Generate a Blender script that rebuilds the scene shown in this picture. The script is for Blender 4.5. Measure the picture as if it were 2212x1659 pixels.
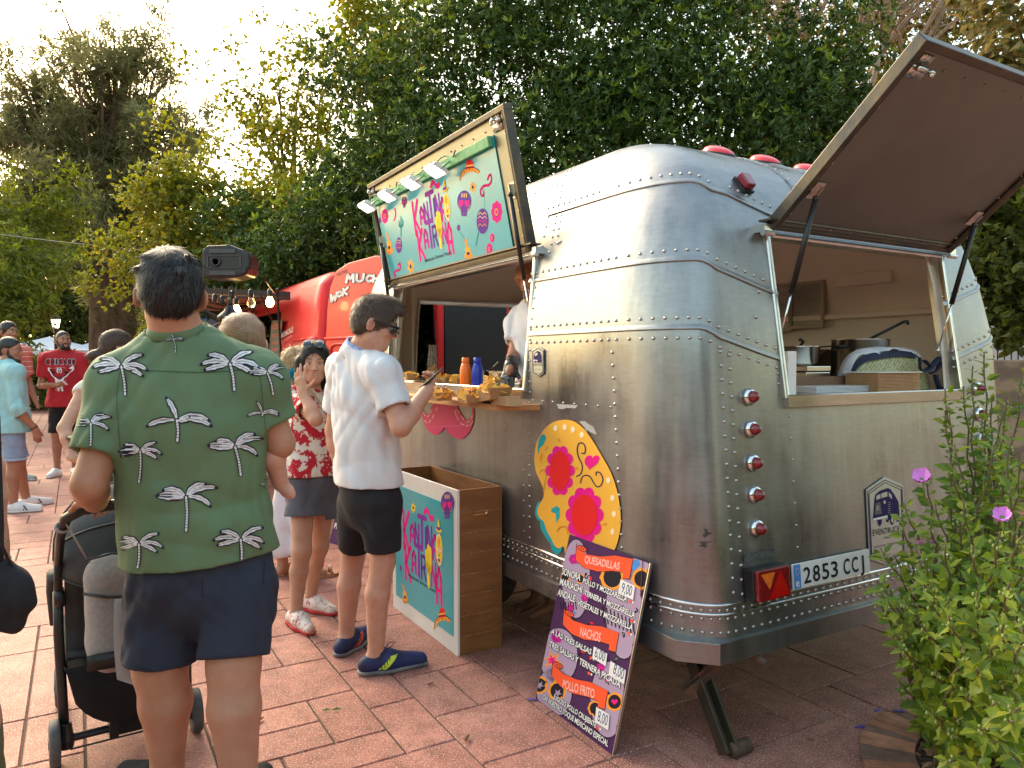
import bpy, math, random
import numpy as np
from mathutils import Vector, Matrix
from mathutils.bvhtree import BVHTree
from mathutils.geometry import tessellate_polygon
random.seed(7); RNG=np.random.default_rng(7)
for o in list(bpy.data.objects): bpy.data.objects.remove(o)
SC=bpy.context.scene; COL=SC.collection
pi=math.pi; R=math.radians
A=lambda *a: np.array(a,dtype=float)
# ---------------- camera ----------------
CAMZ=1.45; FPX=1606.0; TH=0.0313; CX,CY=1106.0,829.5
cam=bpy.data.cameras.new('camera'); cam.sensor_fit='HORIZONTAL'; cam.sensor_width=36.0
cam.lens=36.0*FPX/2212.0; cam.clip_start=.05; cam.clip_end=600
co=bpy.data.objects.new('camera',cam); COL.objects.link(co)
co.location=(0,0,CAMZ); co.rotation_euler=(pi/2-TH,0,0); SC.camera=co
# ---------------- sky, sun, exposure ----------------
SUN_EL=32.0; SUN_AZ=-38.0      # azimuth from +Y, negative = left of view
w=bpy.data.worlds.new('World'); SC.world=w; w.use_nodes=True
nt=w.node_tree; bg=nt.nodes['Background']
sky=nt.nodes.new('ShaderNodeTexSky'); sky.sky_type='NISHITA'; sky.sun_disc=False
sky.sun_elevation=R(SUN_EL); sky.sun_rotation=R(SUN_AZ)
sky.air_density=1.6; sky.dust_density=3.0; sky.ozone_density=1.0
tint=nt.nodes.new('ShaderNodeMix'); tint.data_type='RGBA'; tint.blend_type='MULTIPLY'; tint.inputs[0].default_value=1; nt.links.new(sky.outputs[0],tint.inputs[6]); tint.inputs[7].default_value=(1.07,1.0,.85,1); nt.links.new(tint.outputs[2],bg.inputs[0]); bg.inputs[1].default_value=0.15
sl=bpy.data.lights.new('sun','SUN'); sl.energy=.65; sl.angle=R(28); sl.color=(1,.86,.68)
so=bpy.data.objects.new('sun',sl); COL.objects.link(so)
sd=Vector((math.sin(R(SUN_AZ))*math.cos(R(SUN_EL)),math.cos(R(SUN_AZ))*math.cos(R(SUN_EL)),math.sin(R(SUN_EL))))
so.rotation_euler=sd.to_track_quat('Z','Y').to_euler(); so.location=(-20,30,25)
SC.view_settings.view_transform='Standard'; SC.view_settings.look='None'
SC.view_settings.exposure=1.92; SC.view_settings.gamma=1
SC.render.engine='CYCLES'
try:
    SC.cycles.max_bounces=8; SC.cycles.transparent_max_bounces=6; SC.cycles.glossy_bounces=4; SC.cycles.diffuse_bounces=6
except Exception: pass
# ---------------- pixel helpers (photo scaled to 2212 px wide) ----------------
C0=A(0,0,CAMZ)
def ray(vx,vy):
    a=(vx-CX)/FPX; b=-(vy-CY)/FPX
    return A(a, math.cos(TH)+b*math.sin(TH), -math.sin(TH)+b*math.cos(TH))
def at(vx,vy,Y):
    d=ray(vx,vy); return C0+d*(Y/d[1])
def gp(vx,vy,z=0.0):
    d=ray(vx,vy); return C0+d*((z-CAMZ)/d[2])
def zc(ox,oy,s):            # zoom crop -> v pixels
    return lambda x,y:((ox+x/s)/1.8228,(oy+y/s)/1.8228)
class Plane:
    def __init__(s,o,ex,ey):
        s.o=A(*o); s.ex=A(*ex)/np.linalg.norm(ex); s.n=np.cross(s.ex,ey); s.n/=np.linalg.norm(s.n); s.ey=np.cross(s.n,s.ex)
    def px(s,vx,vy):
        d=ray(vx,vy); t=np.dot(s.o-C0,s.n)/np.dot(d,s.n); p=C0+d*t-s.o
        return (float(p@s.ex),float(p@s.ey))
    def pt(s,a,b,h=0.0): return s.o+s.ex*a+s.ey*b+s.n*h
# ---------------- objects ----------------
OFF={}
def prop(o,label=None,cat=None,group=None,kind=None):
    if label: o['label']=label
    if cat: o['category']=cat
    if group: o['group']=group
    if kind: o['kind']=kind
    return o
def thing(name,loc,label,cat,group=None):
    o=bpy.data.objects.new(name,None); COL.objects.link(o); o.location=tuple(loc); o.empty_display_size=.1
    OFF[o.name]=A(*loc); return prop(o,label,cat,group)
def mk(name,V,F,mats,parent=None,smooth=False,mi=None,bevel=0,label=None):
    V=np.asarray(V,dtype=float).reshape(-1,3)
    if parent is not None: off=OFF[parent.name]
    else: off=A((V[:,0].min()+V[:,0].max())/2,(V[:,1].min()+V[:,1].max())/2,V[:,2].min())
    me=bpy.data.meshes.new(name)
    if isinstance(F,np.ndarray):
        k=F.shape[1]; n=len(F)
        me.vertices.add(len(V)); me.vertices.foreach_set('co',(V-off).astype(np.float32).ravel())
        me.loops.add(n*k); me.loops.foreach_set('vertex_index',F.astype(np.int32).ravel())
        me.polygons.add(n); me.polygons.foreach_set('loop_start',np.arange(0,n*k,k,dtype=np.int32))
        me.update(calc_edges=True)
    else: me.from_pydata((V-off).tolist(),[],F); me.update()
    if not isinstance(mats,(list,tuple)): mats=[mats]
    for m in mats: me.materials.append(m)
    if mi is not None: me.polygons.foreach_set('material_index',np.asarray(mi,dtype=np.int32))
    me.polygons.foreach_set('use_smooth',np.full(len(me.polygons),bool(smooth)))
    o=bpy.data.objects.new(name,me); COL.objects.link(o)
    if parent is not None: o.parent=parent; OFF[o.name]=off
    else: o.location=tuple(off); OFF[o.name]=off
    if bevel:
        b=o.modifiers.new('bevel','BEVEL'); b.width=bevel; b.segments=2; b.limit_method='ANGLE'; b.angle_limit=R(40)
    if label: o['label']=label
    return o
def frame(d,up=(0,0,1)):
    d=Vector(d).normalized(); u=Vector(up)
    if abs(d.dot(u))>.98: u=Vector((1,0,0)) if abs(d.x)<.9 else Vector((0,1,0))
    x=d.cross(u).normalized(); y=x.cross(d).normalized()
    return A(*x),A(*y),A(*d)
class MB:
    def __init__(s): s.v=[];s.f=[];s.m=[]; s.cur=0
    def add(s,V,F,mi=None):
        b=len(s.v); s.v+= [tuple(map(float,p)) for p in V]; s.f+=[tuple(b+i for i in f) for f in F]; s.m+=[s.cur if mi is None else mi]*len(F); return s
    def box(s,c,size,ex=(1,0,0),ey=(0,1,0),mi=None,taper=1.0):
        ex=A(*ex)/np.linalg.norm(ex); ez=np.cross(ex,ey); ez/=np.linalg.norm(ez); ey=np.cross(ez,ex)
        c=A(*c); h=A(*size)/2; V=[]
        for z in (-1,1):
            t=taper if z>0 else 1
            for x,y in ((-1,-1),(1,-1),(1,1),(-1,1)): V.append(c+ex*x*h[0]*t+ey*y*h[1]*t+ez*z*h[2])
        return s.add(V,[(3,2,1,0),(4,5,6,7),(0,1,5,4),(1,2,6,5),(2,3,7,6),(3,0,4,7)],mi)
    def tube(s,P,r,n=8,mi=None,cap=True,flat=1.0,up=(0,0,1)):
        P=[A(*p) for p in P]; m=len(P); rr=[r]*m if np.isscalar(r) else list(r); V=[];F=[]
        x0=None
        for i,p in enumerate(P):
            d=P[min(i+1,m-1)]-P[max(i-1,0)]
            x,y,d=frame(d,up)
            if x0 is not None:
                x=x0-d*(x0@d); nx=np.linalg.norm(x)
                x=x/nx if nx>1e-6 else x0; y=np.cross(d,x)*-1
                y=np.cross(x,d)
            x0=x
            for k in range(n):
                a=2*pi*k/n; V.append(p+rr[i]*(x*math.cos(a)+y*math.sin(a)*flat))
        for i in range(m-1):
            for k in range(n):
                a=i*n+k;b=i*n+(k+1)%n; F.append((a,b,b+n,a+n))
        if cap: F.append(tuple(range(n-1,-1,-1))); F.append(tuple((m-1)*n+k for k in range(n)))
        return s.add(V,F,mi)
    def lathe(s,o,axis,prof,n=20,mi=None,flat=1.0,xdir=None):
        x,y,d=frame(axis) if xdir is None else (A(*xdir),np.cross(A(*axis),A(*xdir)),A(*axis)/np.linalg.norm(axis))
        o=A(*o); V=[];F=[]
        for (r,h) in prof:
            for k in range(n):
                a=2*pi*k/n; V.append(o+d*h+r*(x*math.cos(a)+y*math.sin(a)*flat))
        for i in range(len(prof)-1):
            for k in range(n):
                a=i*n+k;b=i*n+(k+1)%n; F.append((a,b,b+n,a+n))
        if prof[0][0]>1e-5:F.append(tuple(range(n-1,-1,-1)))
        if prof[-1][0]>1e-5:F.append(tuple((len(prof)-1)*n+k for k in range(n)))
        return s.add(V,F,mi)
    def ball(s,c,r,n=12,mi=None,rx=None):
        r=(r,r,r) if np.isscalar(r) else r; c=A(*c); V=[];F=[]; m=max(4,n//2)
        for i in range(m+1):
            t=pi*i/m
            for k in range(n):
                a=2*pi*k/n; p=A(math.sin(t)*math.cos(a)*r[0],math.sin(t)*math.sin(a)*r[1],math.cos(t)*r[2])
                if rx is not None: p=rx@p
                V.append(c+p)
        for i in range(m):
            for k in range(n):
                a=i*n+k;b=i*n+(k+1)%n; F.append((a+n,b+n,b,a))
        return s.add(V,F,mi)
    def grid(s,G,mi=None,flip=False):
        G=np.asarray(G); a,b=G.shape[:2]; F=[]
        for i in range(a-1):
            for j in range(b-1):
                q=(i*b+j,i*b+j+1,(i+1)*b+j+1,(i+1)*b+j); F.append(q[::-1] if flip else q)
        return s.add(G.reshape(-1,3),F,mi)
    def prism(s,pts,o,ex,ey,th,mi=None):     # 2-D outline extruded along normal
        ex=A(*ex);ey=A(*ey);n=np.cross(ex,ey);n/=np.linalg.norm(n);o=A(*o); k=len(pts)
        V=[o+ex*x+ey*y for x,y in pts]+[o+ex*x+ey*y+n*th for x,y in pts]
        tri=tessellate_polygon([[Vector((x,y,0)) for x,y in pts]])
        F=[tuple(t) for t in tri]+[tuple(i+k for i in t) for t in tri]+[(i,(i+1)%k,(i+1)%k+k,i+k) for i in range(k)]
        return s.add(V,F,mi)
    def build(s,name,mats,parent=None,smooth=False,bevel=0,label=None,fix=True):
        o=mk(name,s.v,s.f,mats,parent,smooth,s.m,bevel,label)
        if fix:
            import bmesh
            bm=bmesh.new(); bm.from_mesh(o.data); bmesh.ops.recalc_face_normals(bm,faces=bm.faces); bm.to_mesh(o.data); bm.free()
        return o
def smooth_angle(o,deg=35):
    me=o.data
    me.polygons.foreach_set('use_smooth',np.ones(len(me.polygons),dtype=bool))
    try: me.set_sharp_from_angle(angle=R(deg))
    except Exception: pass
    return o
# ---------------- decals on planes ----------------
def circ(x,y,rx,ry=None,n=20,rot=0):
    ry=rx if ry is None else ry; c,s_=math.cos(rot),math.sin(rot)
    return [(x+rx*math.cos(2*pi*i/n)*c-ry*math.sin(2*pi*i/n)*s_, y+rx*math.cos(2*pi*i/n)*s_+ry*math.sin(2*pi*i/n)*c) for i in range(n)]
def stroke(P,w):             # list of polygons making a thick polyline with round joints
    out=[]
    for i in range(len(P)-1):
        (x0,y0),(x1,y1)=P[i],P[i+1]; d=math.hypot(x1-x0,y1-y0) or 1e-9; a=math.atan2(y1-y0,x1-x0)
        out.append([(x0+w/2*math.cos(a+pi/2+pi*k/6),y0+w/2*math.sin(a+pi/2+pi*k/6)) for k in range(7)]+[(x1+w/2*math.cos(a-pi/2+pi*k/6),y1+w/2*math.sin(a-pi/2+pi*k/6)) for k in range(7)])
    return out
def cat(P,n=6,closed=True):  # catmull-rom smoothing
    out=[];m=len(P)
    rng=range(m) if closed else range(m-1)
    for i in rng:
        g=lambda k:P[k%m] if closed else P[min(max(k,0),m-1)]
        p0,p1,p2,p3=g(i-1),g(i),g(i+1),g(i+2)
        for k in range(n):
            t=k/n
            out.append(tuple(.5*((2*p1[c])+(-p0[c]+p2[c])*t+(2*p0[c]-5*p1[c]+4*p2[c]-p3[c])*t*t+(-p0[c]+3*p1[c]-3*p2[c]+p3[c])*t**3) for c in (0,1)))
    if not closed: out.append(P[-1])
    return out
class Decal:                 # flat printed shapes; f maps (x,y,layer)->3D
    def __init__(s,f): s.f=f; s.V=[];s.F=[];s.M=[];s.mats=[]
    def poly(s,pts,mat,layer=1):
        if len(pts)<3: return
        tri=tessellate_polygon([[Vector((x,y,0)) for x,y in pts]]); s.raw(pts,tri,mat,layer)
    def raw(s,pts,tri,mat,layer=1):
        if mat not in s.mats: s.mats.append(mat)
        mi=s.mats.index(mat); b=len(s.V); s.V+=[s.f(x,y,layer) for x,y in pts]
        s.F+=[tuple(b+i for i in t) for t in tri]; s.M+=[mi]*len(tri)
    def line(s,P,w,mat,layer=1):
        for q in stroke(P,w): s.poly(q,mat,layer)
    def build(s,name,parent,label=None):
        return mk(name,s.V,s.F,s.mats,parent,False,s.M,label=label)
_tc={}
def text2d(t,bold=0.0):
    k=(t,bold)
    if k in _tc: return _tc[k]
    c=bpy.data.curves.new('t','FONT'); c.body=t; c.size=1; c.offset=bold; c.resolution_u=3
    o=bpy.data.objects.new('t',c); COL.objects.link(o)
    me=bpy.data.meshes.new_from_object(o.evaluated_get(bpy.context.evaluated_depsgraph_get()))
    V=[(v.co.x,v.co.y) for v in me.vertices]; F=[tuple(p.vertices) for p in me.polygons]
    bpy.data.objects.remove(o); bpy.data.meshes.remove(me); bpy.data.curves.remove(c)
    xs=[v[0] for v in V]; ys=[v[1] for v in V]; x0,x1=min(xs),max(xs)
    V=[((x-x0)/(x1-x0),y/.73) for x,y in V]; _tc[k]=(V,F,(x1-x0)/.73); return _tc[k]
def textfit(D,t,pa,pb,h,mat,layer=1,bold=0.0,hpb=None):  # baseline from pa to pb, cap height h (up is left of baseline)
    V,F,_=text2d(t,bold); pa=A(*pa);pb=A(*pb); d=pb-pa; n=A(-d[1],d[0])/np.linalg.norm(d)
    P=[tuple(pa+d*x+n*h*y) for x,y in V]; D.raw(P,F,mat,layer)
LET={'K':[[(0,0),(0,1)],[(.95,1),(.1,.5),(.95,0)]],'A':[[(0,0),(.1,.75),(.5,1),(.9,.75),(1,0)],[(.1,.38),(.9,.38)]],'N':[[(0,0),(0,1),(1,0),(1,1)]],
'T':[[(.5,0),(.5,1)],[(0,1),(1,1)]],'I':[[(.5,0),(.5,1)]],'R':[[(0,0),(0,1),(.7,1),(.95,.78),(.7,.5),(.1,.5)],[(.5,.5),(1,0)]],
'M':[[(0,0),(.1,1),(.5,.35),(.9,1),(1,0)]],'U':[[(0,1),(.05,.2),(.5,0),(.95,.2),(1,1)]],'C':[[(1,.85),(.5,1),(.05,.7),(.05,.3),(.5,0),(1,.15)]],
'W':[[(0,1),(.2,0),(.5,.7),(.8,0),(1,1)]],'O':[[(.5,1),(.05,.75),(0,.3),(.5,0),(1,.3),(.95,.75),(.5,1)]],
'H':[[(0,0),(0,1)],[(1,0),(1,1)],[(0,.5),(1,.5)]],'L':[[(0,1),(0,0),(.9,0)]],'E':[[(.9,1),(0,1),(0,0),(.9,0)],[(0,.5),(.7,.5)]],'Y':[[(0,1),(.5,.45),(1,1)],[(.5,.45),(.5,0)]]}
def letter(D,ch,o,ex,ey,w,mat,layer=1):   # o,ex,ey 2-D: letter cell in decal coords
    for P in LET[ch]: D.line([(o[0]+ex[0]*a+ey[0]*b,o[1]+ex[1]*a+ey[1]*b) for a,b in P],w,mat,layer)
# ---------------- materials ----------------
_mc={}
def mat(name,c,rough=.6,metal=0.0,var=0.0,vs=6.0,bump=0.0,bs=40.0,c2=None,spec=None,trans=0.0,emit=0.0,alpha=1.0,coat=0,sss=0,stretch=None,vd=4.0,edge=.5,coords='Object',rvar=0.0,bd=.01,wd=.17):
    if name in _mc: return _mc[name]
    m=bpy.data.materials.new(name); m.use_nodes=True; n=m.node_tree; b=n.nodes['Principled BSDF']
    b.inputs['Base Color'].default_value=(*c,1); b.inputs['Roughness'].default_value=rough; b.inputs['Metallic'].default_value=metal
    if spec is not None: b.inputs['Specular IOR Level'].default_value=spec
    if trans: b.inputs['Transmission Weight'].default_value=trans
    if coat: b.inputs['Coat Weight'].default_value=coat; b.inputs['Coat Roughness'].default_value=.1
    if sss: b.inputs['Subsurface Weight'].default_value=sss; b.inputs['Subsurface Radius'].default_value=(.02,.008,.005); b.inputs['Subsurface Scale'].default_value=.5
    if emit: b.inputs['Emission Color'].default_value=(*c,1); b.inputs['Emission Strength'].default_value=emit
    if alpha<1: b.inputs['Alpha'].default_value=alpha
    tc=n.nodes.new('ShaderNodeTexCoord'); src=tc.outputs[coords]
    if stretch:
        mp=n.nodes.new('ShaderNodeMapping'); mp.inputs['Scale'].default_value=stretch; n.links.new(src,mp.inputs[0]); src=mp.outputs[0]
    if var or c2 or rvar:
        t=n.nodes.new('ShaderNodeTexNoise'); t.inputs['Scale'].default_value=vs; t.inputs['Detail'].default_value=vd; t.inputs['Roughness'].default_value=.6; n.links.new(src,t.inputs[0])
        r=n.nodes.new('ShaderNodeValToRGB'); d=c2 if c2 else tuple(x*(1-var) for x in c); e=c if c2 else tuple(min(1,x*(1+var)) for x in c)
        r.color_ramp.elements[0].position=edge-wd; r.color_ramp.elements[1].position=edge+wd
        r.color_ramp.elements[0].color=(*d,1); r.color_ramp.elements[1].color=(*e,1)
        n.links.new(t.outputs[0],r.inputs[0]); n.links.new(r.outputs[0],b.inputs['Base Color'])
        if rvar:
            mr=n.nodes.new('ShaderNodeMapRange'); mr.inputs[1].default_value=.3; mr.inputs[2].default_value=.7; mr.inputs[3].default_value=max(.03,rough-rvar); mr.inputs[4].default_value=rough+rvar
            n.links.new(t.outputs[0],mr.inputs[0]); n.links.new(mr.outputs[0],b.inputs['Roughness'])
    if bump:
        t=n.nodes.new('ShaderNodeTexNoise'); t.inputs['Scale'].default_value=bs; t.inputs['Detail'].default_value=3; n.links.new(src,t.inputs[0])
        bp=n.nodes.new('ShaderNodeBump'); bp.inputs['Strength'].default_value=bump; bp.inputs['Distance'].default_value=bd
        n.links.new(t.outputs[0],bp.inputs['Height']); n.links.new(bp.outputs[0],b.inputs['Normal'])
    _mc[name]=m; return m
def leafmat(name,cols,trl=.35,rough=.45,tcol=None):
    if name in _mc: return _mc[name]
    m=bpy.data.materials.new(name); m.use_nodes=True; n=m.node_tree; b=n.nodes['Principled BSDF']; out=n.nodes['Material Output']
    g=n.nodes.new('ShaderNodeNewGeometry'); r=n.nodes.new('ShaderNodeValToRGB'); r.color_ramp.interpolation='LINEAR'
    k=len(cols)
    while len(r.color_ramp.elements)<k: r.color_ramp.elements.new(.5)
    for i,c in enumerate(cols): r.color_ramp.elements[i].position=i/(k-1); r.color_ramp.elements[i].color=(*c,1)
    n.links.new(g.outputs['Random Per Island'],r.inputs[0]); n.links.new(r.outputs[0],b.inputs['Base Color'])
    b.inputs['Roughness'].default_value=rough; b.inputs['Specular IOR Level'].default_value=.35
    tr=n.nodes.new('ShaderNodeBsdfTranslucent'); hs=n.nodes.new('ShaderNodeHueSaturation'); hs.inputs['Hue'].default_value=.48; hs.inputs['Saturation'].default_value=1.15; hs.inputs['Value'].default_value=2.0
    n.links.new(r.outputs[0],hs.inputs['Color']); n.links.new(hs.outputs[0],tr.inputs[0])
    mx=n.nodes.new('ShaderNodeMixShader'); mx.inputs[0].default_value=trl
    n.links.new(b.outputs[0],mx.inputs[1]); n.links.new(tr.outputs[0],mx.inputs[2]); n.links.new(mx.outputs[0],out.inputs[0])
    _mc[name]=m; return m
# ---------------- implicit surfaces for bodies and cloth ----------------
def rotm(f,up=(0,0,1)):      # columns: right, forward, up
    f=A(*f)/np.linalg.norm(f); r=np.cross(f,A(*up)); r/=np.linalg.norm(r); u=np.cross(r,f); return np.stack([r,f,u],1)
def cone(a,b,ra,rb,k=.03): return ('c',A(*a),A(*b),ra,rb,k)
def ell(c,r,M=None,k=.03): return ('e',A(*c),A(*r),np.eye(3) if M is None else M,0,k)
def cyl(a,v,r,L,k=.002): return ('y',A(*a),A(*v)/np.linalg.norm(v),r,L,k)
def sub(p): return ('s',)+p
def _d(p,X):
    if p[0]=='c':
        a,b,ra,rb=p[1:5]; ab=b-a; t=np.clip(((X-a)@ab)/max(ab@ab,1e-9),0,1)
        return np.linalg.norm(X-(a+t[...,None]*ab),axis=-1)-(ra+t*(rb-ra))
    if p[0]=='y':
        a,v,Rr,Ln=p[1:5]; t=(X-a)@v; q=X-a-t[...,None]*v; return np.maximum(np.maximum(np.linalg.norm(q,axis=-1)-Rr,-t),t-Ln)
    c,r,M=p[1:4]; q=(X-c)@M; k0=np.linalg.norm(q/r,axis=-1); k1=np.linalg.norm(q/(r*r),axis=-1)+1e-9
    return k0*(k0-1)/k1
def _bb(p):
    if p[0]=='c': return np.minimum(p[1],p[2])-max(p[3],p[4]),np.maximum(p[1],p[2])+max(p[3],p[4])
    if p[0]=='y': e=p[1]+p[2]*p[4]; return np.minimum(p[1],e)-p[3],np.maximum(p[1],e)+p[3]
    e=np.abs(p[3])@p[2]; return p[1]-e,p[1]+e
def field(prims,h,cuts=(),fold=None):
    add=[p for p in prims if p[0]!='s']
    lo=np.min([_bb(p)[0] for p in add],0)-3*h-.01; hi=np.max([_bb(p)[1] for p in add],0)+3*h+.01
    n=np.ceil((hi-lo)/h).astype(int)+1
    ax=[lo[i]+h*np.arange(n[i]) for i in range(3)]
    D=np.full(tuple(n),.12,dtype=np.float32)
    X=None
    if fold is not None: X=np.stack(np.meshgrid(*ax,indexing='ij'),-1); FX=fold(X).astype(np.float32)
    def go(p):
        neg=p[0]=='s'; q=p[1:] if neg else p; k=q[-1]; b0,b1=_bb(q); mg=k+3*h+.012
        s=[slice(max(0,int((b0[i]-mg-lo[i])/h)),min(n[i],int((b1[i]+mg-lo[i])/h)+2)) for i in range(3)]
        if any(x.stop<=x.start for x in s): return
        XX=np.stack(np.meshgrid(ax[0][s[0]],ax[1][s[1]],ax[2][s[2]],indexing='ij'),-1)
        d=_d(q,XX)
        if fold is not None and not neg: d=d+FX[s[0],s[1],s[2]]
        o=D[s[0],s[1],s[2]]
        if neg:
            hh=np.clip(k-np.abs(o+d),0,None)/k; D[s[0],s[1],s[2]]=np.maximum(o,-d)+hh*hh*k/4
        else:
            hh=np.clip(k-np.abs(o-d),0,None)/k; D[s[0],s[1],s[2]]=np.minimum(o,d)-hh*hh*k/4
    for p in prims: go(p)
    if cuts:
        if X is None: X=np.stack(np.meshgrid(*ax,indexing='ij'),-1)
        for c in cuts:
            if callable(c): D=np.maximum(D,c(X)); continue
            (pt,nr)=c; nr=A(*nr)/np.linalg.norm(nr); D=np.maximum(D,((X-A(*pt))@nr).astype(np.float32))  # keeps side opposite the normal
    return D,lo
def surfnet(D,lo,h):
    S=D<0; nx,ny,nz=D.shape; acc=np.zeros((nx-1,ny-1,nz-1,3),np.float32); cnt=np.zeros((nx-1,ny-1,nz-1),np.float32)
    sl=lambda o,n:slice(o,n-1+o)
    for ax in range(3):
        oth=[i for i in range(3) if i!=ax]
        for o1 in (0,1):
            for o2 in (0,1):
                off=[0,0,0]; off[oth[0]]=o1; off[oth[1]]=o2; of2=list(off); of2[ax]=1
                a=D[sl(off[0],nx),sl(off[1],ny),sl(off[2],nz)]; b=D[sl(of2[0],nx),sl(of2[1],ny),sl(of2[2],nz)]
                m=(a<0)!=(b<0); idx=np.nonzero(m); t=a[idx]/(a[idx]-b[idx])
                e=np.zeros((len(t),3),np.float32); e[:,ax]=t; e[:,oth[0]]=o1; e[:,oth[1]]=o2
                acc[idx]+=e; cnt[idx]+=1
    ci=np.nonzero(cnt); V=(acc[ci]/cnt[ci][:,None]+np.stack(ci,1))*h+lo
    ID=np.full(cnt.shape,-1,np.int64); ID[ci]=np.arange(len(V)); Q=[]
    for ax in range(3):
        oth=[i for i in range(3) if i!=ax]
        a=S; s0=[slice(1,d-1) for d in D.shape]; s0[ax]=slice(0,D.shape[ax]-1); s1=list(s0); s1[ax]=slice(1,D.shape[ax])
        A0=S[tuple(s0)];B0=S[tuple(s1)]; idx=np.nonzero(A0!=B0); base=[idx[i]+(0 if i==ax else 1) for i in range(3)]
        flip=A0[idx]
        def g(d1,d2):
            c=list(base); c[oth[0]]=c[oth[0]]-d1; c[oth[1]]=c[oth[1]]-d2; return ID[c[0],c[1],c[2]]
        q=np.stack([g(1,1),g(0,1),g(0,0),g(1,0)],1)
        if ax==1: flip=~flip
        q[~flip]=q[~flip][:,::-1]; Q.append(q)
    Q=np.concatenate(Q); Q=Q[(Q>=0).all(1)]
    return V,Q
def blob(name,prims,mats,parent,h=.01,cuts=(),fold=None,label=None):
    D,lo=field(prims,h,cuts,fold); V,Q=surfnet(D,lo,h)
    return mk(name,V,Q,mats,parent,True,label=label)
def folds(amp=.004,seed=0,dirs=5,f0=18,zst=.35,org=(0,0,0)):
    """cloth wrinkles: ridged waves of several lengths, denser where a slow mask says so"""
    r=np.random.default_rng(seed); f0=f0*2.6; K=r.normal(size=(dirs,3)); K/=np.linalg.norm(K,axis=1)[:,None]; K[:,2]*=zst; K*=(f0*(.5+r.random(dirs)))[:,None]; ph=r.random(dirs)*6; K2=r.normal(size=(dirs,3))*7; K3=r.normal(size=(dirs,3))*5
    def f(X):
        Y=X-A(*org); s=0
        for i in range(dirs):
            m=np.clip(.5+.8*np.sin(Y@K3[i]+ph[i]*2),0,1); s=s+m*(.5-np.abs(np.sin((Y@K[i])*.5+ph[i]+1.6*np.sin(Y@K2[i]))))*1.6
        return amp*1.9*s/math.sqrt(dirs)
    return f
def tri_quads(o):
    me=o.data; return o
# ================= materials =================
M={}
def grass_light(): pass
def alu_mat():
    m=bpy.data.materials.new('brushed_aluminium'); m.use_nodes=True; n=m.node_tree; L=n.links.new; b=n.nodes['Principled BSDF']; b.inputs['Metallic'].default_value=.86
    tc=n.nodes.new('ShaderNodeTexCoord').outputs['Object']
    def nz(sc,st,d=6):
        mp=n.nodes.new('ShaderNodeMapping'); mp.inputs['Scale'].default_value=st; L(tc,mp.inputs[0]); t=n.nodes.new('ShaderNodeTexNoise'); t.inputs['Scale'].default_value=sc; t.inputs['Detail'].default_value=d; t.inputs['Roughness'].default_value=.65; L(mp.outputs[0],t.inputs[0]); return t.outputs[0]
    def mr(x,a,b_,c,d):
        r=n.nodes.new('ShaderNodeMapRange'); r.inputs[1].default_value=a; r.inputs[2].default_value=b_; r.inputs[3].default_value=c; r.inputs[4].default_value=d; L(x,r.inputs[0]); return r.outputs[0]
    def mth(op,x,y):
        q=n.nodes.new('ShaderNodeMath'); q.operation=op; L(x,q.inputs[0]); L(y,q.inputs[1]); return q.outputs[0]
    cloud=nz(2.4,(1,1,.7),8); streak=nz(16,(1,1,.07),5); fine=nz(70,(.25,.25,1.2),3)
    v=mth('ADD',mr(cloud,.3,.7,-.055,.055),mr(streak,.35,.65,-.03,.03)); v=mth('ADD',v,mr(fine,.3,.7,-.02,.02))
    sm=n.nodes.new('ShaderNodeMath'); sm.operation='ADD'; sm.inputs[1].default_value=.30; L(v,sm.inputs[0]); cb=n.nodes.new('ShaderNodeCombineColor'); 
    for k,f in enumerate((.985,.99,.975)):
        q=n.nodes.new('ShaderNodeMath'); q.operation='MULTIPLY'; q.inputs[1].default_value=f; L(sm.outputs[0],q.inputs[0]); L(q.outputs[0],cb.inputs[k])
    L(cb.outputs[0],b.inputs['Base Color'])
    r=mth('ADD',mr(cloud,.3,.7,.24,.50),mr(streak,.3,.7,-.05,.05)); L(r,b.inputs['Roughness'])
    bp=n.nodes.new('ShaderNodeBump'); bp.inputs['Strength'].default_value=.35; bp.inputs['Distance'].default_value=.004; L(nz(5,(1,1,.6),3),bp.inputs['Height']); L(bp.outputs[0],b.inputs['Normal']); return m
M['alu']=alu_mat()
M['alub']=mat('bright_aluminium',(.72,.71,.69),.2,1.0,var=.1,vs=9,bump=.05,bs=30,bd=.003)
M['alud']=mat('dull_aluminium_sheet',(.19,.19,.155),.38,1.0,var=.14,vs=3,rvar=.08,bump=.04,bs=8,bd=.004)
M['rivet']=mat('rivet_metal',(.45,.44,.42),.28,1.0)
M['steel']=mat('zinc_steel',(.6,.59,.56),.28,1.0,var=.1,vs=12)
M['inox']=mat('stainless_steel',(.6,.56,.5),.2,1.0,var=.08,vs=6,stretch=(1,1,6))
M['cream']=mat('cream_wall_panel',(.82,.73,.62),.5,0,var=.04,vs=2,bump=.06,bs=120,bd=.002)
M['black']=mat('black_plastic',(.012,.012,.013),.4,0,var=.3,vs=20,bump=.1,bs=90,bd=.002)
M['rubber']=mat('grey_rubber',(.09,.09,.09),.7,0,var=.25,vs=20,bump=.15,bs=90,bd=.002)
M['blackcloth']=mat('black_cloth',(.010,.010,.012),.9,0,var=.3,vs=14,bump=.3,bs=60,bd=.004)
M['white']=mat('white_paint',(.78,.76,.72),.5,0,var=.05,vs=8)
M['redlens']=mat('red_lens',(.20,.006,.010),.12,0,var=.25,vs=60,coat=.6,bump=.2,bs=160,bd=.002)
M['orlens']=mat('amber_lens',(.75,.16,.02),.12,0,var=.2,vs=90,coat=.6,bump=.2,bs=200,bd=.002)
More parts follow.
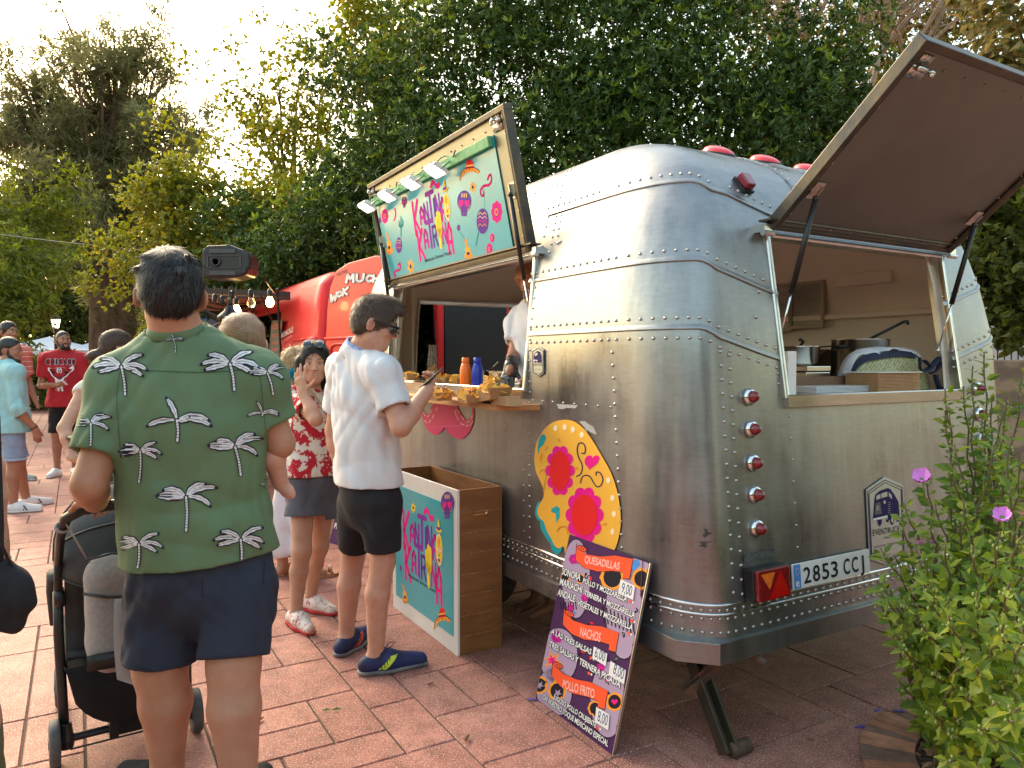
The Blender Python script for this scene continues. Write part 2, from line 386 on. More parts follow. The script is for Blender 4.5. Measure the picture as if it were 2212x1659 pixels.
M['chrome']=mat('chrome',(.8,.8,.8),.07,1.0)
M['wood']=mat('varnished_pine',(.55,.27,.09),.4,0,c2=(.36,.15,.04),vs=5,stretch=(1,1,9),bump=.1,bs=30,bd=.002,coat=.2)
M['ply']=mat('brown_plywood',(.27,.11,.030),.55,0,c2=(.18,.065,.018),vs=4,stretch=(1,1,5),vd=8,bump=.1,bs=20,bd=.002)
M['plyedge']=mat('plywood_edge',(.16,.07,.03),.7,0,c2=(.42,.25,.12),vs=60)
M['card']=mat('kraft_cardboard',(.42,.24,.11),.8,0,var=.1,vs=30,bump=.05,bs=60)
M['teal']=mat('teal_print',(.018,.38,.46),.28,0,var=.03,vs=4,coat=.3)
M['rust']=mat('rusty_steel',(.22,.10,.045),.8,0.2,c2=(.06,.055,.05),vs=14,bump=.4,bs=60,bd=.004)
M['galv']=mat('black_painted_steel',(.05,.05,.05),.45,.6,c2=(.12,.09,.05),vs=9,bump=.2,bs=50,bd=.003)
def flatc(n,c,r=.75,**k): return mat(n,c,r,0,spec=.2,**k)
K_={'pink':flatc('print_pink',(.86,.02,.16)),'hot':flatc('print_hot_pink',(.85,.01,.25)),'pur':flatc('print_purple',(.26,.03,.36)),'vio':flatc('print_violet',(.12,.04,.30)),'mag':flatc('print_magenta',(.55,.02,.30)),
 'yel':flatc('print_yellow',(.92,.66,.05)),'ora':flatc('print_orange',(.95,.40,.05)),'red':flatc('print_red',(.85,.02,.02)),'nav':flatc('print_navy',(.03,.015,.09)),'cream':flatc('print_cream',(.93,.8,.5)),
 'wht':flatc('print_white',(.85,.83,.8)),'blk':flatc('print_black',(.015,.012,.02)),'tealp':flatc('print_teal',(.02,.38,.40)),'dteal':flatc('print_dark_teal',(.03,.28,.28)),'aub':flatc('print_aubergine',(.075,.02,.085)),
 'lil':flatc('print_lilac',(.42,.30,.42)),'ver':flatc('print_vermilion',(.95,.10,.03)),'lpk':flatc('print_light_pink',(.9,.5,.42)),'grn':flatc('print_green',(.08,.2,.1)),'sor':flatc('print_soft_orange',(.9,.33,.03)),'sky':flatc('print_sky_blue',(.08,.25,.6)),'dgy':flatc('print_dark_grey',(.05,.06,.07)),'ltl':flatc('print_pale_teal',(.10,.5,.5))}
# ================= ground =================
PSI=.5297; WV=A(math.cos(PSI),math.sin(PSI),0); UV=A(-math.sin(PSI),math.cos(PSI),0); ZV=A(0,0,1); P0=A(.6533,2.5785,0)
def T(w,u,z=0.0): return P0+WV*w+UV*u+ZV*z
def paving():
    m=bpy.data.materials.new('stamped_concrete'); m.use_nodes=True; n=m.node_tree; L=n.links.new; b=n.nodes['Principled BSDF']
    tc=n.nodes.new('ShaderNodeTexCoord').outputs['Object']; g=n.nodes.new('ShaderNodeNewGeometry')
    def noise(s,d=5,rg=.6):
        t=n.nodes.new('ShaderNodeTexNoise'); t.inputs['Scale'].default_value=s; t.inputs['Detail'].default_value=d; t.inputs['Roughness'].default_value=rg; L(tc,t.inputs[0]); return t.outputs[0]
    def ramp(src,a,b_,ca,cb):
        r=n.nodes.new('ShaderNodeValToRGB'); e=r.color_ramp.elements; e[0].position=a; e[1].position=b_; e[0].color=(*ca,1); e[1].color=(*cb,1); L(src,r.inputs[0]); return r.outputs[0]
    def mix(f,a,c,mode='MIX'):
        x=n.nodes.new('ShaderNodeMix'); x.data_type='RGBA'; x.blend_type=mode; ins=[i for i in x.inputs if i.type=='RGBA']
        fa=[i for i in x.inputs if i.type=='VALUE'][0]
        if hasattr(f,'links') or not isinstance(f,(int,float)): L(f,fa)
        else: fa.default_value=f
        L(a,ins[0]); 
        if isinstance(c,tuple): ins[1].default_value=(*c,1)
        else: L(c,ins[1])
        return [o for o in x.outputs if o.type=='RGBA'][0]
    base=ramp(g.outputs['Random Per Island'],0,1,(.42,.185,.142),(.53,.262,.205))
    big=ramp(noise(.9,6),.38,.66,(.55,.36,.32),(1.15,1.08,1.05)); c=mix(.85,base,big,'MULTIPLY')
    mid=ramp(noise(7,9,.75),.36,.62,(.48,.38,.36),(1.12,1.08,1.06)); c=mix(.8,c,mid,'MULTIPLY')
    sp=ramp(noise(150,2),.56,.66,(0,0,0),(1,1,1)); c=mix(sp,c,(.62,.48,.41))
    sp2=ramp(noise(95,2),.60,.68,(0,0,0),(1,1,1)); c=mix(sp2,c,(.24,.11,.08))
    L(c,b.inputs['Base Color']); b.inputs['Roughness'].default_value=.62; b.inputs['Specular IOR Level'].default_value=.35
    bp=n.nodes.new('ShaderNodeBump'); bp.inputs['Distance'].default_value=.012; bp.inputs['Strength'].default_value=.55; L(noise(11,9,.68),bp.inputs['Height'])
    bp2=n.nodes.new('ShaderNodeBump'); bp2.inputs['Distance'].default_value=.003; bp2.inputs['Strength'].default_value=.5; L(noise(120,2),bp2.inputs['Height']); L(bp.outputs[0],bp2.inputs['Normal']); L(bp2.outputs[0],b.inputs['Normal'])
    return m
M['pave']=paving()
M['mortar']=mat('dark_joint',(.085,.06,.042),.9,0,c2=(.045,.04,.028),vs=9,bump=.3,bs=80)
def build_ground():
    c=.205; NX,NY=190,230; used=np.zeros((NX,NY),bool); rnd=random.Random(3); V=[];F=[]
    sizes=[(2,2),(3,2),(2,3),(2,1),(1,2),(3,2),(2,2),(3,3),(2,4)]
    ox,oy=-24.0,-9.0     # in w,u
    def put(i,j,a,b):
        gq=.0028+rnd.random()*.0012; x0,x1=ox+i*c+gq,ox+(i+a)*c-gq; y0,y1=oy+j*c+gq,oy+(j+b)*c-gq; k=len(V); e=.004
        for (x,y,z) in ((x0,y0,-.007),(x1,y0,-.007),(x1,y1,-.007),(x0,y1,-.007),(x0+e,y0+e,0),(x1-e,y0+e,0),(x1-e,y1-e,0),(x0+e,y1-e,0)): V.append(T(x,y,z))
        F.extend([(k+4,k+5,k+6,k+7),(k,k+1,k+5,k+4),(k+1,k+2,k+6,k+5),(k+2,k+3,k+7,k+6),(k+3,k,k+4,k+7)])
    for j in range(NY):
        for i in range(NX):
            if used[i,j]: continue
            rnd.shuffle(sizes)
            for (a,b) in sizes+[(1,1)]:
                if i+a<=NX and j+b<=NY and not used[i:i+a,j:j+b].any():
                    used[i:i+a,j:j+b]=True; put(i,j,a,b); break
    o=mk('paving',np.array(V),np.array(F),M['pave']); prop(o,kind='structure')
    b=MB(); b.add([(-140,-90,-.0065),(140,-90,-.0065),(140,260,-.0065),(-140,260,-.0065)],[(0,1,2,3)]); prop(b.build('ground',M['mortar']),kind='structure')
    m=mat('distant_park_ground',(.22,.15,.10),.9,0,c2=(.10,.11,.04),vs=.5,bump=.3,bs=9)
    b=MB(); b.add([(-138,34,-.004),(138,34,-.004),(138,250,-.004),(-138,250,-.004)],[(0,1,2,3)]); prop(b.build('park_lawn',m),kind='structure')
build_ground()
# ================= silver trailer =================
TW,TL=2.25,3.95; CA,CB=.36,.20
ZZ=[(.44,0,.01),(.60,0,.025),(1.0,0,.06),(1.304,0,.085),(1.52,0,.105),(1.58,.002,.112),(1.83,.035,.155),(1.954,.062,.19),(2.05,.09,.225),(2.15,.13,.275),(2.243,.175,.35),(2.336,.235,.47),(2.41,.31,.62),(2.475,.42,.82),(2.522,.57,1.08),(2.555,.75,1.4),(2.568,.92,1.7),(2.573,1.11,1.93)]
_za=np.array(ZZ)
def prof(z): return float(np.interp(z,_za[:,0],_za[:,1])),float(np.interp(z,_za[:,0],_za[:,2]))
def base_ring(kind,s,z):     # kind: side/rear/front/far + flat coordinate, or corner index + phi (0..1); returns (w,u) at z<=1.96
    so,ro=prof(min(z,1.954)); n=2/2.25
    if kind in('side','far'):
        s=min(max(s,ro+CA),TL-ro-CA); return (so if kind=='side' else TW-so),s
    if kind in('rear','front'):
        s=min(max(s,so+CB),TW-so-CB); return s,(ro if kind=='rear' else TL-ro)
    c=math.cos(s*pi/2)**n if s<1 else 0; d=math.sin(s*pi/2)**n
    w=so+CB-CB*c; u=ro+CA-CA*d
    if kind=='c_rs': return w,u             # rear-near corner, phi 0 side ->1 rear
    if kind=='c_rf': return TW-w,u
    if kind=='c_fs': return w,TL-u
    if kind=='c_ff': return TW-w,TL-u
def surfp(kind,s,z,h=0.0):
    w,u=base_ring(kind,s,z)
    if z>1.954:
        so,ro=prof(z); s1,r1=prof(1.954)
        w=so+(w-s1)*(TW-2*so)/(TW-2*s1); u=ro+(u-r1)*(TL-2*ro)/(TL-2*r1)
    return A(w,u,z)
_dp=RNG.random(12)*6
def dentv(p,k,s,amp=.0014):
    dz_=max(0,ZW[0]-p[2],p[2]-ZW[1]); dx_=9 if k not in('side','rear','front') else (max(0,WS[0]-s,s-WS[1]) if k=='side' else max(0,WR[0]-s,s-WR[1]))
    fd=min(1,math.hypot(dx_,dz_)/.2); d=fd*fd*amp*(.4 if p[2]<1.2 else min(1,.4+(p[2]-1.2)*3))*(math.sin(p[0]*7+_dp[0]+2*math.sin(p[2]*6+_dp[1]))+math.sin(p[1]*5.3+_dp[2]+1.7*math.sin(p[2]*8+_dp[3]))+.6*math.sin(p[2]*17+p[1]*9+_dp[4]))
    n=p-A(TW/2,TL/2,1.4); n[2]*=.3; return n/np.linalg.norm(n)*d
def surfn(kind,s,z,h=0.0):
    e=.004; p=surfp(kind,s,z); a=surfp(kind,min(s+e,1.0) if kind[0]=='c' and kind!='c' and kind.startswith('c_') else s+e,z); 
    if kind.startswith('c_') and s+e>1: a=p; p0=surfp(kind,s-e,z); t1=p-p0
    else: t1=a-p
    t2=surfp(kind,s,z+e)-surfp(kind,s,z-e); n=np.cross(t1,t2); n/=np.linalg.norm(n)
    c=A(TW/2,TL/2,1.2)
    if n@(p-c)<0: n=-n
    q=p+n*h+dentv(p,kind,s); return T(*q), WV*n[0]+UV*n[1]+ZV*n[2]
WS=(1.16,2.98); WR=(.54,1.74); ZW=(1.304,1.954)
def fl(a,b,step=.07): 
    k=max(1,int(round((b-a)/step))); return [a+(b-a)*i/k for i in range(k)]
def ring_cols():
    r1=.11+CA
    us=fl(r1+.0,WS[0])+fl(WS[0],WS[1])+fl(WS[1],TL-r1)+[TL-r1]
    ws=fl(CB,WR[0])+fl(WR[0],WR[1])+fl(WR[1],TW-CB)+[TW-CB]
    cols=[('side',u) for u in reversed(us)]+[('c_rs',(i)/12) for i in range(1,12)]+[('rear',x) for x in ws]+[('c_rf',1-i/12) for i in range(1,12)]+[('far',u) for u in us]+[('c_ff',i/12) for i in range(1,12)]+[('front',x) for x in reversed(ws)]+[('c_fs',1-i/12) for i in range(1,12)]
    return cols
COLS=ring_cols()
ZR=fl(.44,ZW[0],.08)+fl(ZW[0],ZW[1],.065)+fl(ZW[1],2.15,.05)+fl(2.15,2.475,.025)+fl(2.475,2.55,.012)+fl(2.55,2.572,.005)+[2.5725]
def in_open(k1,s1,k2,s2,za,zb):
    zm=(za+zb)/2
    if not (ZW[0]<zm<ZW[1]) or k1!=k2: return False
    sm=(s1+s2)/2
    if k1=='side': return WS[0]<sm<WS[1]
    if k1 in('rear','front'): return WR[0]<sm<WR[1]
    return False
def meshs(k,s,z):
    so,ro=prof(min(z,1.954)); r1=.11+CA
    if k in('side','far'):
        a=.8; t=s if s<TL/2 else TL-s
        if t<a: t=(ro+CA)+(t-r1)/(a-r1)*(a-(ro+CA))
        return t if s<TL/2 else TL-t
    if k in('rear','front'):
        a=.44; t=s if s<TW/2 else TW-s
        if t<a: t=(so+CB)+(t-CB)/(a-CB)*(a-(so+CB))
        return t if s<TW/2 else TW-t
    return s
def shell(inset,flip,zr=ZR,mat_=None,dent=0.0,name='body',par=None,ztop=True):
    V=[];F=[];nc=len(COLS); ph=RNG.random(12)*6
    for z in zr:
        for (k,s) in COLS:
            p=surfp(k,meshs(k,s,z),z)
            if inset:
                f=1-inset/ (TW/2); p=A(TW/2+(p[0]-TW/2)*f,TL/2+(p[1]-TL/2)*(1-inset/(TL/2)),p[2]-(inset*.6 if z>2.1 else 0))
            if dent: p=p+dentv(p,k,s)
            V.append(T(*p))
    for i in range(len(zr)-1):
        for j in range(nc):
            j2=(j+1)%nc; (k1,s1),(k2,s2)=COLS[j],COLS[j2]
            if in_open(k1,s1,k2,s2,zr[i],zr[i+1]): continue
            q=(i*nc+j,i*nc+j2,(i+1)*nc+j2,(i+1)*nc+j); F.append(q if flip else q[::-1])
    if ztop: F.append(tuple((len(zr)-1)*nc+j for j in (range(nc) if flip else range(nc-1,-1,-1))))
    o=mk(name,V,F,mat_,par,True); return o
TR=thing('food_trailer',T(TW/2,TL/2,0),'riveted bare aluminium food trailer with rounded ends and its rear and side hatches raised','food trailer')
body=shell(0,False,mat_=M['alu'],dent=.0014,name='body',par=TR)
shell(.045,True,mat_=M['cream'],name='interior_lining',par=TR,zr=[z for z in ZR if z>.5])
b=MB(); b.box(T(TW/2,TL/2,.50),(TW-.2,TL-.3,.04),WV,UV); b.build('interior_floor',mat('floor_sheet',(.45,.42,.38),.6),TR)
# seams, rivets, ribs
def q2(q,z):                 # q<0 side, 0..1 corner, >1 rear
    if q<0: return ('side',.36+prof(z)[1]-q)
    if q<=1: return ('c_rs',q)
    return ('rear',prof(z)[0]+CB+(q-1))
def smooth(t): t=min(1,max(0,t)); return t*t*(3-2*t)
def seam_z(z0,q): return z0-.135*smooth((q-.75)/.75)+.012*smooth((-q)/.8)*0
qmax=1+(WR[0]-CB)-.0
seamb=MB(); rv=MB()
def rivet(p,n,r=.0075):
    x,y,d=frame(n); V=[];k=7
    for (rr,hh) in ((1,-.0005),(.85,.45*r),(.5,.72*r)):
        for i in range(k):
            a=2*pi*i/k; V.append(p+r*rr*(x*math.cos(a)+y*math.sin(a))+d*hh)
    V.append(p+d*.8*r); F=[]
    for j in range(2):
        for i in range(k): F.append((j*k+i,j*k+(i+1)%k,(j+1)*k+(i+1)%k,(j+1)*k+i))
    for i in range(k): F.append((2*k+i,2*k+(i+1)%k,3*k))
    rv.add(V,F)
def qlist(z,step=.05,q0=None):
    q0=-(WS[0]-.36-.1-.045) if q0 is None else q0
    out=list(np.arange(q0,0,step)); 
    arc=.45; k=int(arc/step); out+= [i/k for i in range(k+1)]
    out+= list(1+np.arange(step,WR[0]-CB-.03,step)); return out
def ribbon(fz,prof_,qs,kindf=q2,mb=seamb):
    G=[]
    for q in qs:
        z=fz(q); row=[]
        for dz,h in prof_:
            k,s=kindf(q,z+dz); p,n=surfn(k,s,z+dz,h); row.append(p)
        G.append(row)
    mb.grid(G)
SP=[(-.010,.0004),(-.009,.0055),(-.005,.006),(.005,.0035),(.012,.0006)]
def qdense(q0,q1): return list(np.linspace(q0,0,14)[:-1])+list(np.linspace(0,1,19))+list(np.linspace(1,q1,10)[1:])
for z0 in (1.575,1.835,2.165):
    qe=1+(WR[0]-CB)-.012 if z0<2 else 1+(WR[0]-CB)-.03
    q0=-(WS[0]-.36-.1-.03) if z0<2 else -(WS[0]-.36-.27-.04)
    ribbon(lambda q:seam_z(z0,q),SP,qdense(q0,qe))
    for q in qlist(z0,.05,q0+.02):
        for dz in ((.036,) if z0>1.7 else (.036,-.040)):
            z=seam_z(z0,q)+dz; k,s=q2(q,z); rivet(*surfn(k,s,z))
    # far corner of the rear: mirrored
    def q2m(q,z):
        if q<=1: return ('c_rf',max(q,0))
        return ('rear',TW-prof(z)[0]-CB-(q-1))
    ribbon(lambda q:seam_z(z0,q),SP,list(np.linspace(0.02,1,14))+list(np.linspace(1,qe,8)[1:]),q2m)
    for q in [.3,.42,.54,.66,.78,.9,1.02,1.07,1.12,1.17,1.22,1.27,1.32]:
        for dz in ((.036,) if z0>1.7 else (.036,-.040)):
            z=seam_z(z0,q)+dz; k,s=q2m(q,z); rivet(*surfn(k,s,z))
for z in np.arange(.60,1.52,.052):       # vertical double rows
    for q in (-.03,.03):
        k,s=('side',.36+prof(z)[1]-q-.0); rivet(*surfn(k,s,z))
    for q,dz in ((1.0,0),(1.045,-.012)):
        k,s=q2(q,z+dz); rivet(*surfn(k,s,z+dz))
        k,s=('rear',TW-prof(z)[0]-CB-(q-1)); rivet(*surfn(k,s,z+dz))
for z in np.arange(.60,2.16,.05): rivet(*surfn('side',WS[0]-.035,z),.0065)
for z in np.arange(.62,1.28,.075): rivet(*surfn('side',WS[0]+.02,z),.005)
for u in np.arange(.50,1.1,.085): rivet(*surfn('side',u,1.262),.0055)
for z in np.arange(.72,1.3,.085): rivet(*surfn('rear',.56,z),.0055); rivet(*surfn('rear',1.74,z),.0055)
for z in (1.36,1.40,1.46): rivet(*surfn('rear',.505,z),.006); rivet(*surfn('rear',1.78,z),.006)
for (q,z) in ((-.42,1.995),(-.5,1.96),(-.4,2.0),(1.2,1.62),(1.08,1.52),(1.22,1.72)): k,s=q2(q,z); rivet(*surfn(k,s,z),.009)
for z in np.arange(2.0,2.5,.035):       # roof joint beside the side hatch
    for du in (0,.045): rivet(*surfn('side',1.0+du,z),.006)
for u in np.arange(1.1,3.4,.05): rivet(*surfn('side',u,2.33),.006)
allq=[('side',u) for u in np.arange(3.4,.5,-.045)]+[('c_rs',i/11) for i in range(12)]+[('rear',x) for x in np.arange(.245,2.0,.045)]+[('c_rf',1-i/11) for i in range(12)]
def bandq(z,dz=0): 
    for (k,s) in allq: rivet(*surfn(k,s,z+dz,.0015))
bandq(.542);bandq(.511);bandq(.462)
def ring_ribbon(z,prof_,mb):
    kk=[('side',u) for u in (3.5,2.5,1.5,.9,.5)]+[('c_rs',i/16) for i in range(17)]+[('rear',x) for x in (.3,.7,1.1,1.5,2.0)]+[('c_rf',1-i/16) for i in range(17)]+[('far',u) for u in (.5,1.5,3.5)]
    G=[]
    for (k,s) in kk: G.append([surfn(k,s,z+dz,h)[0] for dz,h in prof_])
    mb.grid(G)
bead=MB()
for z in (.527,.560): ring_ribbon(z,[(-.006,.0006),(-.004,.006),(0,.0085),(.004,.006),(.006,.0006)],bead)
bead.build('trim_bead',M['alub'],TR,True)
# roof cap ribs at the rear
for w0 in (.83,1.12,1.42):
    G=[]
    for z in np.linspace(2.05,2.5,22):
        row=[]
        for dw,h in ((-.009,.0006),(-.005,.004),(.005,.004),(.009,.0006)): row.append(surfn('rear',w0+dw,z,h)[0])
        G.append(row)
    seamb.grid(G)
    for z in np.arange(2.07,2.46,.032): rivet(*surfn('rear',w0+.04,z,.0),.0055)
seamb.build('panel_seam',M['alu'],TR,True); rv.build('rivets',M['rivet'],TR,True)
# skirt with chamfered corners
sk=MB()
def skirt(z0,z1,o):
    a=.10; pts=[(-o,TL-.3),(-o,a),(a-o*.4,-o),(TW-a+o*.4,-o),(TW+o,a),(TW+o,TL-.3),(TW-.3,TL),(.3,TL)]
    V=[T(w,u,z0) for w,u in pts]+[T(w,u,z1) for w,u in pts]; n=len(pts)
    inn=[T(TW/2+(w-TW/2)*.93,TL/2+(u-TL/2)*.95,z1) for w,u in pts]; inb=[T(TW/2+(w-TW/2)*.93,TL/2+(u-TL/2)*.95,z0) for w,u in pts]
    V+=inn+inb
    F=[(i,(i+1)%n,(i+1)%n+n,i+n) for i in range(n)]+[(i+n,(i+1)%n+n,(i+1)%n+2*n,i+2*n) for i in range(n)]+[(i,(i+1)%n,(i+1)%n+3*n,i+3*n) for i in range(n)]
    sk.add(V,F)
skirt(.362,.440,.012); sk.build('skirt',M['alu'],TR,bevel=.002)
b=MB(); b.box(T(TW/2,TL/2,.40),(TW-.25,TL-.5,.05),WV,UV); b.box(T(.5,TL/2,.33),(.06,TL-.6,.1),WV,UV); b.box(T(TW-.5,TL/2,.33),(.06,TL-.6,.1),WV,UV); b.box(T(TW/2,2.0,.30),(TW-.3,.07,.07),WV,UV); b.build('chassis',M['galv'],TR)
for w in (.22,TW-.22):
    b=MB(); c=T(w,2.0,.30); b.lathe(c-WV*.09,WV,[(.14,0),(.27,0),(.30,.03),(.30,.15),(.27,.18),(.14,.18)],28); wl=b.build('wheel',M['rubber'],TR,True)
    b=MB(); b.lathe(c-WV*.08,WV,[(.0,.02),(.06,0),(.14,.02),(.14,.14),(.0,.14)],20); b.build('rim',M['steel'],wl,True)
# window frames
def wframe(kind,s0,s1,name):
    b=MB()
    nrm={'side':-WV,'rear':-UV,'front':UV}[kind]; along={'side':UV,'rear':WV,'front':WV}[kind]
    def P(s,z,d): return surfn(kind,s,z)[0]-nrm*0+nrm*d
    for s,sg in ((s0,-1),(s1,1)):
        for (d0,d1,wd) in ((.012,-.06,.012),(.022,.0,.006),):
            p0,p1=P(s,ZW[0]-.0,0),P(s,ZW[1],0)
            G=[]
            ex=along*sg
            pr=[(0,d1),(0,d0),(wd*1.6,d0),(wd*1.6,-.002)]
            for p in (p0,p1): G.append([p+ex*a+nrm*d for a,d in pr]+[p+ex*(0)+nrm*d1])
            b.grid(G)
        b.tube([P(s,ZW[0],.016)+along*sg*.014,P(s,ZW[1],.016)+along*sg*.014],.008,8)
    b.tube([P(s0,ZW[1],.012),P(s1,ZW[1],.012)],.012,8)
    for z in (ZW[1],):
        G=[[P(s,z,.0),P(s,z,-.09)] for s in (s0,s1)]; b.grid(G)
    return b.build(name,M['steel'],TR)
wframe('side',*WS,'window_frame'); wframe('rear',*WR,'window_frame'); wframe('front',*WR,'window_frame')
def sill(kind,s0,s1):
    nrm={'side':-WV,'rear':-UV,'front':UV}[kind]; p0=surfn(kind,s0,ZW[0])[0]; p1=surfn(kind,s1,ZW[0])[0]; b=MB()
    pr=[(-.26,.012),(.022,.012),(.026,.008),(.026,-.036),(.022,-.038),(.0,-.038)]
    b.grid([[p+nrm*a+ZV*z for a,z in pr] for p in (p0,p1)])
    for p in (p0,p1): b.add([p+nrm*a+ZV*z for a,z in pr]+[p+nrm*-.26+ZV*-.038],[tuple(range(7))])
    b.build('sill',M['inox'],TR)
sill('side',WS[0]-.01,WS[1]+.01); sill('rear',WR[0]-.01,WR[1]+.01); sill('front',*WR)
# lamps
def tail(w,z):
    p,n=surfn('rear',w,z); b=MB(); b.lathe(p,n,[(.030,0),(.034,.006),(.031,.015),(.024,.018),(.0,.018)],20); t=b.build('tail_lamp',M['chrome'],TR,True)
    b=MB(); b.lathe(p,n,[(.0235,.016),(.0225,.026),(.016,.040),(.007,.047),(.0,.048)],18); b.build('lens',M['redlens'],t,True)
for (px,py) in ((1622,857),(1628,928),(1632,1000),(1636,1070),(1640,1142)):
    tail(.335,{857:1.312,928:1.190,1000:1.063,1070:.944,1142:.818}[py])
for z in (1.312,1.190,1.063,.944,.818): tail(TW-.335,z)
def beacon(w,z,r0=.055):
    p,n=surfn('rear',w,z,-.003); b=MB(); ax=-UV*.93-ZV*.25; ax=ax-n*(ax@n); ax/=np.linalg.norm(ax); sx=np.cross(n,ax)
    G=[]
    b.grid([[p+n*(.004+h)+ax*(l*r0*1.35*k-.01)+sx*(math.sqrt(max(0,1-l*l))*0+0) for k in (1,)] for l,h in ((0,0),(1,0))]) if False else None
    V=[];F=[];na,nb=16,7
    for i in range(nb+1):
        t=i/nb*pi/2
        for k in range(na):
            a=2*pi*k/na; l=math.cos(a)*math.cos(t)*r0*1.35; s_=math.sin(a)*math.cos(t)*r0*.95; h=math.sin(t)*.034; l-=math.sin(t)*.018
            V.append(p+n*(.012+h)+ax*l+sx*s_)
    for i in range(nb):
        for k in range(na): F.append((i*na+k,i*na+(k+1)%na,(i+1)*na+(k+1)%na,(i+1)*na+k))
    bb=MB(); 
    for k in range(0): pass
    ring=[p+ax*math.cos(2*pi*k/na)*r0*1.45+sx*math.sin(2*pi*k/na)*r0*1.03 for k in range(na)]
    ring2=[q+n*.014 for q in ring]
    bb.add(ring+ring2,[(k,(k+1)%na,(k+1)%na+na,k+na) for k in range(na)]+[tuple(range(na,2*na))]); t=bb.build('roof_marker_lamp',M['black'],TR,True)
    b=MB(); b.add(V,F+[tuple(nb*na+k for k in range(na))]); b.build('lens',mat('red_marker_lens',(.75,.02,.02),.18,0,coat=.5,var=.1,vs=30),t,True)
for w in (.72,1.18,1.66): beacon(w,2.45,.068)
# square marker
p,n=surfn('rear',.47,2.17); ex=np.cross(ZV,n); ex/=np.linalg.norm(ex); b=MB(); b.box(p+n*.006,(.06,.012,.086),ex,n); t=b.build('side_marker_lamp',M['black'],TR)
b=MB(); b.box(p+n*.026,(.056,.035,.07),ex,n,taper=.85); b.build('lens',M['redlens'],t,bevel=.006)
# hatches
def hatch(kind,s0,s1,ang,Lh,name,mats):
    """ang = elevation of the open panel above horizontal; returns frame"""
    nrm={'side':-WV,'rear':-UV}[kind]; al={'side':-UV,'rear':WV}[kind]
    h0=surfn(kind,(s0+s1)/2,ZW[1])[0]+nrm*.045+ZV*.03
    h0=h0-al*(((s1-s0)/2))
    d=nrm*math.cos(ang)+ZV*math.sin(ang); back=np.cross(al,d); 
    if back@ZV<0 and kind=='rear': back=-back
    return h0,al,d,back
def build_hatch(kind,s0,s1,ang,Lh,label):
    h0,al,d,bk=hatch(kind,s0,s1,ang,Lh,'',None); Wd=s1-s0
    if (d[2]*0+ (bk@({'side':WV,'rear':UV}[kind])))<0: bk=-bk       # outer skin faces away from the viewer side
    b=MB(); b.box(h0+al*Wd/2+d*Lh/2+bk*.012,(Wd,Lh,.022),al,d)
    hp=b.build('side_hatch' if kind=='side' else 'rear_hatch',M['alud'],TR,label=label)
    b=MB()
    for a in (0,Wd): 
        sg=-1 if a==0 else 1
        b.box(h0+al*(a+sg*.004)+d*(Lh/2)+bk*.008,(.018,Lh+.02,.05),al,d); b.tube([h0+al*(a-sg*.012)+d*.0+bk*-.006,h0+al*(a-sg*.012)+d*Lh+bk*-.006],.011,8)
    b.box(h0+al*(Wd/2)+d*(Lh+.01)+bk*.008,(Wd+.03,.03,.05),al,d); b.box(h0+al*(Wd/2)+d*(-.005)+bk*.008,(Wd+.03,.02,.03),al,d)
    b.build('edge_trim',M['galv'] ,hp,bevel=.004)
    b=MB()
    for i in range(int(Wd/.13)):
        for dd in (.02,Lh-.05):
            b.ball(h0+al*(.07+i*.13)+d*dd-bk*.001,.0045,6)
    for i in range(int(Lh/.12)):
        for aa in (.035,Wd-.035): b.ball(h0+al*aa+d*(.07+i*.12)-bk*.001,.0045,6)
    b.build('screws',M['rivet'],hp)
    # hinge blocks
    for a in (-.03,Wd+.03):
        b=MB()
        c=h0+al*a-d*.0; nm={'side':-WV,'rear':-UV}[kind]
        b.box(c-nm*.03-ZV*.01,(.05,.07,.03),al,nm); b.tube([c-al*.03-nm*.0-ZV*.03,c+al*.03-ZV*.03],.012,10); b.build('hinge',M['steel'],TR)
    b=MB(); 
    b.box(h0+al*(Wd/2)-d*.0+ZV*.02,(Wd+.1,.06,.008),al,{'side':-WV,'rear':-UV}[kind]); b.build('hinge_cover',M['galv'],TR)
    return h0,al,d,bk,hp
SH=build_hatch('side',WS[0]-.01,WS[1]+.02,R(78),.655,None)
RH=build_hatch('rear',WR[0]-.01,WR[1]+.02,R(40),.772,None)
def strut(p0,p1,name='gas_strut',fr=.62):
    b=MB(); m=p0+(p1-p0)*fr; b.tube([p0,m],.0115,10); b.ball(p0,.014,8); s=b.build(name,M['black'],TR,True)
    b=MB(); b.tube([m,p1],.0042,8); b.ball(p1,.012,8); b.build('rod',M['chrome'],s,True)
    return s
def hpt(H,a,l,off=-.02): return H[0]+H[1]*a+H[2]*l+H[3]*off
def bracket(H,a,l):
    b=MB(); b.box(hpt(H,a,l,-.004),(.05,.075,.005),H[1],H[2]); b.box(hpt(H,a,l,-.015),(.006,.06,.024),H[1],H[2]); b.build('strut_bracket',M['steel'],H[4])
WdS=WS[1]-WS[0]+.03; WdR=WR[1]-WR[0]+.03
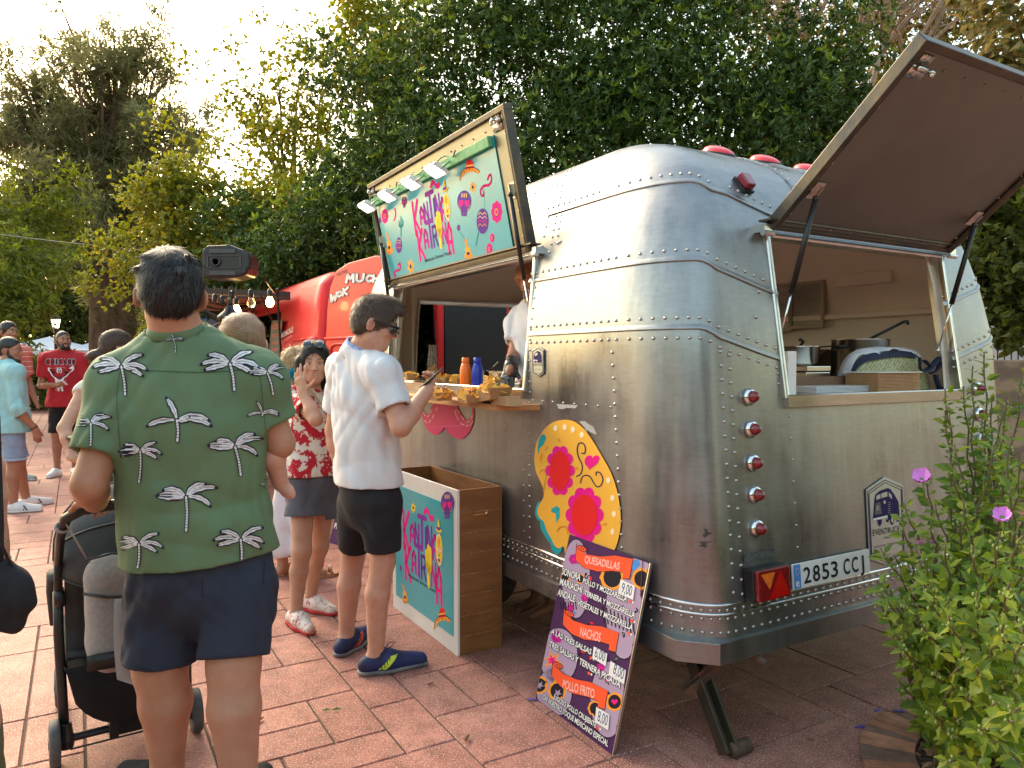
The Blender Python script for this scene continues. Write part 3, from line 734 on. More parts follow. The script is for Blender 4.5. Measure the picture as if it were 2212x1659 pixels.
# side hatch: al points toward the rear? (al=-UV): a=0 at far end, a=Wd at near end
strut(hpt(SH,WdS-.05,.27,-.025),surfn('side',WS[0]+.03,1.60)[0]+WV*.05)
strut(hpt(SH,.05,.27,-.025),surfn('side',WS[1]-.03,1.42)[0]+WV*.05)
bracket(SH,WdS-.05,.29); bracket(SH,.05,.29)
strut(hpt(RH,.06,.17,-.03),surfn('rear',WR[0]+.03,1.50)[0]+UV*.05)
strut(hpt(RH,WdR-.06,.17,-.03),surfn('rear',WR[1]-.04,1.50)[0]+UV*.05)
bracket(RH,.06,.19); bracket(RH,WdR-.06,.19)
def latch(H,a,l):
    b=MB(); b.box(hpt(H,a,l,-.003),(.09,.045,.004),H[1],H[2]); b.box(hpt(H,a,l+.05,-.003),(.06,.03,.004),H[1],H[2]); c=hpt(H,a,l+.02,-.018)
    b.tube([c-H[1]*.03,c+H[1]*.06],.010,10); b.tube([c+H[1]*.02,c+H[1]*.02-H[3]*.028+H[2]*.01],.006,8); b.ball(c+H[1]*.02-H[3]*.028,.009,8); b.build('latch',M['steel'],H[4],True)
latch(RH,.07,.69); latch(SH,WdS-.09,.60); latch(SH,.04,.60); latch(RH,WdR-.1,.69)
# licence plate + light cluster + tape
rp=surfn('rear',.9,.62); 
RPn=rp[1]; RP=Plane(rp[0]+RPn*.006,WV,np.cross(RPn,WV)*1.0); 
if RP.n@RPn<0: RP=Plane(rp[0]+RPn*.006,WV,ZV)
def rect_on(pl,x0,y0,x1,y1,th,name,m,par,bevel=0,h=0):
    c=pl.pt((x0+x1)/2,(y0+y1)/2,h+th/2); b=MB(); b.box(c,(abs(x1-x0),abs(y1-y0),th),pl.ex,pl.ey); return b.build(name,m,par,bevel=bevel)
a0=RP.px(1708,1272); a1=RP.px(1874,1237); a2=RP.px(1872,1185); a3=RP.px(1706,1218)
zb_,zt_=(a0[1]+a1[1])/2,(a2[1]+a3[1])/2; PL=(a0[0],zb_,a1[0],zt_)
pl_=rect_on(RP,*PL,.008,'licence_plate',M['white'],TR,bevel=.002,h=.006)
D=Decal(lambda x,y,l:RP.pt(x,y,.0155+l*.0005))
w_=PL[2]-PL[0];h_=PL[3]-PL[1]
D.poly([(PL[0]+.004,PL[1]+.003),(PL[0]+.09*w_,PL[1]+.003),(PL[0]+.09*w_,PL[3]-.003),(PL[0]+.004,PL[3]-.003)],K_['sky'],1)
for i in range(12): D.poly(circ(PL[0]+.05*w_+.011*math.cos(i*pi/6),PL[1]+.7*h_+.013*math.sin(i*pi/6),.0018,n=5),K_['yel'],2)
textfit(D,'E',(PL[0]+.03*w_,PL[1]+.12*h_),(PL[0]+.07*w_,PL[1]+.12*h_),.2*h_,K_['wht'],2,.02)
def narrow(t,x0,x1): textfit(D,t,(PL[0]+x0*w_,PL[1]+.17*h_),(PL[0]+x1*w_,PL[1]+.17*h_),.66*h_,K_['blk'],1,.012)
for i,ch in enumerate('2853'): narrow(ch,.125+i*.115,.125+i*.115+.09)
for i,ch in enumerate('CCJ'): narrow(ch,.635+i*.112,.635+i*.112+(.085 if i<2 else .055))
D.build('plate_lettering',pl_)
RP2=Plane(RP.o+RP.n*.066,RP.ex,RP.ey)
c0=RP2.px(1634,1232); c1=RP2.px(1706,1219); c2=RP2.px(1633,1308); c3=RP2.px(1708,1288)
LX0,LX1=c0[0],c1[0]; LZ0,LZ1=(c2[1]+c3[1])/2,(c0[1]+c1[1])/2
cl=rect_on(RP,LX0,LZ0,LX1,LZ1,.05,'rear_light_cluster',M['black'],TR,bevel=.006,h=0)
rect_on(RP,LX0+.004,LZ0+.004,LX1-.002,LZ1-.004,.018,'lens',M['redlens'],cl,bevel=.005,h=.05)
D=Decal(lambda x,y,l:RP.pt(x,y,.0682+l*.0006)); X=lambda t:LX0+(LX1-LX0)*t; Z=lambda t:LZ0+(LZ1-LZ0)*t
D.poly([(X(.3),Z(.06)),(X(.94),Z(.12)),(X(.68),Z(.9))],mat('red_reflector',(.5,.004,.004),.2,0,coat=.7),2)
D.poly([(X(.1),Z(.86)),(X(.52),Z(.86)),(X(.34),Z(.36))],M['orlens'],2); D.build('reflector',cl)
t0=RP.px(1606,1198);t1=RP.px(1673,1182)
rect_on(RP,t0[0],t0[1]-.028,t1[0],t0[1],.001,'tape_strip',mat('worn_black_tape',(.03,.03,.03),.5,0,c2=(.12,.12,.12),vs=60),TR,h=0)
# jack leg
J0=T(.11,.22,.37); JF=gp(1597,1612,.03)
jk=MB()
dj=JF-J0; ex=WV
for s in (-.026,.026): jk.box((J0+JF)/2+ex*s,(.012,.05,np.linalg.norm(dj)),ex,np.cross(dj,ex))
jk.box((J0+JF)/2-np.cross(dj,ex)/np.linalg.norm(np.cross(dj,ex))*.018,(.05,.012,np.linalg.norm(dj)),ex,np.cross(dj,ex))
jk.build('jack_leg',M['galv'],TR,bevel=.002)
jb=MB(); jb.tube([JF-ex*.045-ZV*.005,JF+ex*.045-ZV*.005],.028,12); jb.build('jack_foot',M['rust'],TR,True)
b=MB(); q=J0+dj*.36
for s in (-.05,.05): b.box((T(.28,.08,.365)+q)/2+UV*s*.4,(.34,.006,.032),(q-T(.28,.08,.365)),UV)
b.box((T(.12,.05,.36)+q)/2+WV*.02,(.2,.006,.05),(q-T(.16,.03,.37)),UV); b.tube([T(.30,.03,.345),T(.30,-.05,.34)],.014,10); b.build('jack_linkage',M['rust'],TR)
# ================= trailer artwork =================
SPL=Plane(T(0,0,0),UV*-1,ZV)     # side plane; a = -u, b = z
def side_f(off=.0035,st=.0009):
    n_=2/2.25
    def f(x,y,l):
        a,z=SPL.px(x,y); u=-a; ro=prof(z)[1]
        if u>=ro+CA: p,n=surfn('side',u,z,off+st*l)
        else:
            t=min(1,max(0,(ro+CA-u)/CA))**(1/n_); p,n=surfn('c_rs',math.asin(t)/(pi/2),z,off+st*l)
        return p
    return f
def refine(pts,d=12):
    out=[]
    for i in range(len(pts)):
        (x0,y0),(x1,y1)=pts[i],pts[(i+1)%len(pts)]; k=max(1,int(math.hypot(x1-x0,y1-y0)/d))
        out+=[(x0+(x1-x0)*j/k,y0+(y1-y0)*j/k) for j in range(k)]
    return out
z8=zc(2000,1500,1.659)
def px(f,P): return [f(x,y) for x,y in P]
D=Decal(side_f())
Yo=[(375,253),(300,270),(240,320),(195,400),(178,500),(190,590),(215,650),(240,710),(238,760),(215,800),(197,850),(212,893),(240,920),(255,965),(275,1005),(292,1035),(308,1070),(335,1092),(370,1082),(385,1130),(430,1190),(520,1225),(620,1200),(700,1110),(738,980),(742,860),(720,720),(680,600),(620,490),(560,390),(500,310),(440,265)]
Te=[(215,790),(190,820),(183,870),(197,905),(216,920),(218,965),(240,1000),(262,1040),(283,1060),(292,1105),(325,1130),(352,1112),(362,1060),(330,1000),(270,900)]
D.poly(px(z8,cat(Te,4)),K_['tealp'],1); D.poly(px(z8,cat(Yo,4)),K_['ora'] if False else mat('print_mango',(.93,.48,.05),.4),2)
def flower(cx,cy,rx,ry,n,pr,tilt,c1,c2,rr,f,D=D,l=3):
    for i in range(n):
        a=2*pi*i/n; D.poly(px(f,circ(cx+rx*math.cos(a)*math.cos(tilt)-ry*math.sin(a)*math.sin(tilt),cy+rx*math.cos(a)*math.sin(tilt)+ry*math.sin(a)*math.cos(tilt),pr,pr*1.25,14)),c1,l+(i%2)*.2)
    D.poly(px(f,circ(cx,cy,rx,ry,24,tilt)),c1,l+.5); D.poly(px(f,circ(cx,cy,rx*rr,ry*rr,24,tilt)),c2,l+1.2)
flower(348,585,68,130,10,30,0,K_['hot'],K_['red'],.98,z8); flower(508,875,88,140,10,38,0,K_['hot'],K_['red'],.96,z8)
for x,y in ((318,308),(378,302),(432,317),(490,352),(663,648),(690,763),(700,867),(690,983)): D.poly(px(z8,circ(x,y,13,20)),K_['cream'],3)
D.poly(px(z8,[(245,348),(258,370),(240,415),(215,440),(207,482),(200,440),(208,385),(225,352)]),K_['tealp'],3)
D.poly(px(z8,[(232,470),(238,490),(222,540),(216,520),(218,485)]),K_['sor'],3)
heart=lambda cx,cy,r:[(cx+r*16*math.sin(t)**3/16,cy-r*(13*math.cos(t)-5*math.cos(2*t)-2*math.cos(3*t)-math.cos(4*t))/16) for t in [2*pi*i/24 for i in range(24)]]
D.poly(px(z8,[(x-(y-520)*.25,y) for x,y in [(a,b+ (12 if b>520 else 0)) for a,b in heart(555,520,48)]]),K_['hot'],3)
D.poly(px(z8,[(325,925),(345,890),(345,830),(325,815),(290,835),(290,855),(318,865)]),K_['tealp'],3)
for P in ([(490,470),(510,470),(512,430),(495,405),(470,410),(460,450),(470,500),(490,540),(492,580),(480,610),(455,622)],[(482,665),(492,630),(515,615),(545,625),(565,660),(590,690),(615,680),(628,640),(610,600),(585,595),(585,615)]): D.line(px(z8,cat(P,4,False)),2.6,K_['nav'],3)
for P in ([(215,600),(235,580),(258,600),(250,660),(240,720)],[(330,980),(350,955),(390,955),(400,1000)]): D.line(px(z8,cat(P,4,False)),3,mat('print_tan',(.75,.30,.03),.4),3)
for x,y,r in ((605,775,.8),(640,935,.3),(340,385,-1.2),(455,570,-.2),(260,440,1)): D.poly(px(z8,circ(x,y,16,8,10,-r)),mat('print_tan',(.75,.30,.03),.4),3)
D.build('skull_sticker',TR)
zm=zc(1500,1400,3.403); D=Decal(side_f())
Mo=[(556,640),(575,740),(600,780),(640,785),(670,740),(700,660),(850,600),(900,520),(940,487),(975,500),(1000,570),(1040,700),(1100,800),(1150,855),(1190,850),(1220,800),(1230,700),(1253,700),(1250,860),(1225,960),(1170,1060),(1090,1118),(1010,1100),(930,1050),(885,1000),(862,955),(830,1010),(780,1050),(720,1060),(650,1010),(590,920),(560,810)]
D.poly(px(zm,cat(Mo,3)),mat('print_raspberry',(.68,.02,.14),.4),1)
for P in ([(570,745),(600,805)],[(630,820),(655,800)],[(670,775),(695,730)],[(745,735),(765,700)],[(720,790),(700,840)],[(655,895),(675,865)],[(595,870),(620,900)],[(1000,735),(1020,800)],[(1030,820),(1048,860)],[(1045,730),(1060,770)],[(1085,810),(1120,855)],[(1155,890),(1180,893),(1205,870)],[(1220,850),(1235,800)],[(1080,900),(1100,925),(1125,920)],[(1155,940),(1185,942)],[(1205,930),(1245,880)]): D.line(px(zm,P),2.2,K_['lpk'],2)
D.build('moustache_sticker',TR)
# side badge & rear badge (engraved plates)
def badge(pl,P,f,name,w_line,van,lines,thk=.004):
    """P: hexagon in crop px"""
    pts=[pl.px(*f(*q)) for q in P]; b=MB(); b.prism(pts,pl.pt(0,0,.003),pl.ex,pl.ey,thk); o=b.build(name,M['badge'],TR,bevel=.001)
    D=Decal(lambda x,y,l:(lambda ab:pl.pt(ab[0],ab[1],.003+thk+.0006*l))(pl.px(x,y)))
    c=A(*P).reshape(-1,2).mean(0)
    for s in (.93,.87):
        Q=[tuple(c+(A(*q)-c)*s) for q in P]; D.line(px(f,Q+[Q[0]]),w_line,K_['nav'],1)
    van(D,f); 
    for t,pa,pb,h in lines: textfit(D,t,f(*pb),f(*pa),-h,K_['dgy'],1) if False else textfit2(D,pl,t,f(*pa),f(*pb),h)
    D.build('engraving',o); return o
def textfit2(D,pl,t,pa,pb,hm,mat_=None,layer=1,bold=0.0):
    """text between two pixel points on a plane, cap height hm metres, decal maps pixels -> write straight into it"""
    a=A(*pl.px(*pa)); b=A(*pl.px(*pb)); V,F,_=text2d(t,bold); d=b-a; n=A(-d[1],d[0])/np.linalg.norm(d)
    m=mat_ or K_['dgy']
    if m not in D.mats: D.mats.append(m)
    k=len(D.V); 
    for x,y in V:
        q=a+d*x+n*hm*y; D.V.append(pl.pt(q[0],q[1],D.h0+.0006*layer if hasattr(D,'h0') else .0085+.0006*layer))
    D.F+=[tuple(k+i for i in f) for f in F]; D.M+=[D.mats.index(m)]*len(F)
M['badge']=mat('badge_metal',(.42,.47,.45),.32,.7,var=.06,vs=20)
RBP=Plane(surfn('rear',1.45,.75)[0],WV,surfp('rear',1.45,.8)[1]*0+ (T(*surfp('rear',1.45,.9))-T(*surfp('rear',1.45,.7))))
zr_=zc(3350,1700,2.765)
def van_big(D,f):
    L=lambda P,m,l=2: D.poly(px(f,P),m,l)
    L([(248,690),(268,665),(300,640),(380,612),(410,620),(455,680),(500,760),(512,900),(500,950),(390,960),(380,905),(222,945),(232,880),(240,740)],K_['nav'])
    L([(258,695),(302,675),(302,725),(258,742)],M['badge'],3); L([(310,672),(376,650),(378,702),(312,722)],M['badge'],3); L([(392,655),(425,690),(428,735),(395,700)],M['badge'],3)
    L([(222,942),(380,908),(380,930),(222,965)],K_['wht'],3)
    for x,y,r in ((430,955,58),(496,940,42)): D.poly(px(f,circ(x,y,r*.36,r,18)),K_['nav'],3); D.poly(px(f,circ(x,y,r*.22,r*.62,14)),M['badge'],4)
    L([(270,960),(320,950),(318,990),(300,1030),(280,1010)],K_['nav']); L([(365,950),(395,955),(390,985),(370,980)],K_['nav'])
    L([(250,780),(300,762),(318,890),(240,905)],mat('print_slate',(.07,.08,.10),.4),3)
    for y0 in (830,855): D.line(px(f,[(258,y0),(272,y0-28),(286,y0-6)]),1.2,M['badge'],4)
    D.poly(px(f,circ(348,765,13,20,12)),M['badge'],3)
    for i in range(6): D.line(px(f,[(385,770+i*22),(412,772+i*22)]),.7,M['badge'],3)
badge(RBP,[(350,490),(555,580),(578,1330),(385,1455),(188,1385),(152,630)],zr_,'rear_badge',1.6,van_big,
 [('EVENTRUCK',(222,1130),(522,1080),.026),('GARAGE',(340,1165),(415,1152),.009),('FOOD TRUCK - COFFEE TRUCK',(235,1265),(525,1210),.0085),('WWW.EVENTRUCK',(285,1365),(420,1335),.007)])
SBP=Plane(surfn('side',1.0,1.3)[0],UV*-1,ZV); zs_=zc(1350,1000,2.765)
def van_small(D,f):
    D.poly(px(f,[(2100,1085),(2130,1055),(2165,1065),(2178,1110),(2178,1160),(2145,1180),(2095,1165),(2093,1120)]),K_['nav'],2)
    D.poly(px(f,[(2108,1088),(2135,1072),(2135,1100),(2108,1112)]),M['badge'],3); D.poly(px(f,[(2092,1150),(2135,1155),(2135,1165),(2092,1162)]),K_['wht'],3)
    for x in (2112,2148,2170): D.poly(px(f,circ(x,1172,8,16,10)),K_['nav'],3)
badge(SBP,[(2140,1010),(2198,1045),(2200,1300),(2143,1342),(2080,1300),(2075,1050)],zs_,'side_badge',.9,van_small,
 [('EVENTRUCK',(2092,1218),(2186,1218),.012),('FOOD TRUCK  COFFEE TRUCK',(2095,1262),(2188,1264),.005),('WWW.EVENTRUCK',(2105,1302),(2175,1305),.004)])
# scuffs, scratches and old glue
M['scuff']=mat('scuff_marks',(.05,.045,.04),.7,0); M['scratch']=mat('bright_scratch',(.75,.74,.7),.35,.9); M['glue']=mat('old_glue',(.36,.36,.34),.7,.3,c2=(.5,.49,.46),vs=80)
D=Decal(side_f(.0006,.0004))
for P in ([(318,150),(460,158),(440,180),(385,175),(360,185),(330,180)],[(465,265),(500,262),(560,300),(583,350),(560,345),(520,320),(515,350),(500,300)]): D.poly(px(z8,P),M['glue'],1)
z22=zc(2550,2000,2.2117)
for P in ([(290,318),(368,320),(340,328),(320,345),(325,365),(318,385),(312,370),(290,360),(305,345)],[(308,212),(320,215),(326,245),(340,255),(325,275),(312,290),(305,265),(315,245)]): D.poly(px(z22,P),M['scuff'],1)
D.build('scuffs',TR)
# ================= hatch poster =================
h0,al,hd,bk,hp=SH; HP=Plane(h0,al,hd); f5=zc(1400,400,2.07375)
pc=[HP.px(*f5(*q)) for q in ((150,880),(1165,330),(1275,1235),(262,1518))]
x0=(pc[0][0]+pc[3][0])/2; x1=(pc[1][0]+pc[2][0])/2; y0=(pc[2][1]+pc[3][1])/2; y1=.575
x0=max(x0,.05); y0=max(y0,.02)
b=MB(); b.box(HP.pt((x0+x1)/2,(y0+y1)/2,.003),(x1-x0,y1-y0,.004),HP.ex,HP.ey); po=b.build('poster',M['teal'],hp)
D=Decal(lambda x,y,l:(lambda ab:HP.pt(ab[0],ab[1],.005+.0007*l))(HP.px(x,y)))
def logo(D,X,Y,th,small=True):
    """X,Y map unit logo -> decal coords given (u,v)"""
    def g(u,v): return (X(u,v),Y(u,v))
    def P(l): return [g(*q) for q in l]
    spec=[('K',0,.16,.40,1.0,'hot'),('A',.19,.30,.56,.84,'mag'),('N',.33,.43,.54,.88,'pur'),('T',.42,.62,.52,1.02,'pur'),('I',.60,.66,.52,.86,'vio'),('N',.67,.77,.50,.92,'pur'),('A',.80,.90,.46,.82,'mag'),
     ('K',.04,.20,-.08,.46,'hot'),('A',.23,.34,.10,.42,'mag'),('T',.33,.52,.08,.54,'pur'),('R',.50,.61,.07,.42,'vio'),('N',.76,.86,.05,.40,'mag'),('A',.89,1.0,-.16,.36,'hot')]
    for ch,a,b_,c,d,cl in spec: letter2(D,ch,g,a,b_,c,d,th,K_[cl])
    for Q in ([(.685,.02),(.685,.6)],[(.685,.28),(.64,.34),(.64,.52)],[(.685,.22),(.735,.3),(.735,.58)]): D.line(P(Q),th*1.0,K_['yel'],2)
    D.poly(P([(.96+.085*math.cos(t),.66+.22*math.sin(t)*(1 if math.sin(t)>0 else 1.15)) for t in [2*pi*i/20 for i in range(20)]]),K_['cream'],2)
    D.poly(P([(.96+.072*math.cos(t),.66+.20*math.sin(t)*(1 if math.sin(t)>0 else 1.15)) for t in [2*pi*i/20 for i in range(20)]]),K_['yel'],3)
    for x in (.93,.99): D.poly(P(circ(x,.64,.022,.05,12)),K_['sor'],4); D.poly(P(circ(x,.64,.016,.037,12)),K_['wht'],5)
    D.poly(P([(.96,.60),(.945,.55),(.975,.55)]),K_['nav'],4); D.poly(P([(.935,.47),(.985,.47),(.985,.51),(.935,.51)]),K_['pur'],4)
    for x,y in ((.96,.8),(.94,.76),(.98,.76),(.96,.72)): D.poly(P(circ(x,y,.008,.025,8)),K_['red'],4)
    D.poly(P([(.88,.93),(.92,.90),(1.0,.90),(1.05,.95),(.99,.96),(.975,1.08),(.955,1.10),(.94,1.05),(.93,.96)]),K_['yel'],4); D.line(P([(.93,.955),(.985,.955)]),th*.5,K_['pur'],5)
    D.poly(P(cat([(.56,1.10),(.63,1.2),(.70,1.17),(.74,1.1),(.80,1.12),(.84,1.06),(.80,1.02),(.74,1.02),(.70,1.08),(.65,1.12),(.60,1.08)],3)),K_['hot'],2)
def letter2(D,ch,g,x0,x1,y0,y1,w,mt):
    w=w*{'N':.58,'A':.72,'R':.62,'K':.85,'T':.85,'I':1.0}.get(ch,1)
    for i,P in enumerate(LET[ch]): D.line([g(x0+(x1-x0)*a,y0+(y1-y0)*b) for a,b in P],w,mt,1+i*.2)
# logo placed by three reference points (in pixels): origin, +u, +v
def refmap(pl,o,u,v):
    O=A(*pl.px(*o));U=A(*pl.px(*u))-O;V_=A(*pl.px(*v))-O
    return (lambda a,b:float(O[0]+U[0]*a+V_[0]*b)),(lambda a,b:float(O[1]+U[1]*a+V_[1]*b))
def planedecal(pl,h=.005): return Decal(lambda x,y,l:pl.pt(x,y,h+.0007*l))
D=planedecal(HP); X_,Y_=refmap(HP,f5(522,1262),f5(800,1158),f5(470,830)); sc_=abs(X_(1,0)-X_(0,0)); logo(D,X_,Y_,sc_*.066)
textq=lambda D,pl,t,pa,pb,h,m,bold=0.0,l=2:(lambda a,b:textfit(D,t,a,b,h,m,l,bold))(pl.px(*pa),pl.px(*pb))
textq(D,HP,'Mexican Street Food',f5(575,1312),f5(790,1243),.022,K_['dgy'],.01)
S5=lambda x,y:HP.px(*f5(x,y))
def icon(D,S,kind,x,y,s):
    """S maps crop px to decal coords; s = half size in crop px (x half, y half)"""
    sx,sy=s; g=lambda a,b:S(x+a*sx,y-b*sy); P=lambda l:[g(*q) for q in l]
    if kind=='ros':
        for i in range(8): D.poly(P(circ(.68*math.cos(i*pi/4),.68*math.sin(i*pi/4),.34,n=10)),K_['hot'],1)
        D.poly(P(circ(0,0,.75,n=20)),K_['hot'],1.5); D.poly(P(circ(0,0,.48,n=16)),K_['pur'],2); D.poly(P(circ(0,0,.36,n=16)),K_['sor'],3); D.poly(P(circ(0,0,.2,n=12)),K_['hot'],4)
    if kind=='dai':
        for i in range(6): D.poly(P(circ(.62*math.cos(i*pi/3+.3),.62*math.sin(i*pi/3+.3),.38,.28,10,i*pi/3+.3)),K_['yel'] if s[1]<45 else K_['ora'],1)
        D.poly(P(circ(0,0,.28,n=12)),K_['nav'],2)
    if kind=='gui':
        D.poly(P(circ(.12,-.55,.8,.45,18)),K_['sor'],1); D.poly(P(circ(-.02,.05,.55,.32,16)),K_['ora'],1.3); D.line(P([(-.1,0),(-.45,1.0)]),abs(S(x+sx*.5,y)[0]-S(x,y)[0])*.9,K_['sor'],1); D.poly(P(circ(.06,-.3,.27,.17,12)),K_['nav'],2); D.line(P([(-.2,-.8),(.4,-.85)]),.004,K_['nav'],2)
    if kind=='mar':
        D.poly(P(circ(0,0,1,1,22)),K_['vio'],1)
        for yy in (-.4,-.1,.2,.5): D.line(P([(-.8+.3*abs(yy),yy),(-.4,yy+.2),(0,yy),(.4,yy+.2),(.75-.3*abs(yy),yy)]),abs(S(x,y-sy)[1]-S(x,y)[1])*.07,[K_['sor'],K_['hot'],K_['lpk'],K_['yel']][int((yy+.4)/.3+.1)],2)
    if kind=='som':
        D.poly(P(cat([(-1,-1),(-.75,-.1),(-.2,.25),(.5,.25),(1,-.1),(.9,-.3),(.3,-.15),(-.3,-.25),(-.7,-.6)],4)),K_['ora'],1)
        D.poly(P([(-.45,.1),(-.3,.85),(.0,1.05),(.3,.9),(.45,.2)]),K_['red'],1.4); D.line(P([(-.38,.4),(.4,.5)]),.006,K_['yel'],2)
        for i in range(7): D.poly(P(circ(-.82+i*.27,-.45+.5*math.sin((i+.5)*.42),.07,n=8)),K_['nav'] if i%2 else K_['red'],2)
        D.line(P(cat([(-1,-1),(-.75,-.1),(-.2,.25),(.5,.25),(1,-.1)],4,False)),.004,K_['nav'],2)
    if kind=='sku':
        D.poly(P(circ(0,.15,1,.85,22)),K_['vio'],1); D.poly(P([(-.5,-.4),(.45,-.4),(.35,-1),(-.4,-1)]),K_['vio'],1.2)
        for a in (-.42,.4): D.poly(P([(a+u*.33,.0-v*.33) for u,v in heart(0,0,1)]),K_['hot'],2)
        for a in (-.3,0,.3): D.poly(P(circ(a,.62,.07,.2,8)),K_['yel'],2)
        for a in (-.75,.75): D.line(P([(a,-.1),(a*.9,-.4),(a*.6,-.5)]),.004,K_['ora'],2)
        for i in range(4): D.line(P([(-.3+i*.2,-.7),(-.3+i*.2,-.95)]),.002,K_['lil'],2)
    if kind=='cur': D.line([g(*q) for q in cat([(.3,.5),(.5,.8),(.8,.9),(.9,.4),(.5,.0),(-.3,-.1),(-.8,-.5),(-.7,-.9),(-.3,-.95),(-.35,-.6)],4,False)],abs(S(x+sx,y)[0]-S(x,y)[0])*.22,K_['hot'],1)
    if kind=='chi': D.poly(P(cat([(-.5,.9),(.3,.8),(.5,0),(0,-.8),(-.9,-1),(-.3,-.4),(-.1,.3)],3)),K_['hot'],1)
    if kind=='cac':
        for Q in ([(0,-1),(0,1)],[(0,-.1),(-.8,.1),(-.8,.5)],[(0,0),(.8,.2),(.8,.7)]): D.line(P(Q),abs(S(x+sx,y)[0]-S(x,y)[0])*.5,K_['dteal'],1)
    if kind=='mrc':
        D.poly(P(circ(0,0,1,1,16)),K_['vio'],1); D.line(P([(-.5,0),(.5,.1)]),.003,K_['hot'],2)
for k,x,y,s in (('ros',246,935,(28,62)),('chi',330,920,(16,55)),('cac',378,1020,(18,75)),('gui',280,1165,(34,85)),('mar',360,1172,(27,65)),('cur',345,1375,(32,60)),('dai',457,1345,(28,62)),('sku',895,830,(58,105)),('dai',965,697,(26,46)),('som',940,560,(82,85)),('cur',1070,680,(52,90)),('mar',1045,975,(50,105)),('ros',1160,900,(46,92)),('gui',925,1215,(42,80)),('ros',1123,1112,(19,38)),('ros',1100,1205,(26,52)),('mrc',205,970,(10,26)),('mrc',848,1030,(13,26)),('sku',405,820,(22,45))): icon(D,S5,k,x,y,s)
D.line([S5(*q) for q in ((862,1060),(905,1140))],.004,K_['dteal'],1); D.line([S5(*q) for q in ((1010,1070),(990,1170))],.012,K_['dteal'],1); D.line([S5(*q) for q in ((1050,680),(1062,880))],.004,K_['ltl'],1)
D.build('poster_artwork',po)
# green board with floodlights
ga=S5(145,880); gb=S5(1122,318)
gm=mat('green_painted_board',(.09,.35,.16),.6,0,c2=(.20,.50,.22),vs=18,bump=.2,bs=30)
gy=.548; b=MB(); b.box(HP.pt((x0+x1)/2-.01,gy,.02),(x1-x0,.050,.026),HP.ex,HP.ey); gbd=b.build('light_batten',gm,hp,bevel=.003)
M['lit']=mat('lit_led_panel',(1,.97,.9),.4,0,emit=6)
for (qx,qy) in ((205,835),(380,750),(582,642),(785,522)):
    a=S5(qx,qy)[0]; t=gy-.01; c=HP.pt(a,t-.02,.10); ex=HP.ex; dn=HP.n*.62-HP.ey*.78; dn/=np.linalg.norm(dn); ey=np.cross(dn,ex)
    b=MB(); b.box(c,(.138,.092,.020),ex,ey); b.box(c-dn*.014,(.11,.07,.012),ex,ey); 
    for i in range(-3,4): b.box(c-dn*.024+ex*i*.014,(.003,.06,.01),ex,ey)
    fl_=b.build('floodlight',M['white'],gbd,bevel=.002)
    b=MB(); b.box(c+dn*.0125,(.112,.066,.002),ex,ey); b.build('light_panel',M['lit'],fl_)
    b=MB()
    for s in (-.078,.078): b.tube([c+ex*s,HP.pt(a+s*.6,gy,.035)],.005,6)
    b.build('bracket',M['steel'],fl_)
b=MB()
pts=[]
for i in range(60):
    t=i/59; pts.append(HP.pt(x0+.03+(x1-x0-.35)*t,gy+.028+.012*math.sin(t*38),.04+.012*math.cos(t*31)))
b.tube(pts,.004,6); b.tube([pts[0],HP.pt(x0-.03,.5,.03),HP.pt(x0-.03,.25,.035),HP.pt(x0-.02,.03,.03),surfn('side',WS[1]-.01,1.8)[0]-WV*.03,surfn('side',WS[1]-.02,1.4)[0]],.005,6); b.build('lamp_cable',M['black'] if False else mat('green_cable',(.05,.2,.12),.5),hp,True)
# ================= counter shelf =================
wb=MB(); zsf=1.218; d_=.19
pts=[(1.03,0),(1.115,-d_),(2.80,-d_),(2.80,0)]
wb.prism([(-u,w*-1) for u,w in pts],T(0,0,zsf),-UV,-WV,.028*-1)
shf=wb.build('counter_shelf',M['wood'],TR,bevel=.002)
ZS=zsf+ .0015
SHZ=zsf+.028
# ================= wooden display bin =================
BO=gp(988.8,1418.1,0); BO=A(BO[0],BO[1],0); bl,bw,bh=.862,.250,.818
def Bx(w,u,z): return BO+WV*w+UV*u+ZV*z
bn=thing('display_bin',Bx(bw/2,bl/2,0),'open topped plywood bin with a turquoise poster on its white front','bin')
fr=Plane(Bx(0,0,0),-UV,ZV)      # front panel plane, a=-u
b=MB(); b.box(Bx(.006,bl/2,bh/2),(.012,bl,bh),WV,UV); fp=b.build('front_panel',mat('chipped_white_board',(.68,.67,.64),.55,0,c2=(.74,.73,.70),vs=5,bump=.1,bs=30),bn,bevel=.001)
def slotp(cx,cy,hw,r,n=8): return [(cx+hw+r*math.cos(a),cy+r*math.sin(a)) for a in [pi*.5-pi*i/n for i in range(n+1)]]+[(cx-hw+r*math.cos(a),cy+r*math.sin(a)) for a in [-pi*.5-pi*i/n for i in range(n+1)]]
def holepanel(o,ex,ey,w,h,cy,th,name,m):
    outer=[(0,0),(w,0),(w,h),(0,h)]; hole=slotp(w/2,cy,.028,.0165); k=len(outer);kh=len(hole)
    tri=tessellate_polygon([[Vector((x,y,0)) for x,y in outer],[Vector((x,y,0)) for x,y in hole[::-1]]]); allp=outer+hole[::-1]
    n=np.cross(ex,ey); V=[o+ex*x+ey*y for x,y in allp]+[o+ex*x+ey*y+n*th for x,y in allp]; N=len(allp)
    F=[tuple(t) for t in tri]+[tuple(i+N for i in t) for t in tri]+[(i,(i+1)%k,(i+1)%k+N,i+N) for i in range(k)]+[(k+i,k+(i+1)%kh,k+(i+1)%kh+N,k+i+N) for i in range(kh)]
    b=MB(); b.add(V,F); return b.build(name,m,bn)
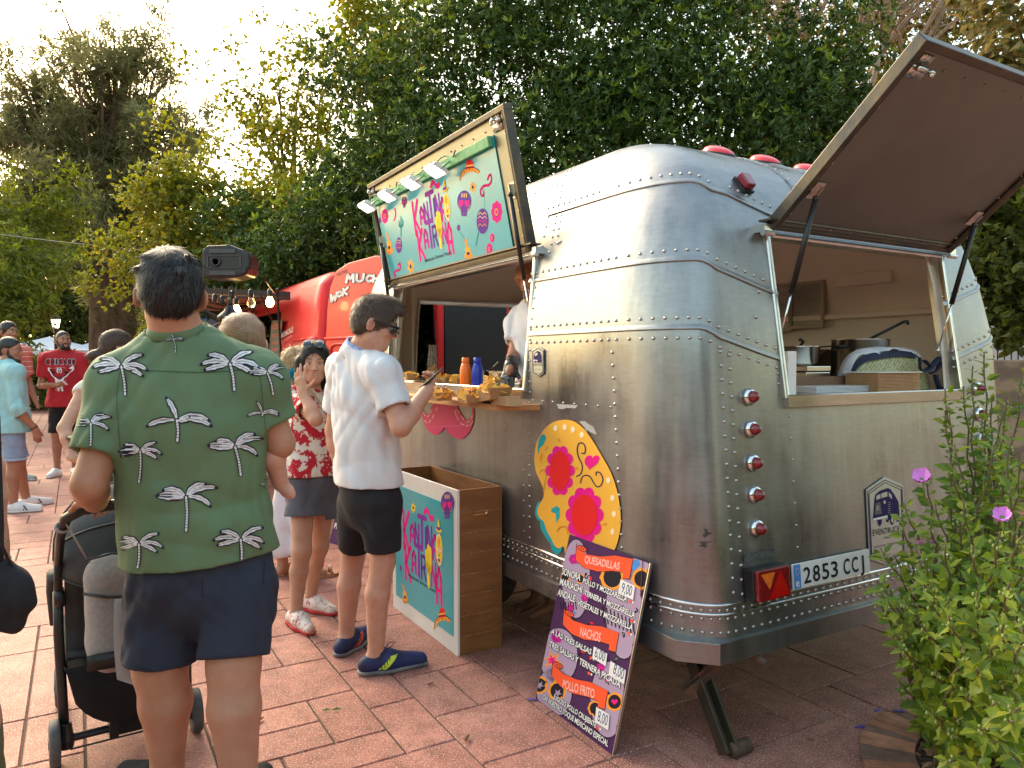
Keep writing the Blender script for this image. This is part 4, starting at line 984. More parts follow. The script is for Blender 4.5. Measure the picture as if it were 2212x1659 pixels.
holepanel(Bx(.0125,.0,0),WV,ZV,bw-.0255,bh,bh-.115,-.013,'side_panel',M['ply']); holepanel(Bx(.0125,bl-.013,0),WV,ZV,bw-.0255,bh,bh-.115,-.013,'side_panel',M['ply'])
b=MB(); b.box(Bx(bw-.006,bl/2,bh/2),(.012,bl,bh),WV,UV); b.build('back_panel',M['ply'],bn,bevel=.001)
b=MB(); b.box(Bx(bw/2,bl/2,.03),(bw-.03,bl-.03,.012),WV,UV); b.build('bottom_panel',M['ply'],bn)
b=MB()
for i in range(1,8): b.box(Bx(.0125+(bw-.0255)/2,-.0005,bh*i/8-.01),(bw-.027,.0022,.003),WV,UV)
b.build('panel_grooves',M['plyedge'],bn)
f6=zc(1500,1800,2.0745); q=[fr.px(*f6(*p)) for p in ((590,320),(582,1475),(137,1160))]
px1=max(q[0][0],q[1][0]); px0=-bl+.055; py1=bh-.085; py0=.085
b=MB(); b.box(fr.pt((px0+px1)/2,(py0+py1)/2,.002),(px1-px0,py1-py0,.003),fr.ex,fr.ey); po2=b.build('poster',M['teal'],fp)
D=planedecal(fr,.0035); X_,Y_=refmap(fr,f6(196,940),f6(500,1120),f6(190,440)); logo(D,X_,Y_,abs(X_(1,0)-X_(0,0))*.066)
textq(D,fr,'Mexican Street Food',f6(232,972),f6(455,1112),.021,K_['dgy'],.01)
S6=lambda x,y:fr.px(*f6(x,y))
for k,x,y,s in (('dai',270,412,(20,42)),('sku',548,390,(52,110)),('gui',200,1120,(28,75)),('mrc',166,905,(8,22)),('som',505,1320,(68,90))): icon(D,S6,k,x,y,s)
D.line([S6(172,930),S6(190,1050)],.004,K_['dteal'],1); D.build('poster_artwork',po2)
# ================= menu board =================
mb0=gp(1157,1508); mb1=gp(1322,1631); mb0=A(mb0[0],mb0[1],0); mb1=A(mb1[0],mb1[1],0)
exm=mb1-mb0; Wm=np.linalg.norm(exm); exm/=Wm; nm=np.cross(exm,ZV); 
if nm@A(0,-1,0)<0: nm=-nm
dist=abs(((mb0-P0)@WV)); ht=.72; lean=math.asin(min(.9,(dist-.010)/ht)); eym=ZV*math.cos(lean)-nm*math.sin(lean)
eym/=np.linalg.norm(eym)
bt=thing('menu_board',(mb0+mb1)/2,'purple menu board with orange ribbons and white lettering leaning on the trailer','menu board')
MP=Plane(mb0,exm,eym)
if MP.n@A(0,-1,0)<0: MP.n=-MP.n
fm=zc(2000,2050,1.7457); tl=MP.px(*fm(408,90)); tr=MP.px(*fm(972,290)); ht=(tl[1]+tr[1])/2
b=MB(); b.box(MP.pt(Wm/2,ht/2,-.005),(Wm,ht,.010),exm,MP.ey); bp=b.build('panel',K_['aub'],bt,bevel=.001)
b=MB(); b.box(MP.pt(Wm+.0025,ht/2,-.005),(.004,ht,.011),exm,MP.ey); b.build('edge_strip',M['steel'],bt)
clampx=lambda a,b_:(min(max(a,.002),Wm-.002),min(max(b_,.002),ht-.002))
D=Decal(lambda x,y,l:(lambda ab:MP.pt(*clampx(*ab),.0008+.0007*l))(MP.px(x,y)))
Pm=lambda P:px(fm,P)
for cx,cy,rx,ry in ((470,400,95,270),(800,620,125,330),(350,930,130,190),(320,1180,120,170),(690,1230,120,260),(900,340,80,90)):
    D.poly(Pm(circ(cx,cy,rx*1.04,ry*1.03,28)),K_['blk'],.3); D.poly(Pm(circ(cx,cy,rx,ry,28)),K_['lil'],.6)
rr=random.Random(5)
for cx,cy,r in ((395,385,26),(500,400,24),(720,390,62),(920,400,50),(220,1130,42),(340,1170,46),(735,1245,44),(600,1290,36)):
    D.poly(Pm(circ(cx,cy,r*1.35,r*1.45,12)),K_['sor'],.9)
    for i in range(8): D.poly(Pm(circ(cx+r*1.1*math.cos(i*pi/4),cy+r*1.2*math.sin(i*pi/4),r*.35,n=8)),K_['sor'],.95)
    D.poly(Pm(circ(cx,cy,r,r*1.12,16)),K_['blk'],1.1)
def star(cx,cy,R0,R1,n=5): return [(cx+(R0 if i%2==0 else R1)*math.cos(pi*i/n+.3),cy+(R0 if i%2==0 else R1)*math.sin(pi*i/n+.3)) for i in range(2*n)]
D.poly(Pm(star(305,960,72,30,6)),K_['sor'],1.2); D.poly(Pm(star(305,960,42,18,6)),K_['hot'],1.4)
for x,y in ((222,1130),(345,1185)): D.poly(Pm(star(x,y,30,12)),K_['lil'],1.3)
D.poly(Pm(heart(735,1245,22)),K_['hot'],1.3)
for x,y,r in ((455,265,34),(430,600,24),(530,530,26),(640,1010,28),(340,800,40)):
    for i in range(6): D.poly(Pm(circ(x+r*.6*math.cos(i),y+r*.6*math.sin(i),r*.5,n=8)),K_['mag'],1.2)
    D.poly(Pm(circ(x,y,r*.4,n=10)),K_['hot'],1.4)
for i in range(9): D.line(Pm([(655+i*26,590+i*12),(665+i*26,700+i*10)]),3,K_['blk'],1.2)
for i in range(7): D.line(Pm([(365+i*17,560),(370+i*17,610)]),2.4,K_['blk'],1.2)
for i in range(34):
    x,y=rr.uniform(250,930),rr.uniform(150,1450); a=rr.uniform(0,6); c=rr.choice(['red','grn','sky','mag','sor','grn','blk','blk'])
    D.poly(Pm([(x,y),(x+22*math.cos(a-.4),y+22*math.sin(a-.4)),(x+36*math.cos(a),y+36*math.sin(a)),(x+22*math.cos(a+.4),y+22*math.sin(a+.4))]),K_[c],1.15)
    D.line(Pm(cat([(x,y),(x-20*math.sin(a),y+20*math.cos(a)),(x-30*math.sin(a+.8),y+14)],4,False)),1.8,K_['blk'],1.1)
D.poly(Pm([(835,270),(900,265),(915,300),(868,350),(830,300)]),K_['sky'],1.2)
rib=[(478,160),(492,190),(540,232),(640,248),(740,240),(862,265),(845,350),(838,400),(790,395),(795,355),(720,345),(620,350),(530,325),(468,270)]
for dx,dy,k,t,pa,pb,h in ((0,0,0,'QUESADILLAS',(528,288),(768,340),.030),(-88,445,.16,'NACHOS',(497,790),(637,835),.036),(-164,800,.27,'POLLO FRITO',(378,1150),(597,1222),.034)):
    kx=.98 if dx else 1
    R_=[(478+(x-478)*kx+dx,y+dy+(x-478)*k) for x,y in rib]
    c=(A(*R_).reshape(-1,2)).mean(0); D.poly(Pm([tuple(c+(A(*q)-c)*A(1.02,1.06)) for q in R_]),K_['blk'],1.8); D.poly(Pm(R_),K_['ver'],2.1)
    cx_,cy_=R_[1]; D.poly(Pm(circ(cx_+22,cy_+2,36,20,14,.5)),K_['blk'],2.3); D.poly(Pm(circ(cx_+22,cy_+2,31,15,14,.5)),K_['ver'],2.5); D.poly(Pm(circ(cx_+22,cy_+2,17,8,10,.5)),K_['blk'],2.6); D.poly(Pm(circ(cx_+22,cy_+2,13,5,10,.5)),K_['ver'],2.7)
    D.h0=.0008; textfit2(D,MP,t,fm(*pa),fm(*pb),h,K_['lpk'],3,.018)
D.h0=.0008
for t,pa,pb,h in (('SONORA',(373,368),(500,415),.030),('POLLO Y MOZZARELLA',(517,428),(820,560),.022),('MARIACHI',(358,440),(510,500),.030),('TERNERA Y MOZZARELLA',(527,512),(875,672),.022),('ANDALE',(343,512),(462,562),.030),('VEGETALES Y MOZZARELLA',(480,578),(860,757),.022),
   ('A LAS TRES SALSAS',(300,775),(575,922),.022),('TRES SALSAS Y TERNERA PICADA',(287,862),(775,1150),.024),('JUGOSO POLLO CRUJIENTE',(315,1225),(608,1425),.020),('CON NUESTRO TOQUE MEXICANO ESPECIAL',(228,1215),(690,1555),.021)):
    for ox,oy in ((-3,3),(4,2),(0,-3)): textfit2(D,MP,t,fm(pa[0]+ox,pa[1]+oy),fm(pb[0]+ox,pb[1]+oy),h,K_['blk'],3.2,.03)
    textfit2(D,MP,t,fm(*pa),fm(*pb),h,K_['wht'],4,.022)
for x,y in ((845,555),(855,690),(833,775),(620,1425),(575,945),(560,1050)): D.poly(Pm(circ(x,y,10,12,8)),K_['ver'],3); D.poly(Pm(circ(x+18,y+8,6,9,8)),K_['wht'],3)
D.build('printed_menu',bp)
for i,(Q,t,pa,pb) in enumerate(([[(782,405),(880,450),(868,545),(765,500)],'9,00',(785,493),(855,520)],[[(598,865),(690,915),(680,1000),(587,945)],'6,00',(602,935),(670,972)],[[(712,965),(818,1030),(805,1125),(700,1060)],'8,00',(728,1048),(798,1095)],[[(615,1280),(705,1335),(697,1440),(605,1385)],'8,00',(622,1375),(688,1412)])):
    pts=[MP.px(*fm(*p)) for p in Q]; b=MB(); b.prism(pts,MP.pt(0,0,.0045),MP.ex,np.cross(MP.n,MP.ex),.0012); s=b.build('price_label',M['white'],bt)
    D=Decal(lambda x,y,l:(lambda ab:MP.pt(ab[0],ab[1],.0062))(MP.px(x,y))); D.h0=.0056; textfit2(D,MP,t,fm(*pa),fm(*pb),.040,mat('ink_blue',(.02,.04,.16),.5),1,0.0); D.build('handwritten_price',s)
b=MB(); 
for i in range(22):
    t=i/21; p=MP.pt(*MP.px(*fm(930-14*t,285+230*t)),.004); d=MP.ey if i%2 else MP.ex
    b.tube([p-MP.ey*.005+MP.ex*(.0015 if i%2 else 0),p+MP.ey*.005],.0012,5)
b.build('chain',M['rust'],bt)
# ================= red food van =================
RED=mat('red_van_paint',(.60,.016,.018),.5,0,c2=(.66,.024,.022),vs=3,coat=.12,spec=.3,bump=.03,bs=30,bd=.002)
def loft(w0,u0,W,L,ZZ,ca,cb,wc,uc,hole,m,name,par,inset=0,flip=False):
    za=A(*ZZ).reshape(-1,3); cols=[('n',u) for u in reversed(uc)]+[('a',i/8) for i in range(1,8)]+[('r',w) for w in wc]+[('b',1-i/8) for i in range(1,8)]+[('f',u) for u in uc]+[('e',0)]*0+[('k',0)]
    V=[];F=[]; zl=[]
    for i in range(len(za)-1):
        k=max(1,int((za[i+1][0]-za[i][0])/.12)); zl+=[za[i][0]+(za[i+1][0]-za[i][0])*j/k for j in range(k)]
    zl.append(za[-1][0])
    for z in zl:
        so=float(np.interp(z,za[:,0],za[:,1]))+inset; ro=float(np.interp(z,za[:,0],za[:,2]))+inset
        for k,s in cols:
            if k=='n': p=(w0+so,u0+max(s,ca+ro))
            elif k=='f': p=(w0+W-so,u0+max(s,ca+ro))
            elif k=='r': p=(w0+min(max(s,cb+so),W-cb-so),u0+ro)
            elif k=='a': p=(w0+so+cb*(1-math.cos(s*pi/2)),u0+ro+ca*(1-math.sin(s*pi/2)))
            elif k=='b': p=(w0+W-so-cb*(1-math.cos(s*pi/2)),u0+ro+ca*(1-math.sin(s*pi/2)))
            else: p=(w0+W/2,u0+L)
            V.append(T(p[0],p[1],z-(inset*.5 if z>2 else 0)))
    nc=len(cols)
    for i in range(len(zl)-1):
        for j in range(nc):
            j2=(j+1)%nc
            if hole(cols[j],cols[j2],(zl[i]+zl[i+1])/2): continue
            F.append((i*nc+j,i*nc+j2,(i+1)*nc+j2,(i+1)*nc+j))
    F.append(tuple((len(zl)-1)*nc+j for j in range(nc)))
    b=MB(); b.add(V,F); o=b.build(name,m,par); smooth_angle(o,40); return o
VAN=thing('food_van',T(1.2,7.4,0),'red high roofed food van with serving hatch open under a wooden awning','van')
VZ=[(.32,0,0),(.9,-.01,0),(1.62,.0,.0),(1.66,-.015,-.012),(1.70,.01,.01),(2.0,.05,.03),(2.18,.09,.06),(2.27,.15,.12),(2.33,.26,.24),(2.36,.45,.5)]
vw,vu,vW,vL=.07,5.10,2.25,4.9
wc=[.16,.26,.55,.9,1.25,1.33,1.7,2.05,2.12]; uc=[.22,.5,.75,1.1,1.5,2.0,2.5,2.75,3.2,4.0]
def vh(a,b,z):
    if a[0]==b[0]=='r': 
        m=(a[1]+b[1])/2; return .16<m<1.25 and .5<z<2.1 or 1.33<m<2.05 and .5<z<2.1
    if a[0]==b[0]=='n': m=(a[1]+b[1])/2; return 1.5<m<3.2 and 1.02<z<2.02
    return False
loft(vw,vu,vW,vL,VZ,.12,.10,wc,uc,vh,RED,'body',VAN)
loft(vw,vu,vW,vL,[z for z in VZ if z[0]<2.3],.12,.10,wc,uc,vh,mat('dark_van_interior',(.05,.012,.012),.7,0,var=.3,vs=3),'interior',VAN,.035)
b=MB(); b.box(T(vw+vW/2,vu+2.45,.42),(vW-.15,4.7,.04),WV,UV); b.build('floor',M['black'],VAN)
M['vshelf']=mat('shelf_wood',(.30,.13,.04),.6,0,var=.2,vs=5)
b=MB(); b.box(T(.75,vu+.9,1.62),(.9,.5,.02),WV,UV); b.box(T(1.15,vu+.9,1.8),(.03,.5,.36),WV,UV); b.box(T(.75,vu+.9,1.05),(.9,.5,.02),WV,UV); b.build('shelf',M['vshelf'],VAN)
b=MB(); b.box(T(.75,vu+.75,1.30),(.8,.02,.46),WV,UV); b.build('splash_board',mat('burnt_board',(.10,.055,.03),.6,0,c2=(.22,.12,.06),vs=5,stretch=(1,1,.4)),VAN)
for w,u in ((vw-.0,vu+1.2),(vw-.0,vu+4.0),(vw+vW-.24,vu+1.2),(vw+vW-.24,vu+4.0)):
    b=MB(); b.lathe(T(w,u,.34),WV,[(.0,0),(.2,0),(.32,.03),(.34,.06),(.34,.2),(.0,.2)],24); b.build('wheel',M['rubber'],VAN,True)
# red side strip between doors + black left-closed door
b=MB(); b.box(T(vw+1.29,vu-.02,1.3),(.07,.05,1.75),WV,UV); b.build('door_pillar',RED,VAN,bevel=.01)
b=MB(); b.box(T(vw+1.70,vu-.03,1.3),(.74,.035,1.74),WV,UV); b.build('rear_door',mat('black_door_lining',(.008,.009,.014),.35,0,var=.2,vs=30),VAN,bevel=.01,label='closed black rear door')
# swung door carrying the lettering
dh=at(703,779,6.95); dh[2]=0; dv=A(.66,-.751,0); dn=np.cross(dv,ZV); dn=dn if dn@A(0,-1,0)>0 else -dn
DP=Plane(dh,dv,ZV)
b=MB(); prf=[(0,.42),(1.12,.42),(1.12,2.30),(.9,2.335),(.45,2.32),(.22,2.27),(.10,2.13),(.04,1.95),(0,1.6)]
b.prism(prf,DP.pt(0,0,0),DP.ex,DP.ey,-.05 if DP.n@dn>0 else .05); rd=b.build('rear_door',RED,VAN,bevel=.012,label='open red rear door with white lettering')
if DP.n@dn<0: DP.n=-DP.n
b=MB()
def rail(P,r=.012): b.tube([DP.pt(x,y,.004) for x,y in P],r,8)
rail([(0,1.655),(1.12,1.655)],.014); rail([(.10,.6),(.10,1.50),(.13,1.58),(.20,1.60),(1.1,1.60)],.012); b.build('pressed_rib',RED,rd,True)
fv=zc(700,900,2.765); D=Decal(lambda x,y,l:(lambda ab:DP.pt(ab[0],ab[1],.003+.0008*l))(DP.px(x,y)))
def lt(D,word,cells,f,wd,mt,pl_=None):
    for ch,(x0_,yb,x1_,yt,sk) in zip(word,cells):
        ex=(x1_-x0_,(x1_-x0_)*-sk); o=(x0_,yb); 
        for k,P in enumerate(LET[ch]): 
            for l_,w2,mm in ((1,wd*1.35,K_['nav']),(2,wd,mt)): D.line(px(f,[(o[0]+ex[0]*a+(yb-yt)*.12*bb,o[1]+ex[1]*a+(yt-yb)*bb) for a,bb in P]),w2,mm,l_+k*.1)
lt(D,'MUCH',[(1838,585,1915,500,.05),(1945,580,2020,500,.05),(2055,580,2110,510,.05),(2130,580,2200,510,.05)],fv,5.4,K_['wht'])
lt(D,'WOK',[(1664,806,1728,722,.4),(1738,750,1785,690,.3),(1800,730,1850,655,.3)],fv,4.6,K_['wht'])
D.h0=.0035; textfit2(D,DP,'FOOD TRUCK',fv(1735,522),fv(1850,470),.028,K_['dgy'],1,.01); D.build('lettering',rd)
# side graphics
VS=Plane(T(vw,vu+.3,1.2),-UV,ZV); D=Decal(lambda x,y,l:(lambda ab:VS.pt(ab[0],ab[1],.016+.001*l))(VS.px(x,y)))
Q=[fv(1040,1000),fv(1160,998),fv(1108,1462),fv(1000,1450)]
b=MB(); b.prism([VS.px(*q) for q in Q],VS.pt(0,0,.012),VS.ex,VS.ey,.006); sg=b.build('side_menu',M['black'],VAN)
D=Decal(lambda x,y,l:(lambda ab:VS.pt(ab[0],ab[1],.0185+.0006*l))(VS.px(x,y))); pk=mat('salmon_lettering',(.75,.13,.12),.5)
D.h0=.0185
for t,a,c,h in (('NUESTROS',(1040,1095),(1145,1090),.06),('WOK DE POLLO',(1045,1185),(1115,1180),.035),('WOK VERDURAS',(1040,1262),(1112,1258),.035),('ARROZ FRITO',(1036,1335),(1108,1332),.035),('NOODLES',(1035,1410),(1075,1408),.035)): textfit2(D,VS,t,fv(*a),fv(*c),h,pk,1,.02)
D.build('menu_text',sg)
D=Decal(lambda x,y,l:(lambda ab:VS.pt(ab[0],ab[1],.014+.0008*l))(VS.px(x,y))); D.h0=.014
textfit2(D,VS,'MUCHACALLE',fv(1140,1195),fv(1272,1120),.055,K_['wht'],1,.02); textfit2(D,VS,'FOOD TRUCK',fv(1140,1135),fv(1195,1100),.02,K_['nav'],1,0); textfit2(D,VS,'COCINA EN RUTA',fv(1138,1250),fv(1260,1185),.03,K_['lpk'],1,0); D.build('side_lettering',VAN)
# roof slots, ribs
b=MB()
for i in range(5): b.box(T(vw+.20,vu+.55+i*.34,2.275),(.012,.16,.006),WV+ZV*.55,UV+WV*.35)
b.build('roof_slot',mat('dark_slot',(.08,.01,.01),.8),VAN)
b=MB(); b.tube([T(vw-.02,vu+.15,1.66),T(vw-.02,vu+.72,1.66)],.013,8); b.tube([T(vw+.02,vu-.012,1.66),T(vw-.012,vu+.02,1.66),T(vw-.02,vu+.15,1.66)],.013,8); b.build('rain_gutter',RED,VAN,True)
# awning
aw0=T(-.93,5.42,2.105); b=MB(); b.box(T(-.43,7.4,2.115),(1.02,2.65,.012),WV,UV); aw=b.build('awning',mat('awning_wood',(.42,.22,.08),.6,0,var=.2,vs=6),VAN)
b=MB(); b.box(T(-.43,6.10,2.135),(1.04,.05,.085),WV,UV); b.box(T(-.95,7.4,2.135),(.04,2.65,.085),WV,UV); b.box(T(-.43,7.4,2.165),(1.0,2.6,.02),WV,UV); b.build('awning_frame',mat('flaking_black_paint',(.012,.012,.013),.6,0,c2=(.02,.02,.02),vs=5),aw)
b=MB()
for u in (6.15,8.6):
    b=MB(); b.tube([T(-.9,u,2.1),T(vw-.01,u+.1,1.25)],.010,8); b.build('awning_stay',M['black'],VAN)
b=MB()
b.tube([T(-.05,6.05,2.2),T(vw,6.4,1.35)],.012,8); b.build('awning_stay',M['black'],VAN)
b=MB()
for k in range(9):
    u=6.25+k*.25; b.tube([T(-.75+.1*math.sin(k),u,2.09),T(-.4,u+.1,2.05-.03*(k%2)),T(-.1,u+.15,2.09)],.006,6)
for k,(qx,qy,Y) in enumerate(((640,882,6.9),(798,790,6.8),(1003,790,7.05),(490,790,6.6),(405,770,6.5),(565,820,6.5))):
    pass
b.build('festoon_cable',M['black'],VAN,True)
M['bulb']=mat('lit_filament_bulb',(1,.62,.22),.2,0,emit=18); M['bulbg']=mat('clear_bulb_glass',(.9,.75,.5),.05,0,trans=.85,alpha=.6)
for (qx,qy,Y,lit) in ((640,882,6.75,1),(798,798,6.7,0),(1003,790,6.95,1)):
    p=at(*fv(qx,qy),Y); b=MB(); b.lathe(p,ZV,[(.0,-.055),(.022,-.05),(.036,-.025),(.036,.0),(.022,.03),(.014,.045),(.0,.045)],14); bu=b.build('bulb',M['bulb'] if lit else M['bulbg'],VAN,True,label='lit bulb' if lit else None)
    b=MB(); b.lathe(p+ZV*.04,ZV,[(.02,0),(.024,.01),(.024,.06),(.012,.075)],10); b.tube([p+ZV*.11,A(p[0],p[1],2.11)],.004,6); b.build('bulb_holder',M['black'],bu,True)
for (qx,qy,Y) in ((405,768,6.6),(487,783,6.6),(597,730,6.65),(574,805,6.6)):
    p=at(*fv(qx,qy),Y); b=MB(); b.lathe(p-ZV*.03,ZV,[(.02,0),(.024,.01),(.024,.06),(.012,.075)],10); b.tube([p+ZV*.04,A(p[0],p[1],2.11)],.004,6); b.build('lamp_socket',M['black'],VAN,True)
p=at(*fv(565,950),6.55); b=MB(); b.lathe(p,ZV,[(.11,-.03),(.10,.0),(.05,.04),(.03,.09),(.0,.09)],18); b.tube([p+ZV*.08,A(p[0],p[1],2.1)],.005,6); b.build('pendant_lamp',M['black'],VAN,True)
b=MB()
P=[at(*fv(x,y),6.55) for x,y in cat([(285,870),(400,940),(520,945),(640,905)],8,False)]; b.tube(P,.008,6)
P=[at(*fv(x,y),6.55) for x,y in cat([(290,1105),(300,1110),(360,1080),(500,1010),(570,960)],8,False)]; b.tube(P,.010,6)
for q0,q1 in (((510,800),(560,930)),((890,700),(1030,1010)),((860,440),(1060,710))): b.tube([at(*fv(*q0),6.5),at(*fv(*q1),6.95)],.007,6)
b.build('hanging_cable',M['black'],VAN,True)
# hatch contents
b=MB(); b.lathe(T(.35,6.4,1.05),ZV,[(.0,0),(.13,0),(.17,.22),(.16,.22),(.12,.02),(.0,.02)],20); o=b.build('cooking_pot',M['inox'],None,True); prop(o,'steel pot on the counter inside the red van','pot')
# loudspeaker
def speaker():
    c=at(*fv(640,405),6.55); s=thing('loudspeaker',A(c[0],c[1],2.18),'black loudspeaker lying on its side on top of the red van awning','loudspeaker')
    ex=WV*.80-UV*.6; ex=ex/np.linalg.norm(ex); ey=np.cross(ZV,ex)
    pts=[(x*.74,y*.80) for x,y in [(-.27,-.12),(-.22,-.17),(.10,-.17),(.24,-.13),(.27,-.05),(.27,.06),(.2,.13),(.06,.18),(-.22,.17),(-.27,.12)]]
    b=MB(); Z0=2.18+.17; exv=at(*fv(760,400),6.55)-at(*fv(420,400),6.55); exv/=np.linalg.norm(exv)
    b.prism(pts,c,exv,ZV,.26); o=b.build('cabinet',M['black'],s,bevel=.02)
    n=np.cross(exv,ZV); n=n if n@A(0,-1,0)>0 else -n
    b=MB(); 
    for y in (-.095,.09): b.box(c+exv*-.02+ZV*y+n*.266,(.22,.012,.035),exv,n)
    b.box(c+exv*.13+n*.264,(.012,.01,.11),exv,n); b.box(c+exv*-.145+n*.264,(.010,.01,.10),exv,n); b.box(c+ZV*.052+n*.264,(.28,.01,.007),exv,n);b.box(c-ZV*.052+n*.264,(.28,.01,.007),exv,n)
    b.build('moulding',mat('ribbed_black',(.05,.05,.055),.4),s,bevel=.002)
    b=MB(); b.lathe(c+exv*-.08+ZV*.0+n*.26,n,[(.045,0),(.045,.012),(.028,.012),(.025,-.0),(.0,-.0)],16); b.build('stand_socket',M['black'],s,True)
    b=MB(); b.box(c+exv*.203+n*.13,(.006,.18,.12),exv,n); b.build('control_panel',mat('speaker_panel',(.10,.01,.012),.4,0,c2=(.02,.02,.02),vs=20),s)
speaker()
# ================= things inside the trailer =================
def zpx(f,x,y,Y): return at(*f(x,y),Y)
b=MB(); b.box(T(1.15,.42,1.275),(1.75,.42,.025),WV,UV); b.box(T(1.15,.42,.9),(1.7,.38,.72),WV,UV); b.build('rear_worktop',M['inox'],TR,bevel=.002)
b=MB(); b.box(T(.36,2.1,1.283),(.40,2.3,.02),WV,UV); b.box(T(.36,2.1,.9),(.36,2.25,.74),WV,UV); b.build('serving_worktop',M['inox'],TR,bevel=.002)
b=MB(); b.box(T(1.90,1.3,1.10),(.42,1.2,.03),WV,UV); b.box(T(1.90,1.3,.8),(.4,1.15,.58),WV,UV); b.build('cooking_counter',M['inox'],TR,bevel=.002)
b=MB(); b.box(T(1.15,3.84,1.95),(1.3,.04,.06),WV,UV); b.box(T(.50,3.83,1.7),(.06,.05,.6),WV,UV); b.box(T(.44,3.70,1.7),(.02,.2,.7),WV,UV)
for i in range(5): b.box(T(1.0+i*.075,3.80,2.0),(.035,.02,.06),WV,UV)
b.build('front_window_trim',M['cream'],TR,bevel=.003)
b=MB()
for z,h in ((1.72,.03),(2.02,.02)): b.box(T(TW-.10,1.6,z),(.02,2.6,h),WV,UV)
b.box(T(TW-.12,.85,1.93),(.03,.36,.07),WV,UV); b.build('wall_rail',M['cream'],TR,bevel=.004)
fw=zc(2900,1100,1.8436)
# framed certificates on the far wall
WP=Plane(T(TW-.098,0,0),-UV,ZV)
for k,(Q,lab) in enumerate((([(395,30),(625,5),(645,350),(425,362)],'rightmost framed paper with a grey sheet on the trailer back wall'),([(230,45),(370,32),(415,380),(240,372)],'framed paper partly behind the gas strut on the trailer back wall'))):
    a=[WP.px(*fw(*q)) for q in Q]; x0,x1=min(p[0] for p in a),max(p[0] for p in a); y0,y1=min(p[1] for p in a),max(p[1] for p in a)
    s=thing('picture_frame',WP.pt((x0+x1)/2,y0,0),lab,'picture frame')
    nn=-1 if WP.n@WV>0 else 1
    cc=lambda x,y,h:WP.pt(x,y,h*nn)
    b=MB(); t=.022
    for (cx,cy,sx,sy) in (((x0+x1)/2,y0+t/2,x1-x0,t),((x0+x1)/2,y1-t/2,x1-x0,t),(x0+t/2,(y0+y1)/2,t,y1-y0-2*t),(x1-t/2,(y0+y1)/2,t,y1-y0-2*t)): b.box(cc(cx,cy,.012),(sx,sy,.022),WP.ex,WP.ey)
    b.build('frame',mat('beige_frame',(.42,.34,.25),.45),s,bevel=.004)
    b=MB(); b.box(cc((x0+x1)/2,(y0+y1)/2,.006),(x1-x0-.03,y1-y0-.03,.004),WP.ex,WP.ey); sh=b.build('sheet',mat('faded_paper%d'%k,(.42,.38,.33) if k else (.26,.25,.23),.3,0,var=.15,vs=8),s)
    D=Decal(lambda x,y,l:cc(x,y,.0085+.0005*l)); rg=random.Random(k)
    for i in range(16): yy=y1-.05-(y1-y0-.09)*i/16; D.line([(x0+.035,yy),(x0+.035+(x1-x0-.07)*rg.uniform(.4,1),yy)],.0018,K_['dgy'],1)
    D.build('printed_lines',sh)
def tag1(o,l,c,g=None): return prop(o,l,c,g)
# rear worktop: lid stack, tray box, cardboard, white panel
zt=1.2885; b=MB()
for i in range(10): b.box(T(.955+(.0012*((i*7)%5)),.20,zt+.004+i*.0052),(.36-.001*(i%3),.15,.0036),WV,UV)
tag1(b.build('lid_stack',mat('white_foil_lids',(.70,.70,.72),.4),None,bevel=.0015),'low stack of white paper lids on the rear sill of the trailer','lid stack')
b=MB()
for i in range(17): b.box(T(1.28,.16,zt+.004+i*.0062),(.31-.003*(i%2),.16,.0050),WV,UV)
b.box(T(1.28,.16,zt+.110),(.325,.175,.004),WV,UV,1)
o=b.build('tray_stack',[M['card'],M['white']],None,bevel=.001); tag1(o,'nested stack of brown card trays with white rims beside the woven bag','tray stack')
b=MB(); b.box(T(1.0,.36,zt+.045),(.38,.2,.09),WV,UV); tag1(b.build('flat_carton',mat('brown_carton',(.20,.11,.06),.8,0,var=.1,vs=9),None,bevel=.003),'dark brown flat carton behind the white lid stack','carton')
b=MB(); b.box(T(.615,.12,zt+.10),(.05,.012,.20),WV,UV); b.box(T(.592,.16,zt+.10),(.006,.09,.20),WV,UV); tag1(b.build('folded_sheet',mat('white_card',(.74,.74,.72),.6),None,bevel=.002),'narrow upright white card against the left frame of the rear hatch','card')
